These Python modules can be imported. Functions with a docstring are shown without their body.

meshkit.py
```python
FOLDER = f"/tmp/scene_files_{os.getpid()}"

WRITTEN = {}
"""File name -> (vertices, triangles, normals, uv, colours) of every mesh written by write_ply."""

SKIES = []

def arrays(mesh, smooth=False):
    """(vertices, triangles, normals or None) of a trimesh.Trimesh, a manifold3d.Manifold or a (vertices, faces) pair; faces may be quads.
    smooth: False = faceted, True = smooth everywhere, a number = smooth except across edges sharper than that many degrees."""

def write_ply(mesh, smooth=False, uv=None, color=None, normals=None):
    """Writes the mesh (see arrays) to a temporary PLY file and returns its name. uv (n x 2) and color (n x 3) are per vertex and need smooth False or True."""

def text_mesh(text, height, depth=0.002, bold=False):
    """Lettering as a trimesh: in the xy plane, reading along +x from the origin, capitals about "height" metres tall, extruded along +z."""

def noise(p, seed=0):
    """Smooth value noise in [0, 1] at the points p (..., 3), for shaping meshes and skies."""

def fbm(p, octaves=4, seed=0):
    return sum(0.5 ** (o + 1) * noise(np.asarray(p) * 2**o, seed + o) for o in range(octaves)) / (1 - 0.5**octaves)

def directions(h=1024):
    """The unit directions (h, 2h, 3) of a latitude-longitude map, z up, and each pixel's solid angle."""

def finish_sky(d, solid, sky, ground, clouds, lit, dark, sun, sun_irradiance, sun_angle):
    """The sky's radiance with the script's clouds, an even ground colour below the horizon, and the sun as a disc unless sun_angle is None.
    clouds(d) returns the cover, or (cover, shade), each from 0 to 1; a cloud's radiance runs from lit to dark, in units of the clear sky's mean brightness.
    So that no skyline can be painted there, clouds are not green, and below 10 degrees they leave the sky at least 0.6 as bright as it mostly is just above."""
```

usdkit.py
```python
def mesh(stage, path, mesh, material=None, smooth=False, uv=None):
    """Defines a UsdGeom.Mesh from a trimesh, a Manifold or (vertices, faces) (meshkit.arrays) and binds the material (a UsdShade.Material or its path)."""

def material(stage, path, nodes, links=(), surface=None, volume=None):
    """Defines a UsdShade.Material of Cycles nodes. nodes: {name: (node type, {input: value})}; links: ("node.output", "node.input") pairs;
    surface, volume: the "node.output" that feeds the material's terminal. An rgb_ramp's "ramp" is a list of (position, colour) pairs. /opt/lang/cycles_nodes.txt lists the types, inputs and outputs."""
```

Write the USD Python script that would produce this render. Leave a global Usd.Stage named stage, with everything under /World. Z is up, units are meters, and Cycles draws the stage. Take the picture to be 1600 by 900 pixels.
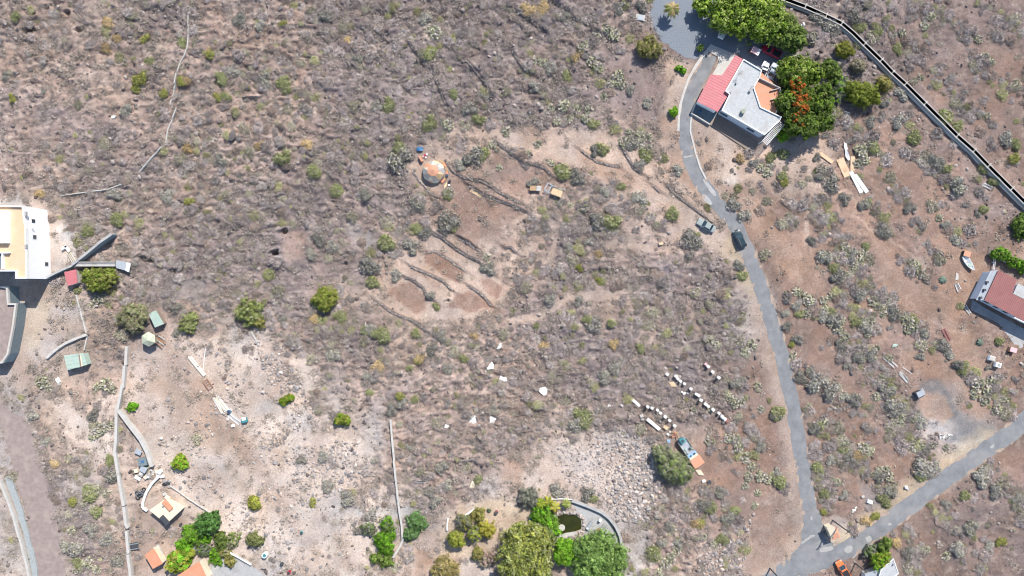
import math, numpy as np, trimesh, usdkit, meshkit
from pxr import Usd, UsdGeom, UsdLux, UsdShade, Sdf, Gf, Vt
from shapely.geometry import Polygon, LineString, Point
from shapely.ops import unary_union

# ------------------------------------------------------------------ stage, camera, sky, sun, exposure
stage = Usd.Stage.CreateInMemory()
UsdGeom.SetStageUpAxis(stage, 'Z'); UsdGeom.SetStageMetersPerUnit(stage, 1.0)
UsdGeom.Xform.Define(stage, '/World'); UsdGeom.Scope.Define(stage, '/World/Looks')
CAM_H, M = 165.0, 0.15                                   # flying height; metres on the ground per photograph pixel
cam = UsdGeom.Camera.Define(stage, '/World/camera')
cam.CreateHorizontalApertureAttr(36.0); cam.CreateVerticalApertureAttr(20.25)
cam.CreateFocalLengthAttr(36.0 * CAM_H / (1600 * M)); cam.CreateClippingRangeAttr(Gf.Vec2f(1, 5000))
cam.AddTranslateOp().Set(Gf.Vec3d(0, 0, CAM_H))
cam.CreateExposureAttr(0.50)
SUN_EL = math.radians(47.0); sx, sy = 0.455, 0.89
SUN_AZ = math.atan2(sx, sy)
usdkit.material(stage, '/World/Looks/sky_look', {
    's': ('sky_texture', {'sky_type': 'single_scattering', 'sun_disc': False, 'sun_elevation': SUN_EL, 'sun_rotation': SUN_AZ, 'altitude': 600.0}),
    'b': ('background_shader', {'strength': 0.125})}, [('s.color', 'b.color')], surface='b.background')
dome = UsdLux.DomeLight.Define(stage, '/World/sky')
dome.GetPrim().SetCustomDataByKey('kind', 'structure')
UsdShade.MaterialBindingAPI.Apply(dome.GetPrim()).Bind(UsdShade.Material.Get(stage, '/World/Looks/sky_look'))
sun = UsdLux.DistantLight.Define(stage, '/World/sun')
sun.CreateIntensityAttr(1.15); sun.CreateNormalizeAttr(True); sun.CreateAngleAttr(0.5); sun.CreateColorAttr(Gf.Vec3f(1.0, 0.94, 0.86))
sun.AddRotateZOp().Set(-math.degrees(SUN_AZ)); sun.AddRotateXOp().Set(-(90 - math.degrees(SUN_EL)))   # rotateZ * rotateX

rng = np.random.default_rng(7)
A = np.array

# ------------------------------------------------------------------ helpers
def W(px, py, z=0.0):
    """the place at height z that the photograph shows at (px, py)"""
    k = M * (1 - z / CAM_H)
    return ((px - 800) * k, (450 - py) * k)
def WL(pts, z=0.0): return [W(a, b, z) for a, b in pts]
def poly(pts, z=0.0): return Polygon(WL(pts, z)).buffer(0)

USED, SPOTS = {}, []
def numbered(parent, name):
    k = USED.get((parent, name), 0); USED[(parent, name)] = k + 1
    return f'{parent}/{name}' if k == 0 else f'{parent}/{name}_{k:03d}'
def setd(prim, label=None, cat=None, group=None, kind=None):
    for k, v in (('label', label), ('category', cat), ('group', group), ('kind', kind)):
        if v: prim.SetCustomDataByKey(k, v)
    return prim
def thing(name, label, cat, loc=(0, 0, 0), rz=0.0, group=None, scale=None):
    x = UsdGeom.Xform.Define(stage, numbered('/World', name))
    SPOTS.append((float(loc[0]), float(loc[1]), cat)); x.AddTranslateOp().Set(Gf.Vec3d(*map(float, loc))); x.AddRotateZOp().Set(float(math.degrees(rz)))
    if scale is not None: x.AddScaleOp().Set(Gf.Vec3f(*map(float, np.broadcast_to(scale, 3))))
    return setd(x.GetPrim(), label, cat, group)
def dup(root, loc, rz, label, scale=None, group=None, cat=None):
    base = root.GetName().rsplit('_', 1)[0] if root.GetName()[-3:].isdigit() else root.GetName()
    x = UsdGeom.Xform.Define(stage, numbered('/World', base))
    x.GetPrim().GetReferences().AddInternalReference(root.GetPath())
    SPOTS.append((float(loc[0]), float(loc[1]), cat or root.GetCustomDataByKey('category')))
    for op, v in (('translate', Gf.Vec3d(*map(float, loc))), ('rotateZ', float(math.degrees(rz)))):
        x.GetPrim().GetAttribute('xformOp:' + op).Set(v)
    if scale is not None: x.GetPrim().GetAttribute('xformOp:scale').Set(Gf.Vec3f(*map(float, np.broadcast_to(scale, 3))))
    x.GetPrim().SetInstanceable(True)
    return setd(x.GetPrim(), label, cat or root.GetCustomDataByKey('category'), group or root.GetCustomDataByKey('group'))
def part(name, mesh, mat, parent=None, tint=None, smooth=False, label=None):
    p = numbered(str(parent.GetPath()) if parent else '/World', name)
    if isinstance(mesh, list): mesh = trimesh.util.concatenate(mesh)
    m = usdkit.mesh(stage, p, mesh, MAT[mat], smooth=smooth)
    if tint is not None:
        UsdGeom.PrimvarsAPI(m).CreatePrimvar('tint', Sdf.ValueTypeNames.Color3fArray, 'vertex').Set(Vt.Vec3fArray.FromNumpy(np.asarray(tint, np.float32)))
    if label: m.GetPrim().SetCustomDataByKey('label', label)
    return m.GetPrim()
def solo(name, mesh, mat, label, cat, group=None, **k): return setd(part(name, mesh, mat, **k), label, cat, group)
def struct(name, mesh, mat, **k): return setd(part(name, mesh, mat, **k), kind='structure')

def ext(pg, z0, z1):
    gs = [g for g in getattr(pg, 'geoms', [pg]) if g.area > 1e-4]
    out = []
    for g in gs:
        m = trimesh.creation.extrude_polygon(g, z1 - z0, engine='earcut'); m.apply_translation([0, 0, z0]); out.append(m)
    return trimesh.util.concatenate(out)
def sheet(pg, z, step=None):
    vs, fs, n = [], [], 0
    for g in getattr(pg, 'geoms', [pg]):
        if g.area < 1e-4: continue
        v, f = trimesh.creation.triangulate_polygon(g, engine='earcut')
        vs.append(np.c_[v, np.full(len(v), z)]); fs.append(np.asarray(f) + n); n += len(v)
    m = trimesh.Trimesh(np.vstack(vs), np.vstack(fs), process=False)
    if len(m.faces) and m.face_normals[:, 2].mean() < 0: m.invert()
    return m
def box(c, s, rz=0.0, tilt=None):
    m = trimesh.creation.box(s)
    if tilt is not None: m.apply_transform(trimesh.transformations.rotation_matrix(tilt[0], tilt[1]))
    m.apply_transform(trimesh.transformations.rotation_matrix(rz, [0, 0, 1])); m.apply_translation(c); return m
def cham(c, s, rz=0.0, b=0.03):
    x, y, z = A(s) / 2; pts = []
    for i in (-1, 1):
        for j in (-1, 1):
            for k in (-1, 1):
                pts += [(i * (x - b), j * (y - b), k * z), (i * (x - b), j * y, k * (z - b)), (i * x, j * (y - b), k * (z - b))]
    m = trimesh.convex.convex_hull(A(pts))
    m.apply_transform(trimesh.transformations.rotation_matrix(rz, [0, 0, 1])); m.apply_translation(c); return m
def cyl(c, r, h, n=16, axis=None):
    m = trimesh.creation.cylinder(r, h, sections=n)
    if axis == 'y': m.apply_transform(trimesh.transformations.rotation_matrix(math.pi / 2, [1, 0, 0]))
    if axis == 'x': m.apply_transform(trimesh.transformations.rotation_matrix(math.pi / 2, [0, 1, 0]))
    m.apply_translation(c); return m
def bar(a, b, r, n=8): return trimesh.creation.cylinder(r, segment=[a, b], sections=n)
def hull(pts): return trimesh.convex.convex_hull(A(pts, float))
def loft(rings, cap=True):
    R = A(rings, float); k, n = R.shape[:2]; v = R.reshape(-1, 3); f = []
    for i in range(k - 1):
        for j in range(n):
            a, b, c, d = i * n + j, i * n + (j + 1) % n, (i + 1) * n + (j + 1) % n, (i + 1) * n + j
            f += [(a, b, c), (a, c, d)]
    if cap:
        for i in range(1, n - 1): f += [(0, i + 1, i), ((k - 1) * n, (k - 1) * n + i, (k - 1) * n + i + 1)]
    m = trimesh.Trimesh(v, f, process=False); trimesh.repair.fix_normals(m); return m

# ------------------------------------------------------------------ materials
MAT = {}
def mat(name, col, rough=0.85, var=0.18, scale=1.2, bump=0.0, spec=0.3, metallic=0.0, dirt=None, dscale=0.5, coat=0.0):
    """col with mottling, some stains (dirt colour) and a fine relief"""
    c = A(col, float)
    n = {'g': ('geometry', {}), 'n': ('noise_texture', {'scale': scale, 'detail': 6.0, 'roughness': 0.65}),
         'r': ('rgb_ramp', {'ramp': [(0.25, tuple(c * (1 - var))), (0.75, tuple(np.minimum(c * (1 + var), 0.92)))]}),
         'p': ('principled_bsdf', {'roughness': rough, 'specular_ior_level': spec, 'metallic': metallic, 'coat_weight': coat})}
    l = [('g.position', 'n.vector'), ('n.fac', 'r.fac')]
    out = 'r.color'
    if dirt is not None:
        n['d'] = ('noise_texture', {'scale': dscale, 'detail': 5.0, 'roughness': 0.6, 'distortion': 0.4})
        n['dm'] = ('map_range', {'from_min': 0.5, 'from_max': 0.72, 'to_min': 0.0, 'to_max': 0.75, 'clamp': True})
        n['mx'] = ('mix', {'color2': dirt})
        l += [('g.position', 'd.vector'), ('d.fac', 'dm.value'), ('dm.result', 'mx.fac'), ('r.color', 'mx.color1')]; out = 'mx.color'
    l.append((out, 'p.base_color'))
    if bump:
        n['bn'] = ('noise_texture', {'scale': scale * 6, 'detail': 4.0}); n['b'] = ('bump', {'strength': 0.6, 'distance': bump})
        l += [('g.position', 'bn.vector'), ('bn.fac', 'b.height'), ('b.normal', 'p.normal')]
    MAT[name] = usdkit.material(stage, '/World/Looks/' + name, n, l, surface='p.BSDF')
def tintmat(name, rough=0.9, leaf=0.0, spread=0.0, spec=0.15):
    n = {'a': ('attribute', {'attribute': 'tint'}), 'o': ('object_info', {}), 'm': ('map_range', {'from_min': 0.0, 'from_max': 1.0, 'to_min': 1 - spread, 'to_max': 1 + spread}),
         'h': ('hsv', {}), 'p': ('principled_bsdf', {'roughness': rough, 'specular_ior_level': spec})}
    l = [('a.color', 'h.color'), ('o.random', 'm.value'), ('m.result', 'h.value'), ('h.color', 'p.base_color')]
    s = 'p.BSDF'
    if leaf:
        n['t'] = ('translucent_bsdf', {}); n['x'] = ('mix_closure', {'fac': leaf})
        l += [('h.color', 't.color'), ('p.BSDF', 'x.closure1'), ('t.BSDF', 'x.closure2')]; s = 'x.closure'
    MAT[name] = usdkit.material(stage, '/World/Looks/' + name, n, l, surface=s)
tintmat('twig', spread=0.28); tintmat('leaf', leaf=0.25, spread=0.12, rough=0.6); tintmat('pads', spread=0.15, rough=0.7)
tintmat('straw', spread=0.25); tintmat('rock', spread=0.35); tintmat('plainrock', spread=0.0)
mat('asphalt', (0.190, 0.197, 0.207), var=0.28, scale=0.45, bump=0.012, dirt=(0.27, 0.265, 0.26), dscale=0.16)
mat('verge_soil', (0.34, 0.265, 0.215), var=0.3, scale=2.0, bump=0.03)
mat('road_dust', (0.33, 0.325, 0.315), var=0.2, scale=2.0)
mat('gravel', (0.18, 0.205, 0.24), var=0.3, scale=3.5, bump=0.04, dirt=(0.23, 0.235, 0.245), dscale=0.18)
mat('pale_concrete', (0.46, 0.445, 0.42), var=0.14, scale=1.5, bump=0.01, dirt=(0.42, 0.38, 0.34), dscale=0.6)
mat('grey_concrete', (0.36, 0.36, 0.36), var=0.18, scale=1.5, bump=0.01, dirt=(0.25, 0.24, 0.23), dscale=0.6)
mat('teal_wall', (0.16, 0.20, 0.22), var=0.25, scale=2.5, bump=0.03)
mat('track_dirt', (0.265, 0.215, 0.20), var=0.2, scale=1.0, bump=0.02, dirt=(0.36, 0.30, 0.265), dscale=0.4)
mat('roof_white', (0.41, 0.425, 0.435), var=0.16, scale=1.5, dirt=(0.34, 0.33, 0.31), dscale=0.35)
mat('bright_white', (0.85, 0.85, 0.85), var=0.03)
mat('drain_stone', (0.30, 0.33, 0.335), var=0.2, scale=2.5, bump=0.02)
mat('white_paint', (0.78, 0.78, 0.77), var=0.05, scale=1.5, dirt=(0.66, 0.63, 0.58), dscale=0.5)
mat('red_sheet', (0.50, 0.17, 0.185), rough=0.55, var=0.14, scale=0.8, dirt=(0.46, 0.20, 0.20), dscale=0.5)
mat('maroon_sheet', (0.265, 0.115, 0.11), rough=0.6, var=0.12, scale=0.8, dirt=(0.30, 0.14, 0.125), dscale=0.5)
mat('terracotta', (0.56, 0.28, 0.18), var=0.12, scale=2.0, dirt=(0.48, 0.31, 0.23), dscale=0.7)
mat('orange_tile', (0.56, 0.25, 0.15), var=0.12, scale=2.5, dirt=(0.50, 0.32, 0.24), dscale=0.6)
mat('peach_deck', (0.64, 0.44, 0.29), var=0.07, scale=1.5, dirt=(0.62, 0.48, 0.36), dscale=0.4)
mat('blue_grey_wall', (0.42, 0.45, 0.52), var=0.1, scale=2.0)
mat('grey_sheet', (0.34, 0.37, 0.41), rough=0.5, var=0.1, scale=1.0)
mat('green_sheet', (0.36, 0.46, 0.40), rough=0.6, var=0.12, scale=1.0, dirt=(0.42, 0.46, 0.40), dscale=0.6)
mat('pale_green', (0.44, 0.47, 0.36), rough=0.7, var=0.14, scale=1.5)
mat('dull_green', (0.27, 0.30, 0.24), rough=0.7, var=0.14, scale=1.5)
mat('dark', (0.03, 0.03, 0.035), rough=0.7); mat('rubber', (0.025, 0.025, 0.027), rough=0.9)
mat('dark_steel', (0.06, 0.065, 0.075), rough=0.5); mat('window', (0.03, 0.05, 0.065), rough=0.08, var=0.05, spec=0.6)
mat('wood', (0.42, 0.29, 0.17), var=0.2, scale=3.0); mat('pale_wood', (0.62, 0.47, 0.30), var=0.14, scale=2.0)
mat('old_wood', (0.24, 0.19, 0.155), var=0.25, scale=3.0); mat('rust', (0.36, 0.20, 0.13), var=0.3, scale=4.0)
mat('blue_plastic', (0.055, 0.15, 0.29), rough=0.5); mat('teal_plastic', (0.06, 0.22, 0.24), rough=0.5)
mat('sky_blue', (0.28, 0.44, 0.66), rough=0.6); mat('red_paint', (0.42, 0.03, 0.06), rough=0.3, coat=0.3, var=0.05)
mat('orange_paint', (0.68, 0.18, 0.06), rough=0.3, coat=0.3, var=0.05); mat('white_car', (0.70, 0.71, 0.72), rough=0.3, coat=0.3, var=0.03)
mat('pale_car', (0.28, 0.32, 0.315), rough=0.3, coat=0.3, var=0.03); mat('silver_car', (0.42, 0.48, 0.55), rough=0.3, coat=0.3, var=0.03); mat('dark_car', (0.025, 0.045, 0.055), rough=0.25, coat=0.4, var=0.1)
mat('lamp', (0.6, 0.6, 0.58), rough=0.2); mat('red_lamp', (0.4, 0.02, 0.02), rough=0.2); mat('pink', (0.66, 0.42, 0.44), var=0.1)
mat('hive_white', (0.76, 0.75, 0.72), var=0.08, scale=2.0); mat('cream', (0.66, 0.58, 0.44), var=0.1, scale=1.5)
mat('bark', (0.16, 0.125, 0.10), var=0.3, scale=4.0); mat('tarp', (0.34, 0.31, 0.285), var=0.2, scale=2.0)
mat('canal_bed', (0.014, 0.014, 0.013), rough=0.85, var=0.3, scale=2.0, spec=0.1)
mat('pond_bed', (0.045, 0.05, 0.02), var=0.3)
MAT['pond_water'] = usdkit.material(stage, '/World/Looks/pond_water', {
    'g': ('geometry', {}), 'n': ('noise_texture', {'scale': 0.6, 'detail': 4.0}), 'r': ('rgb_ramp', {'ramp': [(0.3, (0.022, 0.026, 0.008)), (0.7, (0.038, 0.042, 0.012))]}),
    'bn': ('noise_texture', {'scale': 4.0, 'detail': 3.0}), 'b': ('bump', {'strength': 0.25, 'distance': 0.02}),
    'p': ('principled_bsdf', {'roughness': 0.08, 'ior': 1.33})},
    [('g.position', 'n.vector'), ('n.fac', 'r.fac'), ('r.color', 'p.base_color'), ('g.position', 'bn.vector'), ('bn.fac', 'b.height'), ('b.normal', 'p.normal')], surface='p.BSDF')

# ------------------------------------------------------------------ the lie of the land: what stands flat and what is bare
LANE = [(1112, 86), (1102, 105), (1090, 125), (1079, 150), (1074, 166), (1071, 187), (1071.5, 222), (1077, 247), (1093, 282), (1118, 315), (1150, 352), (1168, 395), (1186, 440), (1205, 500), (1223, 560), (1238, 630), (1248, 690), (1258, 750), (1267, 810), (1273, 850)]
MAIN = [(1640, 625), (1582, 675), (1550, 697), (1500, 732), (1450, 769), (1400, 806), (1362, 834), (1325, 858), (1275, 880), (1225, 897), (1180, 920), (1140, 945)]
CANAL = [(1190, -16), (1231, 0), (1258.5, 10), (1291.6, 25), (1315.7, 36.5), (1333, 51), (1351, 69), (1377, 94), (1395, 113), (1415, 131), (1445, 161), (1496, 212), (1522, 235), (1545, 259), (1581, 295), (1603, 317), (1650, 364)]
def ragged(pg, amp, seed, step=0.8, f=0.5):
    """a polygon with an uneven edge"""
    out = []
    for g in getattr(pg, 'geoms', [pg]):
        ring = g.exterior; n = max(12, int(ring.length / step))
        p = A([ring.interpolate(i / n, normalized=True).coords[0] for i in range(n)])
        q = np.c_[p * f, np.zeros(n)]
        d = np.c_[meshkit.fbm(q, 3, seed), meshkit.fbm(q, 3, seed + 9)] - 0.5
        out.append(Polygon(p + d * 2 * amp).buffer(0))
    return unary_union(out)
lane_pg = unary_union([LineString(WL(LANE[:8])).buffer(1.5, cap_style=2), LineString(WL(LANE[7:])).buffer(1.75, cap_style=2)])
main_pg = LineString(WL(MAIN)).buffer(2.05, cap_style=2)
junction = poly([(1255, 790), (1283, 800), (1286, 838), (1300, 848), (1330, 850), (1345, 858), (1290, 890), (1230, 908), (1195, 915), (1190, 900), (1232, 872), (1252, 850)])
road_pg = ragged(unary_union([lane_pg, main_pg, junction]).buffer(1.2).buffer(-1.2), 0.28, 3)
yard_pg = ragged(poly([(1018, -12), (1112, -12), (1180, 20), (1245, 65), (1238, 108), (1218, 128), (1190, 120), (1150, 84), (1110, 69), (1101, 84), (1090, 93), (1060, 86), (1040, 70), (1023, 50), (1016, 25)]), 0.9, 5)
pad_pg = ragged(poly([(1438, 594), (1470, 592), (1492, 636), (1525, 655), (1548, 664), (1552, 676), (1510, 692), (1480, 688), (1484, 668), (1478, 645), (1462, 616), (1440, 608)]), 0.7, 6)
track_pg = ragged(poly([(-20, 590), (-2, 600), (18, 640), (44, 664), (60, 712), (78, 770), (92, 830), (106, 920), (62, 920), (50, 860), (40, 800), (24, 750), (8, 690), (-20, 640)]), 0.8, 8)
patio_pg = poly([(893, 783), (916, 791), (940, 801), (957, 816), (967, 836), (970, 855), (956, 850), (935, 838), (914, 836), (911, 812), (902, 802)])
yardlow_pg = ragged(poly([(352, 862), (395, 884), (420, 905), (420, 930), (318, 930), (322, 905), (330, 880)]), 0.5, 11)
apron_pg = poly([(1110, 69), (1151, 86), (1143, 101), (1131, 123), (1114, 117), (1123, 97), (1121, 88.5), (1108, 81), (1099, 90), (1089, 105), (1078.5, 122), (1071, 142), (1066, 160), (1062.5, 182), (1061.5, 205), (1058, 205), (1058.5, 182), (1060.5, 165), (1066.5, 145), (1074.5, 122), (1086.5, 100), (1098, 84)])
pond_pts = [(870, 806), (880, 803), (900, 804), (909, 812), (909.5, 828), (892, 834), (877, 837.5), (872, 826)]
pond_pg = poly(pond_pts).buffer(0.6).buffer(-0.6)
house_pads = [poly([(1080, 80), (1160, 80), (1225, 130), (1225, 190), (1190, 240), (1080, 185)]), poly([(1515, 415), (1620, 415), (1620, 540), (1515, 480)]), poly([(-60, 310), (95, 310), (130, 420), (60, 590), (-60, 590)]),
              poly([(1285, 815), (1318, 815), (1318, 850), (1285, 850)]), poly([(225, 775), (290, 775), (290, 825), (225, 825)]), poly([(220, 850), (330, 850), (330, 920), (220, 920)]), poly([(1360, 850), (1415, 860), (1415, 920), (1350, 920)]),
              poly([(655, 245), (700, 245), (700, 292), (655, 292)]), poly([(210, 480), (262, 480), (262, 556), (210, 556)]), poly([(95, 548), (140, 548), (140, 592), (95, 592)]), poly([(1045, 665), (1105, 665), (1105, 745), (1045, 735)])]

# ---- grid of the ground: fine where the photograph looks, coarse towards the horizon
def axis(half, step):
    core = np.arange(-half, half + step / 2, step); out = [step]
    while sum(out) < 1600: out.append(out[-1] * 1.35)
    far = half + np.cumsum(out); return np.r_[-far[::-1], core, far]
gx, gy = axis(131, 0.29), axis(75, 0.29)
X, Y = np.meshgrid(gx, gy); PX, PY = X / M + 800, 450 - Y / M
inside = (np.abs(X) < 140) & (np.abs(Y) < 84)
def fb(f, oct=3, seed=0, sx_=1.0, sy_=1.0, x=None, y=None):
    x = X if x is None else x; y = Y if y is None else y
    return meshkit.fbm(np.stack([x * f * sx_, y * f * sy_, np.zeros_like(x) + 3.3 * seed], -1), oct, seed)
def seg_dist(pts, x, y, closed=False):
    """distance to a polyline, and inside test for a closed one"""
    p = A(pts, float); q = np.roll(p, -1, 0) if closed else p[1:]; p = p if closed else p[:-1]
    d = np.full(x.shape, 1e9); ins = np.zeros(x.shape, bool)
    for (ax, ay), (bx, by) in zip(p, q):
        vx, vy = bx - ax, by - ay; L2 = vx * vx + vy * vy + 1e-12
        t = np.clip(((x - ax) * vx + (y - ay) * vy) / L2, 0, 1)
        d = np.minimum(d, np.hypot(x - ax - t * vx, y - ay - t * vy))
        if closed and ay != by:
            ins ^= ((ay > y) != (by > y)) & (x < (bx - ax) * (y - ay) / (by - ay) + ax)
    return d, ins
wx = (fb(0.14, 3, 21) - 0.5) * 44; wy = (fb(0.14, 3, 22) - 0.5) * 44      # the edges of soils wander (pixels)
fx = (fb(0.55, 2, 23) - 0.5) * 12; fy = (fb(0.55, 2, 24) - 0.5) * 12
def area(pts, soft=6, warp=1.0, x=None, y=None, w=None):
    """0..1 inside a region given in photograph pixels on the ground"""
    p = A(pts, float); pad = soft + 26
    if x is None: x, y, w = PX, PY, (fx * warp, fy * warp)
    sel = (x > p[:, 0].min() - pad) & (x < p[:, 0].max() + pad) & (y > p[:, 1].min() - pad) & (y < p[:, 1].max() + pad)
    out = np.zeros(x.shape); xs, ys = x[sel] + (w[0][sel] if w else 0), y[sel] + (w[1][sel] if w else 0)
    d, ins = seg_dist(p, xs, ys, True); sd = np.where(ins, d, -d)
    out[sel] = np.clip(0.5 + sd / soft, 0, 1); return out
def line(pts, width, soft=4, x=None, y=None, w=None, warp=1.0):
    p = A(pts, float); pad = width + soft + 20
    if x is None: x, y, w = PX, PY, (fx * warp, fy * warp)
    sel = (x > p[:, 0].min() - pad) & (x < p[:, 0].max() + pad) & (y > p[:, 1].min() - pad) & (y < p[:, 1].max() + pad)
    out = np.zeros(x.shape); d, _ = seg_dist(p, x[sel] + (w[0][sel] if w else 0), y[sel] + (w[1][sel] if w else 0))
    out[sel] = np.clip((width / 2 + soft / 2 - d) / soft, 0, 1); return out

TONE = {'L': (0.268, 0.204, 0.176), 'G': (0.194, 0.157, 0.150), 'R': (0.228, 0.160, 0.131), 'T': (0.345, 0.262, 0.217), 'W': (0.410, 0.332, 0.284), 'A': (0.355, 0.328, 0.315), 'D': (0.190, 0.143, 0.128)}
TMAP = ["LLLLGGLLLLGGGGGGGGGLGGGGGGGGDDDD", "LLLLLLLLLLGGGGGGGGGDDGGGGGGGDDDD", "LLLTLLLLLLGGGGGGGGGDDTGGGGGGDDDD", "GGLLLLLLLLGGGGGGGGGGGTTTGGDDDDDD",
        "LLGGLLLLLLGGGTTTTTTTTTTTTTRRDDDD", "LLLGGLLLLGGGGTRRRRTTTTTRTTRRRRDR", "LWLLLLLGGGGGGRRRTTGTTTTTRRRRRRDD", "WWALLGGGGGGGTRRTTGGTTTTRRRRRRRRR",
        "WWLLGGGGGGGTTRRTTGGGGGGRRRRRRRRR", "ATWLLLLLGGTTTTRRGGTTGGGARRRRRRRR", "TTTLLTWALLGGTTLLGGGGTGGARRRRRRRR", "TWLTTTTWTLLGLLLLLGGGGGGRRRDDRRRR",
        "ATTWTTTTWWALLLLLLLGGGGGRRRRDDARR", "ATWWTTTTWWWALLLLLWWLLLRRRRRRDAAR", "AGWWWWWTTWWWLLLLTWWWLRRRRRRRRRRD", "WGAWWTWWTTWWALLAWWWWLLRRTRRRRRDD",
        "WAGWTTWWWTTWWAWWWWAALLRTTRRRRDDD", "WWGLTWWWAWTWWTWWWWAALLTTARRRDDDD"]
BMAP = ["23345768889999998875113457764544", "11224578899999998872111246666524", "11224467899999988884111245636654", "22334568999999888886211223344532",
        "23344678899875743345644445654444", "43556778888773335555424456534555", "12566667777664347777522466335454", "02545677657774347876623246443343",
        "02456777666642247776765325534331", "03456778776631266556777244554221", "12343334777755777766788134554223", "22232112467777777777777234553332",
        "13331111256666777776555225554134", "01331111123466665344554315654212", "11331111124566543111553215654524", "21441111124465422122565315553255",
        "21451111223353311124653112335566", "21452211222243221124652111334566"]
assert all(len(r) == 32 for r in TMAP + BMAP) and len(TMAP) == len(BMAP) == 18
def lookup(grid, px, py):
    """smooth reading of a coarse map of 50-pixel cells"""
    g = A(grid, float); u, v = np.clip(px / 50 - 0.5, 0, 30.999), np.clip(py / 50 - 0.5, 0, 16.999)
    i, j = u.astype(int), v.astype(int); a, b = u - i, v - j
    if g.ndim == 3: a, b = a[..., None], b[..., None]
    return g[j, i] * (1 - a) * (1 - b) + g[j, i + 1] * a * (1 - b) + g[j + 1, i] * (1 - a) * b + g[j + 1, i + 1] * a * b
col = lookup([[TONE[c] for c in r] for r in TMAP], PX + wx * 1.6 + fx, PY + wy * 1.6 + fy)
SOIL = dict(dug=(0.222, 0.146, 0.114), tan=(0.375, 0.292, 0.24), orange=(0.315, 0.213, 0.158), trail=(0.335, 0.248, 0.200), bare=(0.228, 0.158, 0.128), padgrey=(0.15, 0.152, 0.162), pale=(0.50, 0.43, 0.375), ash=(0.36, 0.345, 0.335), mauve=(0.205, 0.162, 0.152), straw=(0.44, 0.36, 0.26), rub=(0.40, 0.35, 0.315), grey=(0.215, 0.205, 0.205))
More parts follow.
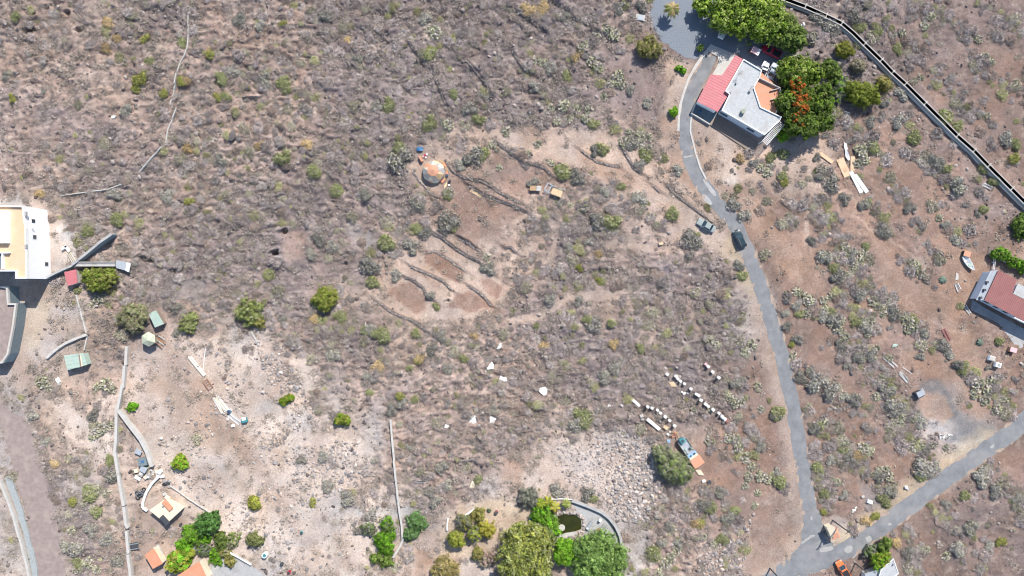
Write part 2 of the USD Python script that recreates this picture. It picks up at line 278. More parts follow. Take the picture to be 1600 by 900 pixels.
BARE = [('padgrey', [(1438, 594), (1470, 592), (1492, 636), (1525, 655), (1548, 664), (1552, 676), (1510, 692), (1480, 688), (1484, 668), (1478, 645), (1462, 616), (1440, 608)], 9, .92, 1),
    # (soil, outline, softness, strength, keeps plants off)
    ('dug', [(667, 395), (681, 392), (727, 424), (716, 441), (700, 436), (665, 406)], 4, 1.0, 1), ('dug', [(612, 447), (645, 440), (664, 458), (666, 484), (655, 491), (640, 482), (608, 462)], 5, .85, 1),
    ('dug', [(733, 450), (769, 480), (742, 488), (700, 481), (710, 465)], 4, .95, 1), ('dug', [(748, 437), (762, 434), (788, 446), (776, 470), (755, 456)], 4, 1.0, 1), ('dug', [(643, 420), (690, 440), (684, 450), (640, 428)], 5, .5, 1),
    ('bare', [(775, 240), (820, 262), (850, 275), (855, 292), (815, 306), (780, 290), (762, 262)], 10, .9, 1), ('bare', [(735, 293), (780, 318), (815, 330), (800, 348), (745, 330), (722, 305)], 9, .9, .95),
    ('bare', [(700, 335), (760, 350), (815, 375), (800, 395), (740, 375), (700, 352)], 10, .7, 1), ('tan', [(640, 380), (690, 385), (760, 420), (800, 440), (780, 480), (740, 500), (640, 500), (590, 470), (600, 440)], 12, .65, .97),
    ('tan', [(680, 203), (800, 205), (930, 205), (990, 240), (1060, 300), (1130, 365), (1150, 410), (1120, 400), (1070, 345), (1000, 303), (930, 262), (850, 245), (780, 218)], 12, .75, .97),
    ('orange', [(900, 235), (960, 262), (1040, 290), (1060, 308), (1000, 300), (930, 270)], 12, .6, .9), ('tan', [(1030, 290), (1075, 315), (1130, 360), (1165, 420), (1150, 420), (1095, 372), (1050, 330)], 8, .9, 1),
    ('mauve', [(940, 70), (1005, 85), (1035, 130), (1040, 200), (1000, 195), (940, 170), (905, 165), (955, 120)], 16, .8, .85), ('tan', [(1040, 85), (1085, 100), (1075, 130), (1060, 170), (1055, 230), (1030, 200), (1040, 140)], 10, .8, .9),
    ('orange', [(1030, 180), (1058, 180), (1065, 240), (1090, 290), (1120, 320), (1095, 315), (1060, 270), (1035, 230)], 8, .55, .9),
    ('tan', [(1085, 190), (1180, 235), (1220, 225), (1290, 215), (1310, 235), (1250, 260), (1255, 300), (1235, 320), (1180, 285), (1120, 285), (1095, 250)], 12, .75, .75), ('pale', [(1135, 262), (1150, 262), (1150, 290), (1132, 288)], 8, .8, .8),
    ('tan', [(1100, 195), (1150, 220), (1140, 245), (1095, 235)], 8, .6, .4),
    ('orange', [(1115, 285), (1180, 300), (1200, 330), (1215, 360), (1190, 400), (1165, 370), (1140, 325)], 12, .5, .9), ('orange', [(1200, 360), (1260, 365), (1285, 440), (1310, 500), (1290, 480), (1240, 440), (1205, 410)], 12, .5, .9),
    ('bare', [(1190, 420), (1240, 450), (1290, 520), (1310, 590), (1270, 560), (1235, 500)], 14, .6, .9), ('orange', [(1345, 320), (1370, 360), (1410, 400), (1440, 430), (1470, 480), (1460, 520), (1420, 480), (1380, 450), (1370, 400)], 14, .5, .95),
    ('bare', [(1390, 230), (1440, 270), (1470, 330), (1480, 400), (1450, 370), (1420, 310), (1385, 260)], 14, .7, .95), ('bare', [(1500, 40), (1560, 70), (1600, 100), (1600, 140), (1560, 110), (1520, 80)], 14, .8, .95),
    ('bare', [(1545, 125), (1600, 150), (1600, 240), (1560, 220), (1520, 200)], 16, .6, .8), ('bare', [(1370, 30), (1440, 80), (1480, 110), (1440, 100), (1390, 70)], 14, .6, .85), ('bare', [(1420, 75), (1450, 120), (1490, 160), (1470, 165), (1430, 120)], 12, .6, .9),
    ('orange', [(1475, 390), (1540, 400), (1530, 440), (1500, 500), (1470, 500), (1465, 440)], 14, .55, .95), ('orange', [(1470, 495), (1520, 520), (1560, 590), (1530, 590), (1480, 545)], 12, .6, .95),
    ('orange', [(1410, 550), (1470, 545), (1520, 600), (1560, 645), (1530, 650), (1490, 600), (1440, 580)], 12, .5, .9), ('orange', [(1440, 615), (1475, 620), (1490, 650), (1475, 665), (1450, 655), (1436, 635)], 8, .8, .95),
    ('ash', [(1465, 655), (1500, 655), (1510, 690), (1480, 690)], 10, .6, .8), ('bare', [(1260, 500), (1310, 560), (1350, 620), (1380, 670), (1350, 660), (1300, 590)], 14, .5, .7), ('bare', [(1370, 680), (1400, 690), (1430, 740), (1430, 760), (1395, 745)], 10, .8, .95),
    ('bare', [(1320, 735), (1350, 740), (1375, 790), (1350, 800), (1330, 770)], 10, .7, .8), ('bare', [(1160, 555), (1190, 560), (1215, 640), (1235, 720), (1235, 760), (1200, 740), (1180, 660)], 12, .6, .85),
    ('bare', [(1080, 690), (1110, 700), (1165, 750), (1220, 770), (1245, 810), (1255, 850), (1205, 892), (1170, 895), (1175, 840), (1140, 780), (1095, 735)], 12, .8, .95), ('tan', [(1200, 800), (1250, 820), (1250, 855), (1205, 890), (1150, 900), (1165, 860)], 12, .6, .9),
    ('bare', [(1432, 800), (1460, 830), (1470, 900), (1445, 900), (1440, 850)], 8, .7, .9), ('bare', [(1490, 830), (1520, 860), (1545, 900), (1520, 900)], 8, .7, .9), ('bare', [(1555, 700), (1600, 680), (1600, 760), (1570, 740)], 10, .6, .85),
    ('orange', [(440, 358), (475, 360), (480, 400), (450, 410), (440, 390)], 10, .35, .9), ('mauve', [(450, 400), (520, 400), (590, 420), (570, 450), (500, 455), (430, 440)], 16, .5, .55), ('grey', [(540, 340), (590, 370), (580, 400), (545, 370)], 10, .6, .6),
    ('pale', [(200, 540), (330, 540), (420, 510), (450, 560), (440, 620), (520, 690), (560, 790), (620, 800), (600, 860), (520, 900), (330, 860), (250, 760), (200, 640)], 24, .45, .8),
    ('tan', [(225, 560), (300, 540), (330, 600), (370, 690), (340, 720), (280, 660), (230, 620)], 18, .55, .9), ('orange', [(300, 590), (340, 640), (390, 690), (350, 710), (310, 660)], 16, .3, .95), ('tan', [(400, 560), (430, 545), (450, 600), (400, 650), (360, 630)], 14, .6, .9),
    ('ash', [(395, 640), (430, 620), (480, 640), (500, 670), (450, 665)], 14, .7, .8), ('ash', [(470, 800), (520, 770), (560, 790), (520, 840), (470, 850)], 16, .5, .85), ('pale', [(520, 858), (540, 875), (558, 900), (558, 920), (535, 920), (528, 890)], 5, .9, 1),
    ('tan', [(640, 820), (690, 830), (690, 900), (640, 900)], 10, .6, .9), ('orange', [(648, 860), (676, 860), (670, 900), (645, 900)], 8, .9, 1), ('straw', [(690, 820), (720, 790), (770, 780), (830, 790), (850, 800), (800, 840), (740, 870), (690, 870)], 10, .7, .95),
    ('pale', [(700, 880), (760, 880), (780, 920), (690, 920)], 6, .8, .9), ('orange', [(790, 715), (815, 720), (815, 755), (785, 750)], 10, .55, .8), ('pale', [(860, 690), (950, 690), (940, 740), (900, 760), (830, 770), (810, 750)], 20, .5, .9),
    ('rub', [(850, 700), (960, 665), (1025, 690), (1030, 760), (1010, 810), (970, 812), (950, 790), (920, 775), (880, 740)], 18, .7, 1), ('grey', [(990, 700), (1025, 720), (1020, 800), (1000, 830), (985, 770)], 18, .5, .7),
    ('ash', [(940, 830), (1010, 820), (1020, 880), (980, 910), (960, 880)], 16, .6, .5), ('ash', [(0, 460), (60, 470), (130, 480), (130, 530), (60, 570), (40, 560), (40, 500)], 14, .45, .7), ('straw', [(40, 470), (80, 470), (60, 540), (40, 550)], 12, .5, .7),
    ('ash', [(82, 352), (118, 370), (122, 410), (85, 425)], 8, .8, 1), ('pale', [(75, 345), (100, 360), (110, 410), (82, 430)], 8, .5, 1), ('ash', [(0, 310), (30, 300), (50, 325), (0, 325)], 8, .7, .9), ('ash', [(-20, 720), (10, 740), (50, 900), (-20, 900)], 10, .6, .5),
    ('tan', [(630, 250), (660, 250), (710, 280), (700, 300), (660, 300)], 8, .6, .9), ('tan', [(1120, 90), (1140, 100), (1135, 125), (1115, 120)], 3, .6, 1), ('mauve', [(600, 160), (690, 130), (700, 170), (650, 190)], 14, .3, .3),
    ('pale', [(660, 38), (690, 40), (690, 62), (665, 62)], 12, .7, .3), ('bare', [(690, 255), (735, 280), (745, 345), (700, 330), (680, 300)], 10, .6, 1), ('tan', [(650, 345), (700, 365), (760, 410), (740, 425), (690, 400), (640, 375)], 10, .6, .9), ('grey', [(230, 445), (320, 430), (330, 470), (240, 475)], 14, .5, .5), ('mauve', [(40, 170), (170, 160), (200, 220), (60, 240), (0, 200)], 30, .55, .35),
    ('grey', [(1280, 570), (1320, 600), (1310, 640), (1260, 620)], 14, .3, 0), ('grey', [(1340, 745), (1370, 760), (1375, 800), (1355, 790)], 8, .6, .5), ('ash', [(1265, 830), (1300, 800), (1350, 835), (1300, 858)], 6, .4, .8)]
PATHS = [('tan', [(880, 322), (915, 308), (960, 300), (990, 300)], 6), ('tan', [(1330, 335), (1385, 372), (1420, 395), (1450, 415)], 4), ('tan', [(1270, 285), (1300, 298), (1330, 300), (1345, 330)], 7), ('tan', [(1256, 300), (1262, 340), (1258, 380)], 7),
         ('trail', [(262, 545), (300, 590), (330, 640), (372, 690), (410, 740), (440, 790), (490, 840), (540, 880)], 26), ('pale', [(430, 650), (480, 600), (470, 560)], 30), ('pale', [(90, 640), (120, 660), (160, 690)], 36), ('pale', [(520, 870), (470, 800), (520, 740), (560, 700)], 30), ('ash', [(560, 800), (640, 800)], 16), ('pale', [(470, 810), (530, 790), (560, 770)], 9), ('tan', [(880, 330), (875, 365), (862, 400), (830, 420)], 7), ('tan', [(800, 400), (850, 380), (880, 345)], 7),
         ('tan', [(1455, 500), (1480, 515), (1510, 520)], 3), ('mauve', [(1375, 690), (1395, 715), (1425, 745)], 3), ('straw', [(1540, 690), (1480, 730), (1400, 790), (1340, 835), (1310, 852)], 40), ('tan', [(1230, 860), (1255, 840), (1250, 780), (1240, 700), (1225, 620), (1200, 530), (1175, 450)], 34),
         ('straw', [(1175, 440), (1165, 410), (1150, 385)], 36), ('grey', [(1095, 250), (1085, 255)], 3), ('tan', [(1080, 480), (1090, 520), (1060, 545)], 12), ('tan', [(800, 500), (850, 490), (900, 460), (960, 460)], 16), ('tan', [(920, 400), (960, 380), (1010, 385)], 10)]
keep = np.zeros_like(X)
for soil, pts, soft, s, off in sorted(BARE, key=lambda q: {'tan': 0, 'pale': 0, 'ash': 0, 'dug': 2}.get(q[0], 1)):
    a = area(pts, soft, 1.2); w_ = (a * s)[..., None]; col = col * (1 - w_) + A(SOIL[soil]) * w_; keep = np.maximum(keep, a * off)
for soil, pts, w0 in PATHS:
    a = line(pts, w0, max(4, w0 * .5)); w_ = (a * .7)[..., None]; col = col * (1 - w_) + A(SOIL[soil]) * w_; keep = np.maximum(keep, a * .9)
rough = np.clip((lookup([[{'L': 1, 'G': .9, 'A': .35, 'W': .35, 'T': .25, 'R': .3, 'D': .35}[c] for c in r] for r in TMAP], PX + wx, PY + wy)) * (1 - keep), 0.06, 1)
# mottling of the soil itself: dust, cinders, dry litter
m1, m2, m3 = fb(0.35, 4, 31), fb(1.7, 3, 32), fb(0.09, 3, 33)
col = col * (1 + (m1 - .5)[..., None] * .7) * (1 + (m2 - .5)[..., None] * .5) * (1 + (m3 - .5)[..., None] * .75)
warm = (fb(0.22, 3, 34) - .5)[..., None]; col = col * (1 + warm * A([.22, .02, -.20]))
litter = np.clip((fb(0.8, 3, 35) - .56) * 7, 0, 1)[..., None] * (0.3 + 0.5 * rough[..., None]); col = col * (1 - litter * .55) + A([0.47, 0.40, 0.335]) * litter * .55
cinder = np.clip((fb(1.1, 3, 36) - .58) * 8, 0, 1)[..., None] * rough[..., None]; col = col * (1 - cinder * .55) + A([0.095, 0.085, 0.085]) * cinder * .55
wz = lookup([[{'W': 1, 'A': .6, 'T': .5, 'L': .25}.get(c, 0) for c in r_] for r_ in TMAP], PX + wx, PY + wy)
pale_ = (np.clip((fb(.3, 4, 37) - .53) * 7, 0, 1) * wz * .36)[..., None]; col = col * (1 - pale_) + A([0.52, 0.445, 0.395]) * pale_
rose = (np.clip((fb(.11, 3, 38) - .5) * 6, 0, 1) * wz * .5)[..., None]; col = col * (1 - rose) + A([0.31, 0.222, 0.18]) * rose
# dry stone terrace walls: (line, label, height, tone); the ground steps up behind each
STONE_WALLS = [
    ([(733, 290), (754, 303), (781, 314), (800, 321), (819, 329)], 'dry stone wall casting a black shadow beside the pale planks', .95, 1), ([(696, 249), (707, 267), (724, 278), (734, 281), (752, 283), (778, 299), (795, 308), (812, 317)], 'dry stone wall curling down from the upper right of the dome hut', .8, 1.1),
    ([(778, 225), (803, 243), (816, 253), (835, 258), (850, 263), (864, 277)], 'dry stone wall above the pair of tiny huts', .8, 1), ([(674, 362), (694, 374), (711, 387), (729, 399), (747, 408)], 'dark dry stone wall above the dug brown plots', .95, .9),
    ([(633, 433), (646, 438), (662, 451), (667, 463), (675, 468)], 'dry stone wall along the upper edge of the leftmost dug plot', .8, .95), ([(591, 472), (607, 484), (624, 493), (647, 502), (667, 517)], 'pale dry stone wall below the leftmost dug plot', .75, 1.25),
    ([(642, 416), (669, 427), (694, 440), (704, 452)], 'pale dry stone wall between the two upper dug plots', .7, 1.3), ([(733, 447), (751, 458), (769, 478)], 'dry stone wall between the two right-hand dug plots', .7, 1.2),
    ([(667, 394), (680, 392), (704, 407), (727, 424)], 'low stone edge along the top of the reddest dug plot', .4, 1.1), ([(725, 374), (732, 377), (740, 384)], 'short dark stone wall above the path right of the dug plots', .8, .9),
    ([(790, 388), (797, 386), (804, 393)], 'short hooked stone wall right of the dug plots', .8, .9), ([(866, 1), (885, 20), (900, 31), (921, 40)], 'black lava stone wall left of the junk trailer at the top', .95, .75),
    ([(808, 18), (825, 30), (842, 42)], 'short black lava stone wall, leftmost of those at the top centre', .95, .75), ([(801, 80), (812, 100), (830, 117)], 'black lava stone wall under the scrub left of the brown clearing', .95, .75),
    ([(722, 98), (730, 96), (745, 113), (760, 132), (768, 150)], 'hooked black stone wall on the dark slope above the dome hut', .9, .75), ([(640, 68), (655, 88), (675, 108), (688, 140), (698, 165)], 'long black stone wall down the dark upper slope', .9, .75),
    ([(1041, 289), (1056, 303), (1072, 317), (1086, 328), (1100, 337), (1122, 355)], 'brown stone wall beside the parked pale car', .6, .95), ([(907, 235), (918, 243), (930, 251), (947, 257), (966, 260)], 'low stone edge above the tan track left of the lane', .5, 1.1),
    ([(975, 235), (983, 250), (990, 262), (1001, 270)], 'dark stone wall beside the cactus clump left of the lane', .8, .9), ([(645, 267), (656, 283), (672, 300), (685, 309)], 'pale stone wall curving below the dome hut', .6, 1.4),
    ([(1060, 680), (1082, 702)], 'short stone edge behind the trailer with the orange roof', .4, 1), ([(580, 318), (600, 330), (618, 342)], 'broken stone wall left of the grey bushes below the dome hut', .6, 1.2),
    ([(716, 370), (735, 382), (752, 395)], 'pale stone bank above the black wall by the dug plots', .5, 1.35), ([(1020, 290), (1032, 300)], 'short stone edge at the end of the tan track', .5, 1)]
# heights
flat = np.zeros_like(X)
for pg, wd in [(road_pg, 1.0), (yard_pg, 1.0), (pad_pg, .8), (track_pg, .6), (patio_pg, .6), (yardlow_pg, .6), (apron_pg, .6), (pond_pg, .8)] + [(h, .5) for h in house_pads]:
    for g in getattr(pg, 'geoms', [pg]):
        c = A(g.exterior.coords)[:-1]; x0, y0 = c.min(0) - 4; x1, y1 = c.max(0) + 4
        sel = (X > x0) & (X < x1) & (Y > y0) & (Y < y1); d, ins = seg_dist(c, X[sel], Y[sel], True)
        flat[sel] = np.maximum(flat[sel], np.where(ins, 1, np.clip(1 - (d - wd) / 2.0, 0, 1)))
for pts in (CANAL,):
    d, _ = seg_dist(WL(pts), X[inside], Y[inside]); flat[inside] = np.maximum(flat[inside], np.clip(1 - (d - 1.2) / 2, 0, 1))
ridged = 1 - np.abs(2 * fb(0.42, 3, 41, .75, 1.25) - 1)
H = (fb(0.03, 3, 42) - .5) * 1.6 + rough * ((fb(0.33, 4, 43) - .5) * 1.5 + (np.clip(ridged, .75, 1) - .75) * 2.2 + (fb(1.25, 2, 44) - .5) * .62) + (fb(1.6, 2, 45) - .5) * .09
H = H * (1 - flat) * inside - 0.012
for pts, lab, h_, li in STONE_WALLS:
    h_ = h_ * .6; p = A(WL(pts)); sel = (X > p[:, 0].min() - 7) & (X < p[:, 0].max() + 7) & (Y > p[:, 1].min() - 7) & (Y < p[:, 1].max() + 7); x_, y_ = X[sel], Y[sel]; bd = np.full(x_.shape, 1e9); side = np.zeros(x_.shape)
    for (ax, ay), (bx, by) in zip(p[:-1], p[1:]):
        vx, vy = bx - ax, by - ay; t = np.clip(((x_ - ax) * vx + (y_ - ay) * vy) / (vx * vx + vy * vy), 0, 1); ox, oy = x_ - ax - t * vx, y_ - ay - t * vy; dd = np.hypot(ox, oy); up = ox * .55 + oy * .83; k_ = dd < bd; bd[k_] = dd[k_]; side[k_] = up[k_]
    H[sel] += np.where(side > 0, h_ * 1.05 * np.clip((bd + .08) / .2, 0, 1) * np.clip(1 - (bd - .4) / 4.5, 0, 1) ** 1.5, -.12 * h_ * np.clip(1 - bd / 2, 0, 1)) * (1 - flat[sel])
for px_, py_, r_, dp_ in [(445, 361, .75, 1.9), (443, 363, .6, 1.9), (429, 396, .9, 1.9), (432, 392, .6, 1.5), (220, 402, .7, 1.5), (228, 405, .9, 1.9), (236, 407, .7, 1.7), (190, 400, .6, 1.2), (200, 401, .6, 1.2), (40, 48, .9, 1.6), (48, 46, .8, 1.4), (122, 48, .7, 1.2), (128, 45, .5, 1.2), (338, 131, .8, 1.4), (346, 134, .6, 1.2), (105, 20, .7, 1.4), (52, 22, .7, 1.2), (72, 12, .6, 1.2), (272, 424, .8, 1.4), (285, 420, .7, 1.3), (310, 435, .6, 1.2), (355, 415, .6, 1.2), (380, 395, .5, 1.0), (540, 412, .5, 1.0), (700, 470, .4, .8)]:
    x_, y_ = W(px_, py_); dd = np.hypot(X[inside] - x_, (Y[inside] - y_) * 1.25); h_ = H[inside]; H[inside] = h_ - dp_ * np.clip((r_ - dd) / .3, 0, 1) + .45 * np.clip(1 - np.abs(dd - r_ - .35) / .45, 0, 1) * ((Y[inside] - y_) > 0)
# the pond's hollow
d, ins = seg_dist(A(pond_pg.exterior.coords)[:-1], X[inside], Y[inside], True); h_ = H[inside]; h_[ins] = -0.45 * np.clip(d[ins] / .5, 0, 1) - .012; H[inside] = h_
def hgt(x, y):
    x, y = np.asarray(x, float), np.asarray(y, float)
    i = np.clip(np.searchsorted(gx, x) - 1, 0, len(gx) - 2); j = np.clip(np.searchsorted(gy, y) - 1, 0, len(gy) - 2)
    a, b = (x - gx[i]) / (gx[i + 1] - gx[i]), (y - gy[j]) / (gy[j + 1] - gy[j])
    return H[j, i] * (1 - a) * (1 - b) + H[j, i + 1] * a * (1 - b) + H[j + 1, i] * (1 - a) * b + H[j + 1, i + 1] * a * b
nx, ny = len(gx), len(gy); q = (np.arange(ny - 1)[:, None] * nx + np.arange(nx - 1)[None]).ravel()
F = np.vstack([np.c_[q, q + 1, q + nx + 1], np.c_[q, q + nx + 1, q + nx]])
MAT['ground'] = usdkit.material(stage, '/World/Looks/ground_soil', {
    'g': ('geometry', {}), 'a': ('attribute', {'attribute': 'tint'}), 'n': ('noise_texture', {'scale': 3.2, 'detail': 6.0, 'roughness': 0.7}), 'm': ('map_range', {'from_min': 0.28, 'from_max': 0.72, 'to_min': 0.68, 'to_max': 1.34}),
    'h': ('hsv', {}), 'bn': ('noise_texture', {'scale': 2.4, 'detail': 6.0, 'roughness': 0.65}), 'b': ('bump', {'strength': 0.9, 'distance': 0.12}), 'p': ('principled_bsdf', {'roughness': 0.95, 'specular_ior_level': 0.1})},
    [('g.position', 'n.vector'), ('n.fac', 'm.value'), ('m.result', 'h.value'), ('a.color', 'h.color'), ('h.color', 'p.base_color'), ('g.position', 'bn.vector'), ('bn.fac', 'b.height'), ('b.normal', 'p.normal')], surface='p.BSDF')
struct('ground', trimesh.Trimesh(np.c_[X.ravel(), Y.ravel(), H.ravel()], F, process=False), 'ground', tint=np.clip(col, .02, .7).reshape(-1, 3), smooth=True)

# ------------------------------------------------------------------ roads, yards, water
struct('road', sheet(road_pg, 0.012), 'asphalt')
struct('gravel_yard', sheet(yard_pg.difference(apron_pg.buffer(-.1)), 0.008), 'gravel')
struct('dirt_track', sheet(track_pg, 0.006), 'track_dirt')
struct('concrete_driveway', ext(apron_pg, -.05, 0.10), 'pale_concrete')
struct('patio', sheet(patio_pg.difference(pond_pg.buffer(.75)), 0.012), 'grey_concrete')
struct('lower_yard', sheet(yardlow_pg, 0.010), 'grey_concrete')
struct('pond', sheet(pond_pg.buffer(.12), -0.16), 'pond_water')
from shapely import affinity
dusty = []
for i, (px, py, L_, w_, an) in enumerate([(1109, 293, 5.0, .8, -55), (1105, 312, 3.2, 1.3, -55), (1326, 858, 2.2, 1.6, 30), (1357, 842, 1.6, 1.3, 30), (1292, 858, 3.4, 1.2, 10), (1268, 810, 1.2, .5, 85), (1262, 842, 4.0, .7, 32), (1345, 862, 5.5, .5, 34), (1390, 819, 1.0, .7, 30), (1550, 697, 1.2, .6, 35), (1076, 244, 2.6, .45, 3)]):
    e = Point(0, 0).buffer(1.0, 10); from shapely import affinity
    e = affinity.translate(affinity.rotate(affinity.scale(e, L_ / 2, w_ / 2), an), *W(px, py))
    dusty.append(sheet(ragged(e, .3, 50 + i, .35, 1.2), 0.017 + i * .0004))
edge_soil, r = [], np.random.default_rng(77)
for g in getattr(road_pg, 'geoms', [road_pg]):
    for k in range(110):
        c_ = g.exterior.interpolate(r.random(), True).coords[0]
        if abs(c_[0]) > 124 or abs(c_[1]) > 70: continue
        e = affinity.rotate(affinity.scale(Point(0, 0).buffer(1, 8), r.uniform(.4, 1.3), r.uniform(.18, .42)), r.uniform(50, 110) if c_[0] < 72 else r.uniform(15, 50)); edge_soil.append(sheet(ragged(affinity.translate(e, *c_), .16, 900 + k, .2, 1.2), .022 + k * .0001))
struct('verge_soil', edge_soil, 'verge_soil')
struct('concrete_patches', dusty[:2], 'grey_concrete'); struct('road_patches', dusty[2:], 'road_dust')
# kerbs along the driveway lane: real steps
for nm, pts, w_ in [('kerb', [(1081, 179), (1079, 192), (1078.5, 205), (1083, 223), (1087, 240), (1094, 262), (1103, 280)], .3), ('kerb', [(1127, 95), (1120, 107), (1112, 120), (1101, 142)], .3)]:
    pg = LineString(WL(pts)).buffer(w_ / 2 + .05, cap_style=2); struct(nm, ext(pg, -.05, .13), 'pale_concrete')

# ------------------------------------------------------------------ loose pieces of code for plants, stones
def rock_mesh(seed, sub=1, squash=.7):
    m = trimesh.creation.icosphere(sub, 1.0); v = m.vertices.copy()
    r = np.random.default_rng(seed); d = r.normal(size=(7, 3)); d /= np.linalg.norm(d, axis=1)[:, None]
    for k in d:                                         # cut by planes: angular lava blocks
        s = v @ k; lim = r.uniform(.55, .85); v = np.where((s > lim)[:, None], v - (s - lim)[:, None] * k, v)
    v *= 1 + (meshkit.noise(v * 2.1 + seed * 5.1, seed) - .5)[:, None] * .3
    v *= A([1, r.uniform(.65, .95), squash]); m.vertices = v; return m
def cards(c, nrm, size, r, aspect=1.0, kind='tri'):
    """small faces at points c facing about nrm"""
    n = len(c); nrm = nrm / (np.linalg.norm(nrm, axis=1)[:, None] + 1e-9)
    t = np.cross(nrm, r.normal(size=(n, 3))); t /= np.linalg.norm(t, axis=1)[:, None] + 1e-9; b = np.cross(nrm, t)
    s = np.broadcast_to(size, n)[:, None]
    if kind == 'tri':
        v = np.stack([c + t * s * aspect, c - t * s * .6 * aspect + b * s * .6, c - t * s * .6 * aspect - b * s * .6], 1); f = np.arange(3 * n).reshape(-1, 3)
        return v.reshape(-1, 3), f, 3
    lift = nrm * s * .25
    v = np.stack([c - t * s * aspect, c + b * s * .5 + lift, c + t * s * aspect, c - b * s * .5 + lift], 1); k = np.arange(n)[:, None] * 4
    return v.reshape(-1, 3), np.vstack([k + [0, 1, 2], k + [0, 2, 3]]), 4
def bush_mesh(seed, n, colors, size=.2, hz=.8, lobes=6, gap=.3):
    r = np.random.default_rng(seed); C = np.c_[r.uniform(-.55, .55, (lobes, 2)), r.uniform(.1, .35, lobes)]; R = r.uniform(.35, .6, lobes)
    k = r.integers(0, lobes, n); d = r.normal(size=(n, 3)); d[:, 2] = np.abs(d[:, 2]) * 1.0 - .15; d /= np.linalg.norm(d, axis=1)[:, None]
    p = C[k] + d * (R[k] * r.uniform(.55, 1.08, n))[:, None]; p[:, 2] = np.maximum(p[:, 2], .03) * hz
    v, f, m = cards(p, d + r.normal(size=(n, 3)) * .75, size * r.uniform(.5, 1.3, n), r, 1.25)
    cc = A(colors)[(r.random(n) ** 1.2 * len(colors)).astype(int)] * r.uniform(.75, 1.25, (n, 1))
    return trimesh.Trimesh(v, f, process=False), np.repeat(cc, m, 0)
def stem_mesh(seed, n=4, h=.45, r0=.05):
    r = np.random.default_rng(seed); return [bar((0, 0, -.15), (r.uniform(-.35, .35), r.uniform(-.35, .35), h), r0 * r.uniform(.6, 1), 5) for _ in range(n)]
GREY = [(0.385, 0.335, 0.33), (0.43, 0.375, 0.355), (0.345, 0.312, 0.322), (0.49, 0.43, 0.39), (0.31, 0.272, 0.272)]
BROWN = [(0.36, 0.28, 0.235), (0.42, 0.325, 0.26), (0.31, 0.25, 0.225), (0.36, 0.31, 0.28)]
OLIVE = [(0.34, 0.335, 0.20), (0.30, 0.29, 0.185), (0.40, 0.37, 0.25), (0.35, 0.315, 0.27)]
YELLOW = [(0.27, 0.275, 0.07), (0.21, 0.235, 0.06), (0.33, 0.30, 0.10), (0.16, 0.17, 0.06)]
GREEN = [(0.12, 0.20, 0.035), (0.16, 0.25, 0.05), (0.085, 0.145, 0.03), (0.225, 0.31, 0.07)]
VIVID = [(0.13, 0.33, 0.02), (0.19, 0.42, 0.03), (0.09, 0.23, 0.015), (0.27, 0.48, 0.05)]
SAGE = [(0.185, 0.215, 0.145), (0.22, 0.235, 0.175), (0.15, 0.175, 0.115), (0.25, 0.25, 0.20)]
LIME = [(0.29, 0.34, 0.05), (0.24, 0.30, 0.04), (0.36, 0.38, 0.08), (0.17, 0.22, 0.04)]
MANGO = [(0.13, 0.24, 0.022), (0.21, 0.35, 0.035), (0.075, 0.14, 0.016), (0.31, 0.45, 0.06), (0.42, 0.52, 0.14)]
FLAME = [(0.52, 0.15, 0.03), (0.44, 0.11, 0.025), (0.55, 0.22, 0.05), (0.12, 0.19, 0.03)]

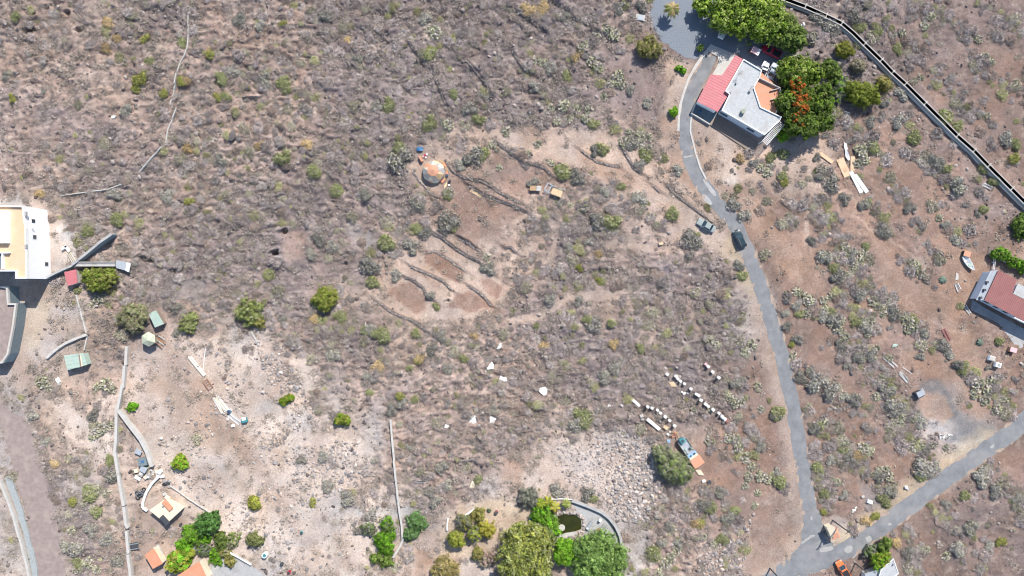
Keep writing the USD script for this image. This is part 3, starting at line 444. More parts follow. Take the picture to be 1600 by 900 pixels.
# ------------------------------------------------------------------ where plants grow
blocks = unary_union([road_pg.buffer(.5), yard_pg, pad_pg, track_pg.buffer(-.2), patio_pg, yardlow_pg, apron_pg, pond_pg.buffer(1)] + house_pads[1:2] + [LineString(WL(CANAL)).buffer(1.0)]
                     + [poly([(1085, 85), (1160, 80), (1225, 130), (1225, 185), (1185, 242), (1082, 188)]), poly([(-60, 320), (82, 322), (84, 440), (40, 590), (-60, 590)])] + house_pads[3:])
BANDS = [([(1320, 0), (1350, 15), (1385, 45), (1420, 80), (1440, 95)], 20), ([(1400, 60), (1430, 90), (1470, 110), (1490, 130)], 16), ([(1420, 0), (1450, 15), (1480, 30)], 14), ([(1530, 10), (1565, 25), (1600, 55)], 16), ([(1500, 45), (1530, 85), (1560, 110), (1600, 150)], 20),
         ([(1520, 95), (1540, 115), (1570, 150), (1600, 190)], 18), ([(1460, 130), (1490, 150), (1520, 175), (1560, 200)], 16), ([(1375, 232), (1395, 285), (1420, 320), (1437, 352), (1455, 385), (1468, 408)], 13), ([(1360, 310), (1375, 340), (1388, 368)], 12),
         ([(1270, 320), (1290, 350), (1310, 390), (1330, 430), (1350, 445)], 36), ([(1205, 265), (1230, 320), (1245, 360)], 22), ([(1430, 232), (1460, 270), (1490, 290)], 16), ([(1470, 350), (1500, 370), (1520, 382)], 13), ([(1405, 410), (1430, 425), (1442, 440)], 20),
         ([(1230, 458), (1260, 480), (1290, 495), (1315, 540), (1322, 565)], 17), ([(1312, 448), (1340, 490), (1362, 512)], 18), ([(1372, 458), (1400, 490), (1430, 510), (1452, 540)], 20), ([(1340, 540), (1360, 570), (1380, 600), (1420, 650), (1405, 680)], 36), ([(1455, 540), (1490, 570), (1512, 592)], 12),
         ([(1510, 590), (1550, 600), (1572, 640)], 26), ([(1252, 580), (1290, 600), (1310, 620), (1350, 640)], 28), ([(1262, 650), (1300, 680), (1332, 720)], 28), ([(1272, 700), (1290, 770), (1302, 818)], 20), ([(1310, 690), (1340, 720), (1380, 760), (1400, 780)], 26), ([(1425, 685), (1460, 720), (1452, 745)], 24),
         ([(1545, 720), (1565, 760), (1610, 800)], 24), ([(1420, 830), (1435, 860), (1440, 910)], 22), ([(1465, 790), (1500, 830), (1545, 890)], 30), ([(1405, 860), (1425, 910)], 18), ([(1290, 175), (1330, 200), (1370, 230)], 14), ([(1180, 245), (1210, 280)], 14), ([(1130, 255), (1150, 275)], 10),
         ([(1100, 760), (1130, 800), (1150, 850), (1140, 900)], 34), ([(1180, 680), (1210, 710), (1230, 760)], 14), ([(1140, 560), (1165, 620), (1180, 680)], 14)]
def density(px, py):
    r = lookup([[int(c) for c in row] for row in BMAP], px, py) / 9.0
    band = np.zeros_like(px)
    for pts, w_ in BANDS: band = np.maximum(band, line(pts, w_, 7, px, py))
    east = np.clip((px - 1130) / 60, 0, 1); r = r * (1 - east) + east * np.clip(.15 * r + 1.0 * band, 0, 1)
    south = (px > 1060) & (px < 1180) & (py > 730); r = np.where(south, np.maximum(r, band * .9), r)
    return r
def keepat(x, y):
    i = np.clip(np.searchsorted(gx, x), 0, len(gx) - 1); j = np.clip(np.searchsorted(gy, y), 0, len(gy) - 1); return keep[j, i]
import shapely
shapely.prepare(blocks)
def scatter(n, r, kind='bush', power=1.0, clump=.5):
    x, y = r.uniform(-126, 126, n), r.uniform(-72, 72, n); px, py = x / M + 800, 450 - y / M
    d = density(px, py) ** power * (1 - keepat(x, y)) if kind == 'bush' else np.ones(n)
    d = d * (1 - clump + clump * 2 * np.clip((fb(.1, 4, 61, x=x, y=y) - .5) * 3.2 + .5, 0, 1))
    ok = (r.random(n) < d); ok &= ~shapely.contains_xy(blocks, x, y); return x[ok], y[ok]

# ------------------------------------------------------------------ buildings
def at(px, py, z=0.0):
    x, y = W(px, py, z); return x, y
def rel(pts, o, z=0.0): return [(x - o[0], y - o[1]) for x, y in WL(pts, z)]
def ridge_roof(pg, z, along, pitch, thick=.05, amp=.05):
    """a sheet roof with raised ribs running in a direction; pg in local metres"""
    ms = [ext(pg, z - thick, z)]; c = A(along) / np.hypot(*along); nrm = A([-c[1], c[0]])
    v = A(pg.exterior.coords); s = v @ nrm
    out = []
    for k in np.arange(s.min() + pitch / 2, s.max(), pitch):
        p0 = nrm * k - c * 60; p1 = nrm * k + c * 60; g = LineString([p0, p1]).intersection(pg.buffer(-.04))
        for l in getattr(g, 'geoms', [g]):
            if l.length > .3:
                a, b = l.coords[0], l.coords[-1]; m = ((a[0] + b[0]) / 2, (a[1] + b[1]) / 2, z + amp / 2); out.append(box(m, (l.length, pitch * .3, amp), math.atan2(b[1] - a[1], b[0] - a[0])))
    return ms[0], out
def wallring(pg, t, z0, z1): return ext(pg.difference(pg.buffer(-t, join_style=2)), z0, z1)

# --- house with the red metal roof, top right
zH = 3.3; o = W(1155, 150, 0); oh = thing('house', 'white flat-roofed house with red metal roof and terracotta terrace beside the gravel yard', 'house', (*o, 0))
white = [(1161, 92.5), (1190, 110), (1186.5, 122), (1180, 133), (1178, 137.6), (1188, 167.5), (1221, 183), (1218, 189), (1194, 211.6), (1127, 173), (1139, 147.6), (1132.5, 142.6), (1150, 112)]
redr = [(1149, 86), (1160.6, 92.2), (1149.6, 111.8), (1132, 142.8), (1138.4, 147.8), (1121.5, 175), (1089, 159), (1111, 116), (1128, 118), (1140, 100)]
terr = [(1179, 136), (1187.5, 122.5), (1190, 111.5), (1219, 137), (1222, 152), (1213, 177), (1189, 166.4)]
wp, rp, tp = (Polygon(rel(p, o, z)).buffer(0) for p, z in ((white, zH), (redr, zH - .35), (terr, zH - .5)))
part('wall', ext(wp.buffer(-.12, join_style=2), -.1, zH - .12), 'blue_grey_wall', oh)
part('roof', ext(wp.buffer(-.02, join_style=2), zH - .115, zH), 'roof_white', oh)
part('parapet', wallring(wp, .2, zH + .003, zH + .32), 'white_paint', oh)
part('lower_wall', ext(rp.buffer(-.35, join_style=2).difference(wp.buffer(.05)), -.1, zH - .65), 'white_paint', oh)
sh, ribs = ridge_roof(rp, zH - .35, A(W(1121, 175)) - A(W(1089, 159)), .62, amp=.035)
rr = part('metal_roof', sh, 'red_sheet', oh)
for k, r_ in enumerate(ribs): part('rib', r_, 'red_sheet', rr)
part('terrace', ext(tp.difference(wp.buffer(.01)), -.1, zH - 1.0), 'terracotta', oh)
part('terrace_parapet', ext(LineString(rel([(1187, 121.5), (1219, 137), (1222, 152), (1213, 177)], o, zH - .3)).buffer(.1, join_style=2), -.1, zH - .3), 'pale_concrete', oh)
part('terrace_parapet', ext(LineString(rel([(1206, 155), (1221.5, 152)], o, zH - .3)).buffer(.08, join_style=2), zH - .997, zH - .45), 'pale_concrete', oh)
part('terrace_parapet', ext(LineString(rel([(1205, 141), (1217.5, 137.8)], o, zH - .3)).buffer(.08, join_style=2), zH - .997, zH - .45), 'pale_concrete', oh)
pl = A(rel([(1219, 189), (1191, 221)], o, 2.6))
for s_ in (0, 1.3):
    dv = (pl[1] - pl[0]) / np.hypot(*(pl[1] - pl[0])); nv = A([-dv[1], dv[0]]) * s_; part('pergola_beam', bar((*(pl[0] + nv), 2.5), (*(pl[1] + nv), 2.5), .06), 'white_paint', oh)
for k in range(17):
    p = pl[0] + (pl[1] - pl[0]) * (k + .5) / 17; nv = A([-dv[1], dv[0]]); part('pergola_slat', box((*(p + nv * .65), 2.61), (1.7, .12, .08), math.atan2(nv[1], nv[0])), 'white_paint', oh)
for k in (0, 1):
    p = pl[k]; part('pergola_post', box((*p, 1.2), (.14, .14, 2.6)), 'white_paint', oh)
wa, wb = A(rel([(1127, 173), (1194, 211.6)], o, zH)); dv = (wb - wa) / np.hypot(*(wb - wa)); nv = A([dv[1], -dv[0]])
for t in (.10, .73):
    p = wa + (wb - wa) * t - nv * .12; an = math.atan2(dv[1], dv[0])
    w1 = part('window', box((*(p + nv * .02), 1.75), (1.9, .08, 1.0), an), 'dark_steel', oh); part('pane', box((*(p + nv * .055), 1.75), (1.7, .02, .84), an), 'window', w1)
for q_ in ((1141.3, 144.5), (1150, 130)): part('roof_vent', cyl((*A(rel([q_], o, zH))[0], zH + .25), .22, .5, 12), 'grey_concrete', oh)
part('roof_hatch', box((*A(rel([(1173, 140)], o, zH))[0], zH + .3), (.5, 1.4, .6), -.6), 'grey_concrete', oh)
ac = A(rel([(1160, 175)], o, zH))[0]; part('water_tank', cyl((*ac, zH + .45), .5, .85, 16), 'dull_green', oh); part('roof_pipe', bar((*(ac + A([.3, .4])), zH + .06), (*(ac + A([3.2, 4.6])), zH + .06), .05, 6), 'grey_concrete', oh)
an_ = A(rel([(1153, 118)], o, zH))[0]; part('aerial', [bar((*an_, zH), (*an_, zH + 1.8), .04, 6)] + [bar((an_[0] - .5, an_[1] + .15 * q_, zH + 1.7), (an_[0] + .5, an_[1] + .15 * q_ + .2, zH + 1.7), .02, 5) for q_ in range(-2, 3)], 'dark_steel', oh)
solo('deck', ext(poly([(1122, 181), (1186, 223), (1174, 239), (1109, 195)]), -.05, .22), 'old_wood', 'brown timber deck in the shade under the red-roofed house', 'deck')
solo('sunken_court', ext(poly([(1088, 161), (1121, 178), (1108, 194), (1080, 178)]), -.05, .06), 'teal_wall', 'dark tiled courtyard below the corner of the red metal roof', 'courtyard')
solo('court_wall', ext(LineString(WL([(1086, 163), (1080, 178), (1108, 195)])).buffer(.12, join_style=2), -.05, .7), 'pale_concrete', 'low pale wall round the dark courtyard beside the lane', 'wall')
def barrel(px, py, mat_, label, r=.35, h=.9):
    x, y = W(px, py); t = thing('barrel', label, 'barrel', (x, y, float(hgt(x, y))))
    pr = [(.0, 0), (r * .9, 0), (r, h * .1), (r * 1.04, h * .5), (r, h * .9), (r * .9, h)]
    part('body', trimesh.creation.revolve(pr + [(.0, h)], sections=18), mat_, t); part('rim', cyl((0, 0, h + .02), r * .75, .05, 16), 'dark_steel', t); return t
barrel(1093, 174.5, 'blue_plastic', 'blue water barrel standing in the dark courtyard by the red roof')
t = thing('lean_to', 'small pink and white roofed lean-to beside the parked white pickup', 'lean-to', (*W(1176, 84), 0), math.atan2(-16, 28))
part('roof', box((0, 0, 2.1), (1.9, 1.5, .08), tilt=(.06, (1, 0, 0))), 'pink', t); part('roof_edge', box((.75, 0, 2.16), (.55, 1.52, .05), tilt=(.06, (1, 0, 0))), 'white_paint', t)
for a_ in (-.85, .85):
    for b_ in (-.65, .65): part('post', box((a_, b_, 1.0), (.1, .1, 2.05)), 'old_wood', t)
part('back_wall', box((-.9, 0, 1.0), (.08, 1.3, 1.9)), 'maroon_sheet', t)

# --- white house at the left edge with the peach roof terrace, and the raised drive below it
zL = 8.2; oL = W(30, 380); hl = thing('white_house', 'large white house with peach roof terrace at the left edge of the photograph', 'house', (*oL, 0))
base = Polygon(rel([(-60, 326), (73.5, 328), (78, 361), (79.5, 436), (62, 436), (62, 425), (-60, 425)], oL)).buffer(0)
part('wall', ext(base, -.1, zL - .9), 'bright_white', hl)
rt = Polygon(rel([(-20, 326), (40.5, 328), (45, 361), (46, 424), (-20, 424)], oL, zL)).buffer(0)
rt = base.intersection(rt.buffer(20)); 
part('roof', ext(base.buffer(-.25, join_style=2), zL - .897, zL - .6), 'peach_deck', hl)
part('parapet', wallring(base, .28, zL - .897, zL), 'white_paint', hl)
bl = Polygon(rel([(-60, 327), (13.5, 329), (13.5, 380), (-60, 380)], oL, zL)).buffer(0).intersection(base.buffer(-.3)); part('stair_block', ext(bl, zL - .597, zL + .6), 'bright_white', hl)
part('partition', ext(LineString(rel([(-20, 395), (14, 395)], oL, zL)).buffer(.12), zL - .597, zL + .3), 'white_paint', hl)
part('partition', ext(LineString(rel([(4, 395), (4, 420)], oL, zL)).buffer(.12), zL - .597, zL + .2), 'white_paint', hl)
part('skylight', ext(Polygon(rel([(-10, 397), (2, 397), (2, 420), (-10, 420)], oL, zL)), zL - .597, zL - .4), 'teal_wall', hl)
for (a_, b_, zz) in ((40.5, 334, .35), (40.5, 385, .35), (2, 333, 1.0), (2, 360, 1.0)): part('roof_vent', box((*A(rel([(a_, b_)], oL, zL))[0], zL - .4 + zz), (.35, .9, .5)), 'grey_concrete', hl)
ea, eb = A(rel([(78, 361)], oL))[0], A(rel([(79.5, 436)], oL))[0]
for yy, zz in ((349, 5.4), (373, 5.4), (413, 1.5)):
    x_ = float(np.interp(yy, [328, 361, 436], [73.5, 78, 79.5])); p = A(rel([(x_, yy)], oL))[0]; p = A([p[0], (450 - yy) * M - oL[1]])
    w1 = part('window', box((p[0] + .02, p[1], zz), (.1, .95, 1.2)), 'grey_concrete', hl); part('pane', box((p[0] + .06, p[1], zz), (.04, .75, 1.0)), 'window', w1)
part('ledge', box((ea[0] + .1, (450 - 361) * M - oL[1], 6.2), (.5, .25, .15)), 'grey_concrete', hl)
drive = poly([(-60, 442), (14, 448), (16, 474), (28, 474), (23, 512), (15, 553), (6, 567), (-60, 572)], 0)
zD = 3.2; drv = Polygon([(x * (1 - zD / CAM_H), y * (1 - zD / CAM_H)) for x, y in drive.exterior.coords]).buffer(0)
td = thing('raised_drive', 'raised concrete driveway with pale capping and tall dark stone face below the white house', 'retaining wall', (0, 0, 0))
part('stone_face', ext(drv, -.1, zD - .05), 'teal_wall', td); part('paving', ext(drv.buffer(-.35, join_style=2), zD - .047, zD), 'track_dirt', td)
part('capping', wallring(drv.buffer(.05, join_style=2), .42, zD - .047, zD + .55), 'pale_concrete', td)
WALLS = []
def wall_line(name, pts, w_, h_, mat_, label, cat='wall', cap=None, seg=None, z0=-.3, seed=0, group=None):
    """a masonry wall that follows the ground, in lengths butted end to end; blocks are parts"""
    WALLS.append(pts); t = thing(name, label, cat, (0, 0, 0), group=group); L = LineString(WL(pts)); n = max(2, int(round(L.length / (seg or 2.4)))); r = np.random.default_rng(seed + 100)
    for k in range(n):
        a, b = L.interpolate(k / n, True).coords[0], L.interpolate((k + 1) / n, True).coords[0]; g = float(max(hgt(*a), hgt(*b)))
        d = A(b) - A(a); ln = np.hypot(*d); an = math.atan2(d[1], d[0]); mid = (A(a) + A(b)) / 2; hh = h_ + r.uniform(-.05, .05)
        part('block', cham((*mid, g + (hh + z0) / 2), (ln + .04 - .02 * (k % 2), w_ + r.uniform(-.04, .04), hh - z0), an, .04), mat_, t)
        if cap: part('coping', cham((*mid, g + hh + .045), (ln + .03, w_ + .12, .08), an, .02), cap, t)
    return t
wall_line('retaining_wall', [(75, 436), (98, 424), (122, 414)], .4, 1.5, 'teal_wall', 'grey retaining wall running from the white house past the small red-roofed hut', seg=1.6, seed=1, cap='grey_concrete')
wall_line('retaining_wall', [(122, 414), (140, 401), (160, 384), (184, 367)], .45, 2.2, 'teal_wall', 'tall grey retaining wall slanting up the slope right of the white house', seg=1.8, seed=2, cap='grey_concrete')
t = thing('water_channel', 'grey concrete channel on a wall ending at a pale tank right of the white house', 'channel', (*W(157, 413), 0))
for s_ in (-.45, .45): part('side', box((0, s_, 1.1), (9.0, .16, 2.2)), 'pale_concrete', t)
part('bed', box((0, 0, .95), (8.9, .74, 1.9)), 'grey_concrete', t)
part('tank', hull([(4.55, -.95, -.1), (6.9, -1.6, -.1), (7.3, .4, -.1), (4.55, .95, -.1), (4.6, -.9, 1.7), (6.8, -1.5, 1.7), (7.1, .35, 1.7), (4.6, .9, 1.7)]), 'grey_sheet', t)
part('tank_edge', hull([(6.82, -1.5, 1.4), (7.5, -1.9, 1.4), (7.9, .2, 1.4), (7.12, .35, 1.4), (6.82, -1.5, 1.8), (7.4, -1.8, 1.8), (7.8, .2, 1.8), (7.12, .35, 1.8)]), 'white_paint', t)
t = thing('steel_frame', 'white frame of pipes and troughs lying beside the grey retaining wall', 'frame', (*W(113, 398), .1), -.95)
part('trough', cham((-1.7, .1, .35), (1.7, .6, .5), 0, .05), 'white_paint', t); part('trough', cham((-2.2, -.35, .35), (.5, 1.5, .5), 0, .05), 'white_paint', t)
for k, y_ in enumerate((-.35, 0, .35)): part('pole', bar((-1, y_, .7), (3.4, y_ * 1.4, 1.35), .06), 'cream', t)
part('crossbar', bar((3.2, -.6, 1.38), (3.2, .6, 1.38), .06), 'cream', t)
def small_house(name, label, cat, pts, h, wall, roof, pitch=.6, over=.12, ridge=True, along=None, extra=None, panels=None):
    c = np.mean(pts, 0); o_ = W(*c, h); t_ = thing(name, label, cat, (*o_, float(hgt(*o_)))); pg = Polygon(rel(pts, o_, h)).buffer(0)
    part('wall', ext(pg.buffer(-over, join_style=2), -.4, h - .1), wall, t_)
    al = along or (A(rel([pts[1]], o_, h))[0] - A(rel([pts[0]], o_, h))[0]); sh_, rb = ridge_roof(pg, h, al, pitch, .09, .045)
    rf = part('roof', sh_, roof, t_)
    if ridge:
        for r_ in rb: part('rib', r_, roof, rf)
    return t_, o_, pg
t, _, _ = small_house('red_roofed_hut', 'small hut with a pinkish red tile roof below the grey retaining wall', 'hut', [(100, 425), (119, 421), (121, 442), (106, 447)], 1.9, 'pale_concrete', 'red_sheet', .35)
t, o_, _ = small_house('green_shed', 'pale green metal shed with a brown strip on its roof on the left slope', 'shed', [(99.6, 555.5), (130, 551.5), (136, 570), (105, 578.5)], 2.1, 'green_sheet', 'green_sheet', .9)
part('strip', box((1.1, .05, 2.17), (.3, 2.9, .09), .15), 'old_wood', t); part('skylight', box((1.42, .02, 2.175), (.22, 2.6, .10), .15), 'cream', t); part('door', box((-.2, -1.5, .8), (.8, .08, 1.6), .15), 'dark_steel', t)
part('meter_box', box((-2.7, -.1, .9), (.5, .6, .5), .15), 'green_sheet', t)
# hexagonal gazebo
zg = 2.4; og = W(232, 530, zg); t = thing('gazebo', 'hexagonal gazebo with pale green felt roof panels at the top of the white barrier wall', 'gazebo', (*og, float(hgt(*og))))
hx = [(1.75 * math.cos(a), 1.75 * math.sin(a)) for a in np.arange(6) * math.pi / 3 + math.pi / 6 + .05]; ax = A([.15, -.25, zg + .75])
for k in range(6):
    a, b = A([*hx[k], zg]), A([*hx[(k + 1) % 6], zg]); n_ = A([0, 0, -.07]); s_ = .985; cen = (a + b + ax) / 3
    tri = [cen + (p - cen) * s_ for p in (a, b, ax)]; part('roof_panel', hull(tri + [p + n_ for p in tri]), 'dull_green' if k == 4 else 'pale_green', t)
for x_, y_ in hx: part('post', box((x_ * .92, y_ * .92, zg / 2 - .1), (.12, .12, zg + .1)), 'old_wood', t)
part('railing', ext(Polygon(hx).buffer(-.1).difference(Polygon(hx).buffer(-.2)), .75, .85), 'old_wood', t); part('floor', ext(Polygon(hx).buffer(.1), -.3, .12), 'old_wood', t)
t, _, _ = small_house('lean_to', 'blue green corrugated lean-to behind the hexagonal gazebo', 'lean-to', [(232, 490), (243.5, 485), (256, 506), (242, 512)], 1.9, 'old_wood', 'green_sheet', .35)
t = thing('timber_stack', 'stack of weathered timber and boards beside the hexagonal gazebo', 'timber', (*W(252, 532), 0), -.6)
for k in range(7): part('board', box((rng.uniform(-.3, .3), -.9 + k * .28, .25 + rng.uniform(0, .5)), (2.2 + rng.uniform(-.4, .5), .22, .06), rng.uniform(-.08, .08)), ('rust', 'old_wood', 'pale_concrete', 'wood')[k % 4], t)
part('bearer', box((0, -.05, .1), (.2, 2.2, .2)), 'old_wood', t)
# --- dome hut in the middle
zd = 2.9; od = W(677, 267, zd * .6); t = thing('dome_hut', 'round faceted dome hut with terracotta top and grey patchwork panels', 'dome hut', (*od, float(hgt(*od)) - .02))
def ringp(r_, z_, off=0): return [A([r_ * math.cos(a), r_ * math.sin(a), z_]) for a in np.arange(10) * math.pi / 5 + off]
R0, R1, R2 = ringp(2.75, .0), ringp(2.55, 1.35, .3), ringp(1.35, 2.35, 0)
kinds = ['tarp', 'cream', 'pale_wood', 'tarp', 'terracotta', 'grey_concrete', 'tarp', 'cream', 'tarp', 'wood']; top = A([0, 0, 2.75])
def panel(ps, m_, nm='panel', sc=.965, th=.07):
    ps = [A(p) for p in ps]; cen = sum(ps) / len(ps); ps = [cen + (p - cen) * sc for p in ps]; part(nm, hull(ps + [p * A([.97, .97, 1]) - A([0, 0, th]) for p in ps]), m_, t)
for k in range(10):
    j = (k + 1) % 10
    panel((R0[k], R0[j], R1[k]), kinds[(k * 3) % 10]); panel((R1[k], R1[j], R0[j]), kinds[(k * 7 + 2) % 10]); panel((R1[k], R2[k], R2[j]), kinds[(k * 3 + 5) % 10]); panel((R1[k], R1[j], R2[j]), kinds[(k + 1) % 10])
    panel((R2[k], R2[j], top), 'terracotta', 'top_panel')
part('frame', trimesh.creation.icosphere(2, 1.0).apply_transform(np.diag([2.3, 2.3, 2.2, 1])), 'old_wood', t)
for k in range(-3, 3):
    a0 = k * .35 + .1; part('deck_board', hull([(r_ * math.cos(a), r_ * math.sin(a), z_) for r_ in (2.75, 3.3) for a in (a0, a0 + .33) for z_ in (.1, .35)]), 'orange_tile' if k % 2 else 'wood', t)
def heap(name, label, cat, px, py, items, rz=0.0, z=None):
    """several pieces that lie together: (kind, x, y, z, sx, sy, sz, turn, material)"""
    x, y = W(px, py); t_ = thing(name, label, cat, (x, y, float(hgt(x, y)) if z is None else z), rz)
    for nm, a, b, c, d, e, f, an, m_ in items: part(nm, cham((a, b, c), (d, e, f), an, min(.04, f * .3)), m_, t_)
    return t_
def cloth(px, py, pts, mat_, label, name='tarpaulin', cat='tarpaulin', h=.25, seed=0):
    """a crumpled sheet lying on the ground with real thickness"""
    x, y = W(px, py); pg = Polygon(pts); r = np.random.default_rng(seed); x0, y0, x1, y1 = pg.bounds; step = max(x1 - x0, y1 - y0) / 12
    gx_, gy_ = np.meshgrid(np.arange(x0, x1 + step, step), np.arange(y0, y1 + step, step)); v, f = trimesh.creation.triangulate_polygon(pg.segmentize(step), engine='earcut')
    m = trimesh.Trimesh(np.c_[v, np.zeros(len(v))], f, process=False).subdivide().subdivide(); v = m.vertices.copy()
    v[:, 2] = h * meshkit.fbm(np.c_[v[:, :2] * 1.1, np.full(len(v), seed * 3.1)], 3, seed) + .06; m.vertices = v
    if m.face_normals[:, 2].mean() < 0: m.invert()
    b = m.copy(); b.vertices = v - A([0, 0, .03]); b.invert(); m = trimesh.util.concatenate([m, b]); m.apply_translation([x, y, float(hgt(x, y))]); SPOTS.append((x, y, cat))
    return solo(name, m, mat_, label, cat)
cloth(656, 233, [(-.9, -.3), (-.3, -.6), (.7, -.5), (1.0, .1), (.3, .5), (-.5, .5)], 'blue_plastic', 'crumpled blue tarpaulin above the dome hut', h=.7, seed=1)
heap('crate_pile', 'pile of red and white crates just above the dome hut', 'crates', 664, 243, [('crate', 0, 0, .2, .5, .4, .4, .3, 'red_paint'), ('crate', .5, .2, .2, .4, .4, .4, .1, 'white_paint'), ('crate', -.4, -.3, .15, .5, .3, .3, .8, 'pink'), ('crate', .2, -.5, .2, .4, .4, .4, .5, 'hive_white')])
heap('board', 'orange board leaning by the upper left side of the dome hut', 'board', 658, 249, [('board', 0, 0, .5, .5, 1.5, .9, .5, 'terracotta')])
barrel(698.5, 274.5, 'blue_plastic', 'blue barrel right of the dome hut', .32, .8); barrel(703, 283, 'dark_steel', 'dark barrel below the blue barrel beside the dome hut', .3, .7)
heap('pallet', 'pale pallets and boards lying right below the dome hut', 'pallet', 699, 290, [('slat', -.4, -.3 + k * .22, .1, 1.1, .16, .06, .9, 'pale_wood') for k in range(4)] + [('sack', .4, .1, .15, .5, .4, .3, .2, 'hive_white')])
heap('plank_stack', 'pale yellow planks lying beside the dry stone wall right of the dome hut', 'planks', 744.5, 302.5, [('plank', 0, -.3 + k * .2, .12, 3.2, .17, .1, 0, 'pale_wood') for k in range(4)], math.radians(-29))
small_house('brown_hut', 'tiny hut with a flat brown roof, left one of the pair on the terrace', 'hut', [(828.5, 290.5), (838, 290.8), (837, 298.5), (827.5, 298)], 1.0, 'old_wood', 'wood', .4)
small_house('white_hut', 'tiny hut with a flat white roof beside the brown-roofed one on the terrace', 'hut', [(838.6, 290.8), (846, 291), (845, 299), (837.6, 298.6)], 1.0, 'old_wood', 'pale_concrete', .4)
small_house('tan_hut', 'tan and orange roofed goat shelter right of the paired tiny huts', 'shelter', [(864, 294), (879, 299.5), (876, 309), (860, 303)], 1.0, 'old_wood', 'pale_wood', .3)
t = thing('hurdle', 'white timber frame standing against the tan shelter on the terrace', 'frame', (*W(859, 295), 0), -.5)
for a_, b_, l_, an in ((0, .9, 2.0, 0), (0, -.9, 2.0, 0), (-1, 0, 1.8, 1.57), (0, 0, 1.8, 1.57)): part('rail', box((a_, b_, .5), (l_, .25, .12), an), 'grey_sheet', t)
for a_, b_ in ((-1, -.9), (-1, .9), (1, -.9), (1, .9)): part('leg', box((a_ * .95, b_, .2), (.12, .12, .5)), 'grey_sheet', t)
# --- maroon roofed house at the right edge
zR = 3.3; oR = W(1570, 460); t = thing('maroon_roofed_house', 'house with maroon metal roof and grey side strip at the right edge', 'house', (*oR, 0))
mr = Polygon(rel([(1560, 422), (1589, 437), (1582, 459), (1640, 487), (1625, 514), (1587, 495), (1538, 469)], oR, zR)).buffer(0); gr = Polygon(rel([(1547.5, 423), (1559.8, 422), (1537.8, 469), (1525, 469)], oR, zR - .3)).buffer(0)
wr = Polygon(rel([(1590.5, 443), (1640, 466), (1640, 486.5), (1583.2, 459)], oR, zR - .5)).buffer(0); whole = unary_union([mr.buffer(.05), gr.buffer(.05), wr.buffer(.05)]).buffer(-.35)
part('wall', ext(whole, -.1, zR - .75), 'blue_grey_wall', t); s1, rb = ridge_roof(mr, zR, A(W(1560, 422)) - A(W(1538, 469)), .45); rf = part('metal_roof', s1, 'maroon_sheet', t)
for r_ in rb: part('rib', r_, 'maroon_sheet', rf)
s1, rb = ridge_roof(gr, zR - .3, A(W(1560, 422)) - A(W(1538, 469)), .6); rf = part('grey_roof', s1, 'grey_sheet', t)
for r_ in rb: part('rib', r_, 'grey_sheet', rf)
part('white_roof', ext(wr, zR - .745, zR - .5), 'roof_white', t); part('parapet', ext(LineString(rel([(1587, 496), (1626, 515)], oR, zR)).buffer(.2), zR - .74, zR - .1), 'white_paint', t)
for q_ in ((1537, 453), (1541, 441), (1531, 465)): part('roof_vent', box((*A(rel([q_], oR, zR - .3))[0], zR - .05), (.5, .5, .5)), 'dark_steel', t)
wa, wb = A(rel([(1538, 469), (1587, 495)], oR, zR)); dv = (wb - wa) / np.hypot(*(wb - wa)); nv = A([dv[1], -dv[0]])
for u in (.2, .5, .8):
    p = wa + (wb - wa) * u - nv * .33; w1 = part('window', box((*p, 1.6), (1.2, .12, .9), math.atan2(dv[1], dv[0])), 'dark_steel', t); part('pane', box((*(p + nv * .07), 1.6), (1.0, .02, .75), math.atan2(dv[1], dv[0])), 'window', w1)
struct('terrace_paving', sheet(poly([(1519, 468), (1540, 482), (1640, 535), (1640, 560), (1590, 545), (1560, 505), (1517, 484)]), .01), 'grey_concrete')
t = thing('fence', 'white rail fence along the hedge above the maroon-roofed house', 'fence', (0, 0, 0))
fp = WL([(1549.5, 421), (1551, 400), (1577, 414), (1605, 430), (1640, 448)])
for a, b in zip(fp[:-1], fp[1:]):
    n = max(2, int(math.dist(a, b) / 1.3))
    for k in range(n): part('post', box((a[0] + (b[0] - a[0]) * k / n, a[1] + (b[1] - a[1]) * k / n, .5), (.12, .12, 1.1)), 'white_paint', t)
    for z_ in (.45, .98): part('rail', bar((*a, z_), (*b, z_), .07, 6), 'white_paint', t)
# --- kiosk at the junction
zk = 2.5; ok_ = W(1301, 832, zk); t = thing('kiosk', 'small kiosk with a cream and terracotta gabled roof at the road junction', 'kiosk', (*ok_, 0), 0)
foot = Polygon(rel([(1293, 825), (1303, 822), (1312, 840), (1300, 843)], ok_, zk)).buffer(0); part('wall', ext(foot.buffer(-.15, join_style=2), -.1, zk - .1), 'cream', t)
def gable(pts, z_, m_, nm='roof_slope'):
    q_ = [A([*p, zz]) for p, zz in zip(rel(pts, ok_, zk), z_)]; part(nm, hull(q_ + [p - A([0, 0, .1]) for p in q_]), m_, t)
gable([(1292, 825), (1302.2, 821.5), (1305.5, 830), (1299, 841)], (zk, zk + .5, zk + .5, zk), 'cream'); gable([(1302.8, 821.5), (1308, 824), (1313, 840), (1301, 844), (1301, 838), (1305.9, 830)], (zk + .5, zk + .1, zk, zk, zk + .2, zk + .5), 'terracotta')
part('door', box((-.9, -.8, .9), (.08, .9, 1.8), .3), 'dark_steel', t)
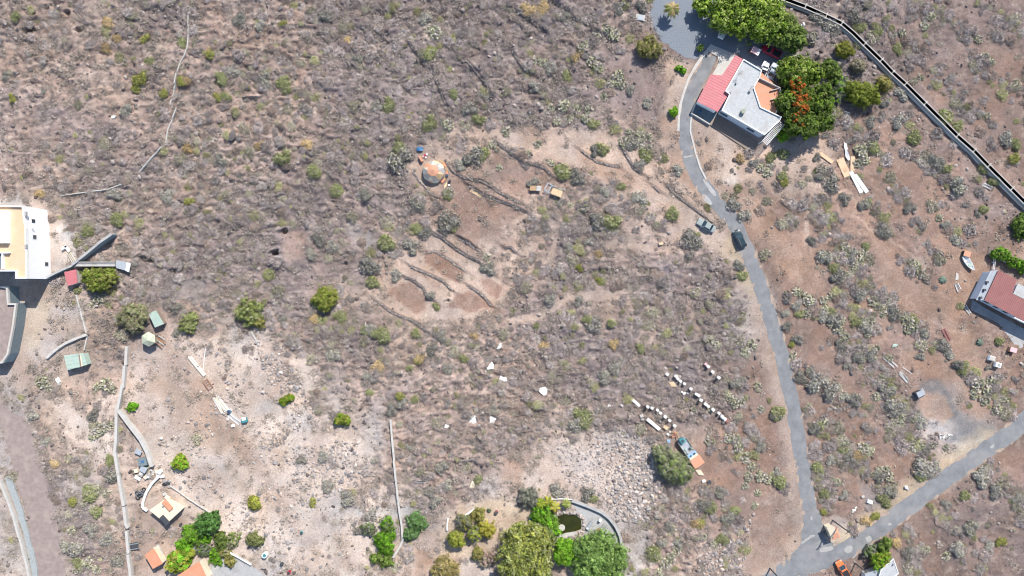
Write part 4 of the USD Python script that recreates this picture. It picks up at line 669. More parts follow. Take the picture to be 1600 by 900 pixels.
# --- house with the white roof, bottom right
t, o_, pg = small_house('white_roofed_house', 'white flat-roofed outbuilding below the orange pickup at the bottom edge', 'outbuilding', [(1376, 889), (1396, 872), (1404, 896), (1385, 912), (1372, 905)], 2.6, 'pale_concrete', 'roof_white', 9, ridge=False)
part('parapet', wallring(pg, .15, 2.603, 2.75), 'white_paint', t); part('roof_vent', cyl((1.3, 2.0, 2.85), .18, .5, 10), 'grey_concrete', t)
small_house('blue_roofed_lean_to', 'pale blue sheet-roofed lean-to beside the white outbuilding at the bottom edge', 'lean-to', [(1352, 897), (1374, 889), (1371, 907), (1350, 915)], 2.0, 'pale_concrete', 'grey_sheet', .4)
# --- orange roofed sheds, beige house at lower left
t, o_, _ = small_house('orange_roofed_shed', 'small shed with plain orange roof beside the white barrier wall', 'shed', [(226, 867.5), (240, 857), (254, 881), (238.5, 889)], 2.4, 'cream', 'orange_tile', .8)
part('door', box((.9, -1.25, .9), (.9, .1, 1.7), math.radians(27)), 'dark_steel', t)
t, o_, _ = small_house('orange_roofed_house', 'larger orange-roofed house cut by the bottom edge beside the garden', 'house', [(272, 903), (311, 877), (324, 905), (318, 925), (276, 925)], 3.0, 'cream', 'orange_tile', .9)
solo('concrete_slab', ext(poly([(240, 855), (248, 849.5), (256, 866), (251, 871)]), -.1, .45), 'pale_concrete', 'pale concrete slab beside the small orange-roofed shed', 'slab')
t, o_, pg = small_house('beige_house', 'low beige flat-roofed house with a rust-red hatch below the junk pile', 'house', [(233, 797), (256, 781.5), (284, 796.5), (259.5, 819)], 2.3, 'cream', 'cream', 9, ridge=False)
part('red_hatch', box((*A(rel([(262, 789.5)], o_, 2.5))[0], 2.55), (2.6, 1.0, .5), math.radians(-48)), 'orange_tile', t); part('dark_panel', box((*A(rel([(257, 813)], o_, 2.5))[0], 2.4), (2.4, 1.15, .12), math.radians(-48)), 'dark_steel', t)
part('chimney', box((-.3, 1.4, 2.6), (.3, .3, .7)), 'pale_concrete', t)
t = thing('clothes_line', 'dark line on posts slanting below the beige flat-roofed house', 'clothes line', (0, 0, 0)); a, b = W(284, 800), W(248, 846)
for p in (a, b): part('post', bar((*p, -.1), (*p, 1.7), .06), 'dark_steel', t)
part('cable', bar((*a, 1.65), (*b, 1.65), .045, 6), 'dark_steel', t); part('cable', bar((a[0] - 1.5, a[1] - 1.2, 1.5), (b[0] + 1.2, b[1] + 2.6, 1.5), .035, 6), 'dark_steel', t)

# ------------------------------------------------------------------ walls, fences, the concrete channel
t = thing('white_barrier_wall', 'long white rendered wall down the lower left slope, in stepped lengths', 'wall', (0, 0, 0))
segs = [[(200.5, 541), (199, 570)], [(198, 571), (195.5, 605)], [(195, 600), (189, 632), (187.5, 640)], [(186, 632), (184.5, 690), (182.5, 706)], [(183, 706), (190, 750), (197, 788)], [(197, 790), (200, 816), (203, 823)], [(201, 828), (204, 862)], [(203.5, 864), (207, 890), (209, 912)]]
for k, s_ in enumerate(segs):
    pg = LineString(WL(s_)).buffer(.27, cap_style=2, join_style=2); g = float(np.max([hgt(*p) for p in WL(s_)])); b_ = part('length', ext(pg, -.5, g + .85 + .07 * (k % 3)), 'pale_concrete', t); part('coping', ext(pg.buffer(.05, join_style=2), g + .853 + .07 * (k % 3), g + .93 + .07 * (k % 3)), 'pale_concrete', b_)
t = thing('white_branch_wall', 'white wall branching right off the long barrier wall towards the junk pile', 'wall', (0, 0, 0))
for k, s_ in enumerate([[(189.5, 640), (206, 662), (223, 684)], [(223, 684), (233, 703), (241, 727)]]):
    pg = LineString(WL(s_)).buffer(.36, cap_style=2, join_style=2); g = float(np.max([hgt(*p) for p in WL(s_)])); b_ = part('length', ext(pg, -.5, g + 1.1), 'pale_concrete', t); part('coping', ext(pg.buffer(.06, join_style=2), g + 1.103, g + 1.18), 'pale_concrete', b_)
wall_line('curved_white_wall', [(251, 743), (240, 753), (231, 768), (225, 785), (225, 792), (232, 797)], .45, .7, 'pale_concrete', 'curved white wall from the junk pile down to the beige house', seg=1.2, cap='white_paint', seed=4)
wall_line('thin_garden_wall', [(266, 758), (283, 770), (300, 782), (318, 794), (336, 806)], .22, .5, 'pale_concrete', 'thin pale wall from the junk pile to the dark green garden bush', seg=1.5, seed=5)
wall_line('thin_white_wall', [(611, 655), (614, 690), (617, 722), (621, 765), (624, 795), (628.5, 822), (630, 845), (622, 858), (615, 870)], .33, .7, 'pale_concrete', 'thin white wall running down the middle of the lower slope', seg=1.6, cap='pale_concrete', seed=6)
wall_line('yard_wall', [(357, 860), (375, 870), (394, 881)], .25, .6, 'pale_concrete', 'low white wall along the edge of the pale paved yard', seg=1.4, cap='white_paint', seed=7)
wall_line('stone_kerb', [(138, 523), (126, 527), (114, 532), (103, 537), (94, 543), (84, 551), (75, 559)], .6, .75, 'pale_concrete', 'curving grey stone wall above the pale green shed', seg=.9, seed=8)
wall_line('field_wall', [(121, 461), (126, 480), (131, 499), (134, 512), (138, 523), (136, 533), (133, 547)], .3, .4, 'pale_concrete', 'thin stone wall dropping from the red-roofed hut to the curving grey wall', seg=1.0, seed=9)
wall_line('lower_retaining_wall', [(4, 748), (14, 775), (26, 808), (36, 842), (47, 885), (53, 915)], .35, 1.0, 'pale_concrete', 'pale capped wall left of the mauve dirt track at the lower left', seg=2.4, cap='pale_concrete', seed=10)
solo('stone_drain', ext(ragged(poly([(8, 745), (19, 745), (36, 795), (48, 840), (60, 890), (62, 915), (56, 915), (40, 840), (28, 800)]), .2, 4), -.3, .35), 'drain_stone', 'grey green stone-faced drain beside the mauve dirt track', 'drain')
wall_line('patio_wall', [(893, 781), (916, 789), (940, 799.5), (952, 809), (962, 822), (969, 838), (971, 856)], .5, .75, 'grey_concrete', 'curved grey wall with white coping round the patio beside the pond', seg=1.1, cap='grey_concrete', seed=11)
wall_line('terrace_wall', [(722, 808), (733, 800), (745, 792)], .28, .6, 'pale_concrete', 'short white wall above the yellow green trees left of the pond', seg=1.2, cap='white_paint', seed=12)
wall_line('terrace_wall', [(700, 809), (699, 818), (699, 828)], .22, .6, 'pale_concrete', 'short upright white wall left of the olive tree by the pond garden', seg=1.2, cap='white_paint', seed=13)
wall_line('garden_edge', [(862, 779.5), (878, 779), (893, 780)], .16, .45, 'white_paint', 'thin white edging above the yellow palms by the pond', seg=1.2, seed=14)
def pipe_run(label, runs, r_, mat_, name='pipe', cat='pipe', lift=.25):
    t_ = thing(name, label, cat, (0, 0, 0))
    for pts in runs:
        L = LineString(WL(pts)); n = max(1, int(L.length / 2.2)); q_ = [L.interpolate(k / n, True).coords[0] for k in range(n + 1)]; q_ = [(*p, float(hgt(*p)) + lift) for p in q_]
        for a, b in zip(q_[:-1], q_[1:]): part('section', bar(a, b, r_, 6), mat_, t_)
wl = lambda pts, lab, sd: wall_line('channel_wall', pts, .24, .35, 'pale_concrete', lab, 'channel', seg=1.3, seed=sd)
wl([(295, 25), (294, 50), (292, 80), (286, 92), (280, 103), (277, 118), (275, 132), (271, 150), (268, 165)], 'long pale stone channel dropping down the upper left hillside', 20); wl([(277, 170), (271, 186), (265, 200), (263, 213), (262, 225)], 'short pale stone channel below the long one on the upper left hillside', 21)
wl([(256, 230), (245, 241), (233, 255), (219, 269)], 'pale stone channel slanting down left across the hillside', 22); wl([(193, 289), (180, 294), (165, 298), (130, 302), (97, 306)], 'nearly level pale stone channel above the white house', 23)
def ribbon(pts, off0, off1):
    L = LineString(WL(pts)); a = L.buffer(max(abs(off0), abs(off1)), cap_style=2, join_style=1, single_sided=False); return L
t = thing('water_canal', 'raised concrete water canal with cross braces curving across the upper right corner', 'canal', (0, 0, 0)); CL = LineString(WL(CANAL, 1.15))
lw, rw = CL.offset_curve(.44), CL.offset_curve(-.44)
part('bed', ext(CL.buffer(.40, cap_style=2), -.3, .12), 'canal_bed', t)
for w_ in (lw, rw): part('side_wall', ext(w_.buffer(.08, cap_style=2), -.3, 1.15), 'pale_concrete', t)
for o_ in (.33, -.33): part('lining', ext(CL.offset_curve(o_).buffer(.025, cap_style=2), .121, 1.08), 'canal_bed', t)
part('plinth', ext(CL.offset_curve(-.72).buffer(.15, cap_style=2), -.3, .6), 'pale_concrete', t)
for q_ in ((1258.5, 10), (1291, 25), (1315.5, 36.5), (1351, 69), (1377, 94), (1395, 113), (1415, 131), (1446, 161.5), (1496, 212), (1522, 235.5), (1545, 259), (1581, 295)):
    s_ = CL.project(Point(*W(*q_, 1.15))); p, p2 = A(CL.interpolate(s_).coords[0]), A(CL.interpolate(s_ + .1).coords[0]); d = p2 - p; part('brace', box((*p, 1.22), (.22, 1.55, .16), math.atan2(d[1], d[0])), 'pale_concrete', t)
# dry stone walls: each wall is a thing; its stones, two or three pixels across, are one part
STONE = [(0.27, 0.24, 0.225), (0.34, 0.30, 0.275), (0.20, 0.18, 0.175), (0.42, 0.37, 0.33), (0.31, 0.25, 0.22)]
rocks = [rock_mesh(k, 1, .75) for k in range(6)]
def stone_wall(pts, label, h_=.8, w_=.22, seed=0, light=1.0):
    WALLS.append(pts); r = np.random.default_rng(seed + 300); L = LineString(WL(pts)); t_ = thing('dry_stone_wall', label, 'stone wall', (0, 0, 0)); V, Fc, T, n = [], [], [], 0
    for c_ in range(3):
        s_ = r.uniform(0, .3)
        while s_ < L.length:
            p = A(L.interpolate(s_).coords[0]); q2 = A(L.interpolate(min(s_ + .1, L.length)).coords[0]) - p; nn = A([-q2[1], q2[0]]) / (np.hypot(*q2) + 1e-9); sz = r.uniform(.13, .25)
            wob = (meshkit.noise(A([[s_ * .8, seed * 7.0, 0]]))[0] - .5) * .5
            nn = nn if nn[0] * .55 + nn[1] * .83 > 0 else -nn; g0 = float(hgt(*(p - nn * .45)))
            for side in (-1, 1):
                if c_ == 2 and (side < 0 or r.random() < .35): continue
                m = rocks[r.integers(6)]; ca, sa = math.cos(r.uniform(0, 6.28)), math.sin(r.uniform(0, 6.28)); v = m.vertices * sz * A([1, .9, .8]); an = r.uniform(0, 6.28); v = np.c_[v[:, 0] * math.cos(an) - v[:, 1] * math.sin(an), v[:, 0] * math.sin(an) + v[:, 1] * math.cos(an), v[:, 2]]
                c = p + nn * ((0 if c_ == 2 else side * w_ * .3 - .12) + wob * .5 + r.uniform(-.06, .06)); V.append(v + A([*c, g0 + h_ * (c_ * .36 + .12)])); Fc.append(m.faces + n); n += len(v); T.append(np.repeat(A([STONE[r.integers(5)]]) * r.uniform(.65, 1.1) * (.6 + .4 * light), len(v), 0))
            s_ += sz * 1.55
    setd(part('stones', trimesh.Trimesh(np.vstack(V), np.vstack(Fc), process=False), 'plainrock', t_, tint=np.clip(np.vstack(T), 0, .7)), kind='stuff')
for k, (pts, lab, h_, li) in enumerate(STONE_WALLS):
    stone_wall(pts, lab, h_ * .58, seed=k, light=li)

# ------------------------------------------------------------------ vehicles
def vehicle(name, label, cat, px, py, head, paint, L=4.3, Wd=1.78, hgt_=1.5, style='suv', group=None):
    """head: direction of the bonnet on the photograph (dx, dy)"""
    x, y = W(px, py, hgt_ * .6); t = thing(name, label, cat, (x, y, .02 if style != 'park' else float(hgt(x, y))), math.atan2(-head[1], head[0]), group); style = 'suv' if style == 'park' else style
    def sect(px_, w, z0, z1, r=.14):
        w /= 2; return [(px_, -w + r, z1), (px_, w - r, z1), (px_, w - .02, z1 - r), (px_, w, (z0 + z1) / 2), (px_, w - .05, z0), (px_, -w + .05, z0), (px_, -w, (z0 + z1) / 2), (px_, -w + .02, z1 - r)]
    h2, b = L / 2, .62 * hgt_
    part('body', loft([sect(-h2, Wd * .80, .42, b * .9), sect(-h2 + .12, Wd * .93, .30, b), sect(-h2 + .8, Wd, .25, b), sect(.2, Wd, .25, b), sect(h2 - 1.05, Wd * .99, .25, b * .97), sect(h2 - .35, Wd * .93, .28, b * .9), sect(h2 - .08, Wd * .82, .33, b * .78), sect(h2, Wd * .7, .40, b * .66)]), paint, t, smooth=35)
    back = {'suv': -h2 + .25, 'pickup': -.25, 'sedan': -h2 + .75}[style]; front = .22 * L; rb, rf = back + {'suv': .35, 'pickup': .15, 'sedan': .65}[style], front - .75; tw, bw = Wd * .74, Wd * .9
    def slab(p, m_, nm): part(nm, hull(p), m_, t)
    zt = hgt_
    slab([(back, s * bw / 2, b - .02) for s in (-1, 1)] + [(front, s * bw / 2, b - .02) for s in (-1, 1)] + [(rb, s * (tw / 2 - .01), zt - .05) for s in (-1, 1)] + [(rf, s * (tw / 2 - .01), zt - .05) for s in (-1, 1)], 'window', 'glasshouse')
    slab([(rb - .04, s * tw / 2, zt - .06) for s in (-1, 1)] + [(rf + .05, s * tw / 2, zt - .06) for s in (-1, 1)] + [(rb + .06, s * (tw / 2 - .1), zt) for s in (-1, 1)] + [(rf - .08, s * (tw / 2 - .1), zt) for s in (-1, 1)], paint, 'roof')
    for s in (-1, 1):
        for (x0, x1) in ((rf, front), ((rf + rb) / 2, (front + back) / 2), (rb, back)): part('pillar', bar((x0, s * tw / 2 * .99, zt - .07), (x1, s * bw / 2 * .99, b), .045, 6), paint, t)
        for q_ in (h2 - .85, -h2 + .8):
            w_ = part('wheel', cyl((q_, s * (Wd / 2 - .1), .33), .33, .22, 16, 'y'), 'rubber', t); part('rim', cyl((q_, s * (Wd / 2 + .005), .33), .2, .03, 12, 'y'), 'grey_sheet', w_)
        part('headlight', cham((h2 - .16, s * Wd * .32, b * .72), (.22, .34, .16), 0, .03), 'lamp', t); part('tail_light', cham((-h2 + .05, s * Wd * .36, b * .78), (.1, .26, .2), 0, .02), 'red_lamp', t)
        part('mirror', cham((front - .25, s * (Wd / 2 + .08), b + .06), (.14, .2, .14), 0, .03), paint, t)
    if style == 'pickup':
        part('load_bed', box(((-h2 + back) / 2 + .02, 0, b + .01), (back + h2 - .3, Wd * .78, .03)), 'dark', t)
        for s in (-1, 1): part('bed_side', box(((-h2 + back) / 2, s * Wd * .44, b + .06), (back + h2 - .12, .1, .16)), paint, t)
        part('tailgate', box((-h2 + .12, 0, b + .06), (.1, Wd * .84, .16)), paint, t)
    if style == 'suv':
        for s in (-1, 1): part('roof_rail', bar((rb + .1, s * tw * .42, zt + .04), (rf - .1, s * tw * .42, zt + .04), .025, 6), 'dark_steel' if paint != 'dark_car' else 'grey_sheet', t)
    part('bumper', cham((h2 - .02, 0, .42), (.14, Wd * .72, .2), 0, .04), 'dark_steel', t); part('number_plate', box((-h2 - .015, 0, b * .62), (.03, .5, .12)), 'white_paint', t)
    return t
vehicle('car', 'dark blue green car driving up the asphalt lane', 'car', 1156.5, 373, (-11, -24), 'dark_car', 4.4, 1.85, 1.6)
vehicle('car', 'pale grey car with a dark windscreen parked on the tan verge beside the lane', 'car', 1104, 352, (-27, -15), 'pale_car', 4.6, 1.75, 1.6, 'sedan')
vehicle('pickup', 'white pickup parked by the upper right corner of the red-roofed house', 'pickup', 1193.5, 110, (9, -23), 'white_car', 4.6, 1.7, 1.65, 'pickup')
vehicle('car', 'silver blue car parked under the mango trees beside the white pickup', 'car', 1207.5, 111, (10, -22), 'silver_car', 4.2, 1.75, 1.55, 'sedan')
vehicle('pickup', 'red pickup parked in the shade of the mango trees', 'pickup', 1206, 80, (-26, -13), 'red_paint', 4.7, 1.8, 1.65, 'pickup')
vehicle('van', 'white van half hidden under the mango tree on the gravel yard', 'van', 1131.5, 47, (-7, 16), 'white_car', 4.0, 1.65, 1.8)
vehicle('pickup', 'orange pickup parked below the road junction at the bottom edge', 'pickup', 1317.5, 890, (-12, -20), 'orange_paint', 4.4, 1.8, 1.6, 'pickup')
t = thing('trailer', 'pale boat trailer or cart standing at the left edge of the gravel yard', 'trailer', (*W(998, 29), 0), math.radians(-8))
part('bed', cham((.2, 0, .55), (2.2, 1.5, .3), 0, .06), 'pale_concrete', t); part('drawbar', hull([(-1, -.5, .45), (-1, .5, .45), (-1.7, 0, .45), (-1, -.5, .6), (-1, .5, .6), (-1.7, 0, .6)]), 'grey_concrete', t); part('cover', cham((.3, 0, .75), (1.3, 1.2, .15), .1, .04), 'grey_sheet', t)
for s in (-1, 1): part('wheel', cyl((.3, s * .82, .3), .3, .18, 14, 'y'), 'rubber', t)

# --- trailer with the orange roof among the hives
o_ = W(1076, 704); t = thing('work_trailer', 'long flat work trailer with blue cover and orange roof at the end of the hives', 'trailer', (*o_, float(hgt(*o_))), math.atan2(-42, 29))
part('deck', cham((-.6, 0, .75), (5.4, 2.3, .25), 0, .05), 'grey_sheet', t); part('cabin', cham((2.3, 0, 1.2), (2.7, 2.3, 1.7), 0, .06), 'cream', t); part('orange_roof', cham((2.55, 0, 2.12), (2.3, 2.7, .1), 0, .03), 'terracotta', t); part('blue_cover', cham((.75, 0, 1.75), (1.15, 2.3, .15), 0, .04), 'sky_blue', t)
for a_ in (-3.1, -1.2):
    for s in (-1.1, 1.1): part('side_post', box((a_, s, 1.2), (.1, .1, .9)), 'grey_concrete', t)
for s in (-1.12, 1.12): part('side_board', box((-1.5, s, 1.0), (3.4, .07, .35)), 'pale_green', t); part('wheel', cyl((1.6, s, .4), .4, .25, 14, 'y'), 'rubber', t); part('wheel', cyl((-2.2, s, .4), .4, .25, 14, 'y'), 'rubber', t)
for k, (a_, b_, m_) in enumerate(((-.5, .4, 'dark_steel'), (-.9, -.5, 'green_sheet'), (.0, -.6, 'grey_concrete'), (-.3, .85, 'dull_green'), (.75, .5, 'dark_steel'), (.75, -.5, 'blue_plastic'))): part('tool_box', cham((a_, b_, 1.05 if a_ < .5 else 1.88), (.55, .45, .35 if a_ < .5 else .12), k * .4, .04), m_, t)
t2 = thing('tank', 'dark green square tank standing on the rear of the work trailer', 'tank', (*W(1063.5, 686.5), float(hgt(*o_)) + .88), math.atan2(-42, 29)); part('body', cham((0, 0, .45), (1.3, 1.2, .9), 0, .08), 'teal_plastic', t2); part('lid', cyl((0, 0, .95), .3, .1, 14), 'dark_steel', t2)
heap('scrap_pile', 'rust brown pile of boards behind the work trailer', 'scrap', 1054.5, 678, [('board', rng.uniform(-.8, .8), rng.uniform(-.5, .5), .2 + .1 * k, rng.uniform(.6, 1.3), .25, .12, rng.uniform(0, 3), ('rust', 'wood', 'orange_tile')[k % 3]) for k in range(8)])
cloth(1044, 690, [(-.4, -.6), (.4, -.5), (.5, .5), (-.3, .6)], 'sky_blue', 'pale blue sheet on the ground left of the work trailer', h=.3, seed=8)
heap('blocks', 'two pale bricks and a dark tyre beside the dirt clearing below the work trailer', 'blocks', 1099, 751, [('block', 0, 0, .25, .8, .6, .5, .3, 'white_paint'), ('tyre', 1.3, -.3, .2, .9, .8, .4, .6, 'dark_steel')])
heap('pallet', 'pale pallet leaning below the orange roof of the work trailer', 'pallet', 1093, 738, [('slat', -.5 + k * .25, 0, .2 + .02 * k, .2, 1.5, .08, .6, 'cream') for k in range(5)])
# --- beehives, each with legs, box and lid
hv0 = None; ROW = {}
def hive(px, py, row, rz=-.62, lid='hive_white', s=1.0):
    global hv0
    x, y = W(px, py, .6); z = float(hgt(x, y)); ROW[row] = ROW.get(row, 0) + 1; k = ROW[row]
    lab = f'white topped beehive, number {k} from the left in the {row}'; lab = f"white lidded beehive, {['first', 'second', 'third', 'fourth', 'fifth', 'sixth', 'seventh', 'eighth', 'ninth', 'tenth', 'eleventh', 'twelfth', 'thirteenth', 'fourteenth', 'fifteenth', 'sixteenth'][k - 1]} in the {row}"
    if hv0 is None:
        hv0 = t_ = thing('beehive', lab, 'beehive', (x, y, z), rz, 'beehives set out in rows on the scrubland', (.95, .95, 1.45))
        part('brood_box', cham((0, 0, .45), (.62, .52, .5), 0, .02), 'hive_white', t_); part('entrance', box((0, -.265, .26), (.4, .03, .06)), 'dark', t_); part('lid', cham((0, 0, .74), (.74, .64, .1), 0, .02), 'hive_white', t_); part('landing_board', box((0, -.34, .2), (.5, .2, .03)), 'wood', t_)
        for a_ in (-.25, .25):
            for b_ in (-.2, .2): part('leg', box((a_, b_, .08), (.07, .07, .3)), 'old_wood', t_)
    else: dup(hv0, (x, y, z), rz + rng.uniform(-.08, .08), lab, (s * .78, s * .78, s * 1.25))
for q_ in ((1041.8, 584.5), (1055, 587.3), (1058.3, 591.5), (1062.2, 595), (1068.5, 599), (1077.8, 606.6), (1086.6, 615), (1090, 617), (1093.3, 624), (1101, 630.5), (1105, 634), (1112.9, 639.3), (1122.3, 645), (1127, 649.5), (1131.5, 653.5)): hive(*q_, 'middle row of hives', s=rng.uniform(1.1, 1.3))
for q_ in ((1105.5, 572.3), (1112.2, 580.5), (1121, 589)): hive(*q_, 'short upper right row of hives', s=1.22)
for q_ in ((1011, 634.5), (1018, 637), (1026.2, 640), (1031, 644.5), (1037.3, 649.3), (1045, 656), (1053.3, 664.5)): hive(*q_, 'lower row of hives above the work trailer', s=rng.uniform(1.1, 1.3))
for lab, px, py, l_, w_, m_, nm in (('long white boarded hive stand in front of the lower row of hives', 1020, 662, 3.8, .75, 'white_paint', 'hive_stand'), ('white hive stand with its lid off at the left end of the lower row', 994, 629.5, 2.3, .65, 'hive_white', 'hive_stand'), ('white hive stand at the right end of the long middle row', 1130, 653.5, 1.6, .7, 'hive_white', 'hive_stand')):
    x, y = W(px, py, .5); t = thing(nm, lab, 'hive stand', (x, y, float(hgt(x, y))), -.72 if l_ < 3 else -.7); part('top', cham((0, 0, .5), (l_, w_, .14), 0, .03), m_, t)
    for k in range(int(l_ / .75)): part('box', cham((-l_ / 2 + .4 + k * .75, 0, .25), (.6, w_ * .8, .4), 0, .02), m_, t)
heap('pallet', 'tan pallet left of the middle row of hives', 'pallet', 1050, 600, [('slat', -.5 + k * .26, 0, .2, .2, 1.3, .08, .6, 'pale_wood') for k in range(5)])
heap('crates', 'white crates tumbled below the middle row of hives', 'crates', 1068, 614, [('crate', 0, 0, .25, .7, .5, .4, .5, 'hive_white'), ('crate', .8, .1, .2, .5, .5, .4, .2, 'pale_concrete'), ('crate', -.5, .3, .2, .4, .4, .3, .9, 'white_paint')])
heap('crates', 'grey white crates at the left of the lower row of hives', 'crates', 1001.5, 651, [('crate', 0, .3, .25, .8, .6, .5, .5, 'pale_concrete'), ('crate', .2, -.5, .2, .6, .5, .4, .2, 'grey_concrete'), ('crate', -.5, .6, .2, .5, .4, .4, .9, 'old_wood')])
heap('box', 'brown wooden box between the hive stand and the work trailer', 'box', 1039, 667, [('crate', 0, 0, .3, 1.0, .7, .5, -.6, 'wood'), ('lid', .0, 0, .6, 1.1, .8, .08, -.6, 'pale_wood')])
heap('box', 'small white boxes just above the scrap pile', 'box', 1043, 678, [('crate', 0, 0, .3, .6, .5, .5, -.6, 'hive_white'), ('crate', .5, .5, .25, .5, .4, .4, -.3, 'pale_concrete')])
heap('box', 'lone pale boxes in the scrub left of the hives', 'box', 971, 633, [('crate', 0, 0, .25, .7, .5, .4, -.6, 'pale_concrete'), ('crate', -2.8, -.1, .2, .9, .6, .3, -.3, 'hive_white')])
heap('crate', 'red crate at the upper end of the short row of hives', 'crate', 1101.5, 568.5, [('crate', 0, 0, .35, .6, .5, .5, -.6, 'red_paint'), ('lid', 0, 0, .63, .66, .56, .06, -.6, 'pink')])
heap('crate', 'dark red box at the right tip of the long middle row', 'crate', 1134.5, 657.5, [('crate', 0, 0, .35, .5, .5, .6, -.6, 'red_paint'), ('lid', 0, 0, .68, .56, .56, .06, -.6, 'maroon_sheet')])
# --- white boards lying in the scrub
for k, (px, py, pts, lab) in enumerate([(780, 540, [(-.7, -.7), (0, -.75), (.75, -.1), (.6, .6), (.2, .75), (-.1, .1)], 'torn white sheet, uppermost of those lying in the scrub'), (766, 571, [(-.75, -.9), (.85, -.75), (.9, .2), (.5, .85), (-.8, .8)], 'notched white board, second from the top in the scrub'),
    (786, 591, [(-.9, -.2), (.5, -.75), (.95, -.6), (.85, .3), (0, .3), (-.6, .8)], 'white sheet right below the notched board in the scrub'), (848.5, 610.5, [(-1.1, .1), (-.8, .75), (.5, 1.0), (1.0, .4), (.7, -.9), (.1, -1.0), (-.5, -.5)], 'rounded white sheet lying farthest right in the scrub'),
    (740, 655, [(-.95, -.95), (.95, -1.0), (1.0, .9), (-.85, 1.0)], 'square white board, lowest of those lying in the scrub'), (769.5, 655, [(-.7, -.8), (.2, -.9), (.9, .1), (1.2, .3), (.2, .5), (-.5, .9)], 'crumpled white sheet right of the square white board'), (698, 665, [(-.5, -.3), (.3, -.5), (.6, 0), (-.2, .5)], 'smallest white scrap left of the square white board'),
    (840, 755, [(-.8, -.7), (.3, -.9), (.6, .6), (-.2, 1.0)], 'cream sheet beside the boulders left of the rubble field')]):
    if k == 7: px, py = 739, 757
    cloth(px, py, pts, 'white_paint' if k < 7 else 'cream', lab, 'white_sheet', 'sheet', .35, 20 + k)
# --- metal sheets right of the house
heap('sheet_metal', 'two long white metal sheets lying in a V right of the red-roofed house', 'metal sheets', 1339, 285, [('sheet', -.35, -.0, .25, .95, 5.6, .06, .47, 'white_paint'), ('sheet', .75, -.35, .35, .95, 5.0, .06, .62, 'white_car'), ('bearer', .2, .8, .12, 2.0, .2, .2, 0, 'old_wood')])
cloth(1321, 237, [(-.5, 2.1), (.1, 1.9), (.4, .6), (.2, .3), (.8, -.9), (1.0, -2.0), (.5, -2.1), (-.1, -1.2), (-.2, .2), (-.5, 1)], 'white_car', 'thin crumpled white plastic strip above the long metal sheets', 'plastic_strip', 'plastic strip', .5, 30)
for lab, px, py, l_, w_, an in (('wide tan board left of the white metal sheets', 1317.5, 262, 4.6, 1.75, math.radians(-66)), ('narrow tan board, leftmost of those by the white metal sheets', 1290.5, 247, 3.7, .85, math.radians(-36)), ('tan board partly under the top of the white metal sheets', 1331.5, 256, 3.4, 1.0, math.radians(-92))):
    x, y = W(px, py); t = thing('timber_board', lab, 'board', (x, y, float(hgt(x, y)) + .12), an); part('panel', cham((0, 0, .1), (l_, w_, .06), 0, .02), 'peach_deck', t)
    for k in range(3): part('batten', box((-l_ / 3 + k * l_ / 3, 0, .155), (.12, w_ * .96, .05)), 'pale_wood', t)
# --- poles and timber at left
t = thing('pole_bundle', 'bundle of pale poles lying above the rusty ladder frame', 'poles', (*W(308, 572), float(hgt(*W(308, 572)))), math.atan2(-31, 25))
for k in range(6): part('pole', bar((-2.9 + rng.uniform(-.4, .4), -.4 + k * .16, .15 + .06 * (k % 2)), (2.9, -.3 + k * .14, .2), .1, 6), ('pale_concrete', 'cream', 'white_paint')[k % 3], t)
t = thing('pole', 'thin upright pale pole beside the pole bundle', 'pole', (*W(319.5, 562), float(hgt(*W(319.5, 562))))); part('shaft', bar((.35, 2.6, .3), (-.3, -2.6, .15), .08, 8), 'white_paint', t); part('foot', cham((-.3, -2.6, .15), (.3, .3, .25)), 'grey_concrete', t)
t = thing('ladder_frame', 'rusty red ladder-like frame between the pale pole piles', 'frame', (*W(326, 600), float(hgt(*W(326, 600)))), math.atan2(-14, 10))
for s in (-.62, .62): part('rail', box((0, s, .35), (2.5, .14, .16)), 'rust', t)
for k in range(5): part('rung', box((-1.1 + k * .55, 0, .36), (.12, 1.3, .1)), 'rust', t)
heap('timber_pile', 'pile of white weathered boards below the rusty ladder frame', 'timber', 345, 631, [('board', rng.uniform(-.3, .3), -.8 + k * .17, .15 + .06 * (k % 3), 3.8 + rng.uniform(-.5, .6), .27, .1, rng.uniform(-.12, .12), ('white_paint', 'pale_concrete', 'cream')[k % 3]) for k in range(10)], math.atan2(-24, 18))
heap('timber_pile', 'lower pile of long white boards beside the blue barrel', 'timber', 367, 654, [('board', rng.uniform(-.2, .2), -.5 + k * .25, .15 + .05 * (k % 3), 3.4, .27, .1, rng.uniform(-.1, .1), ('white_paint', 'pale_concrete', 'grey_concrete')[k % 3]) for k in range(5)], math.atan2(-17, 19))
barrel(359.5, 642.5, 'blue_plastic', 'blue drum between the two white timber piles', .4, .9)
heap('storage_box', 'white and dark blue box at the lower end of the timber piles', 'box', 383.5, 655, [('box', 0, -.1, .5, 1.2, 1.1, .9, .2, 'teal_plastic'), ('lid', 0, .25, .98, 1.0, .7, .08, .2, 'white_paint')])
heap('bags', 'white bags on the ground left of the dark blue box', 'bags', 364.5, 665, [('bag', 0, 0, .2, .8, .6, .35, .2, 'white_paint'), ('bag', -.7, 3.6, .2, .6, .5, .3, .7, 'white_paint')])
t = thing('timber_beam', 'short pale beam lying below the olive shrub above the lower slope', 'beam', (*W(399.5, 529), float(hgt(*W(399.5, 529)))), math.atan2(-22, 12)); part('beam', cham((0, 0, .2), (3.7, .4, .2), 0, .03), 'pale_concrete', t); part('bearer', box((0, 0, .06), (.2, .7, .14)), 'old_wood', t)
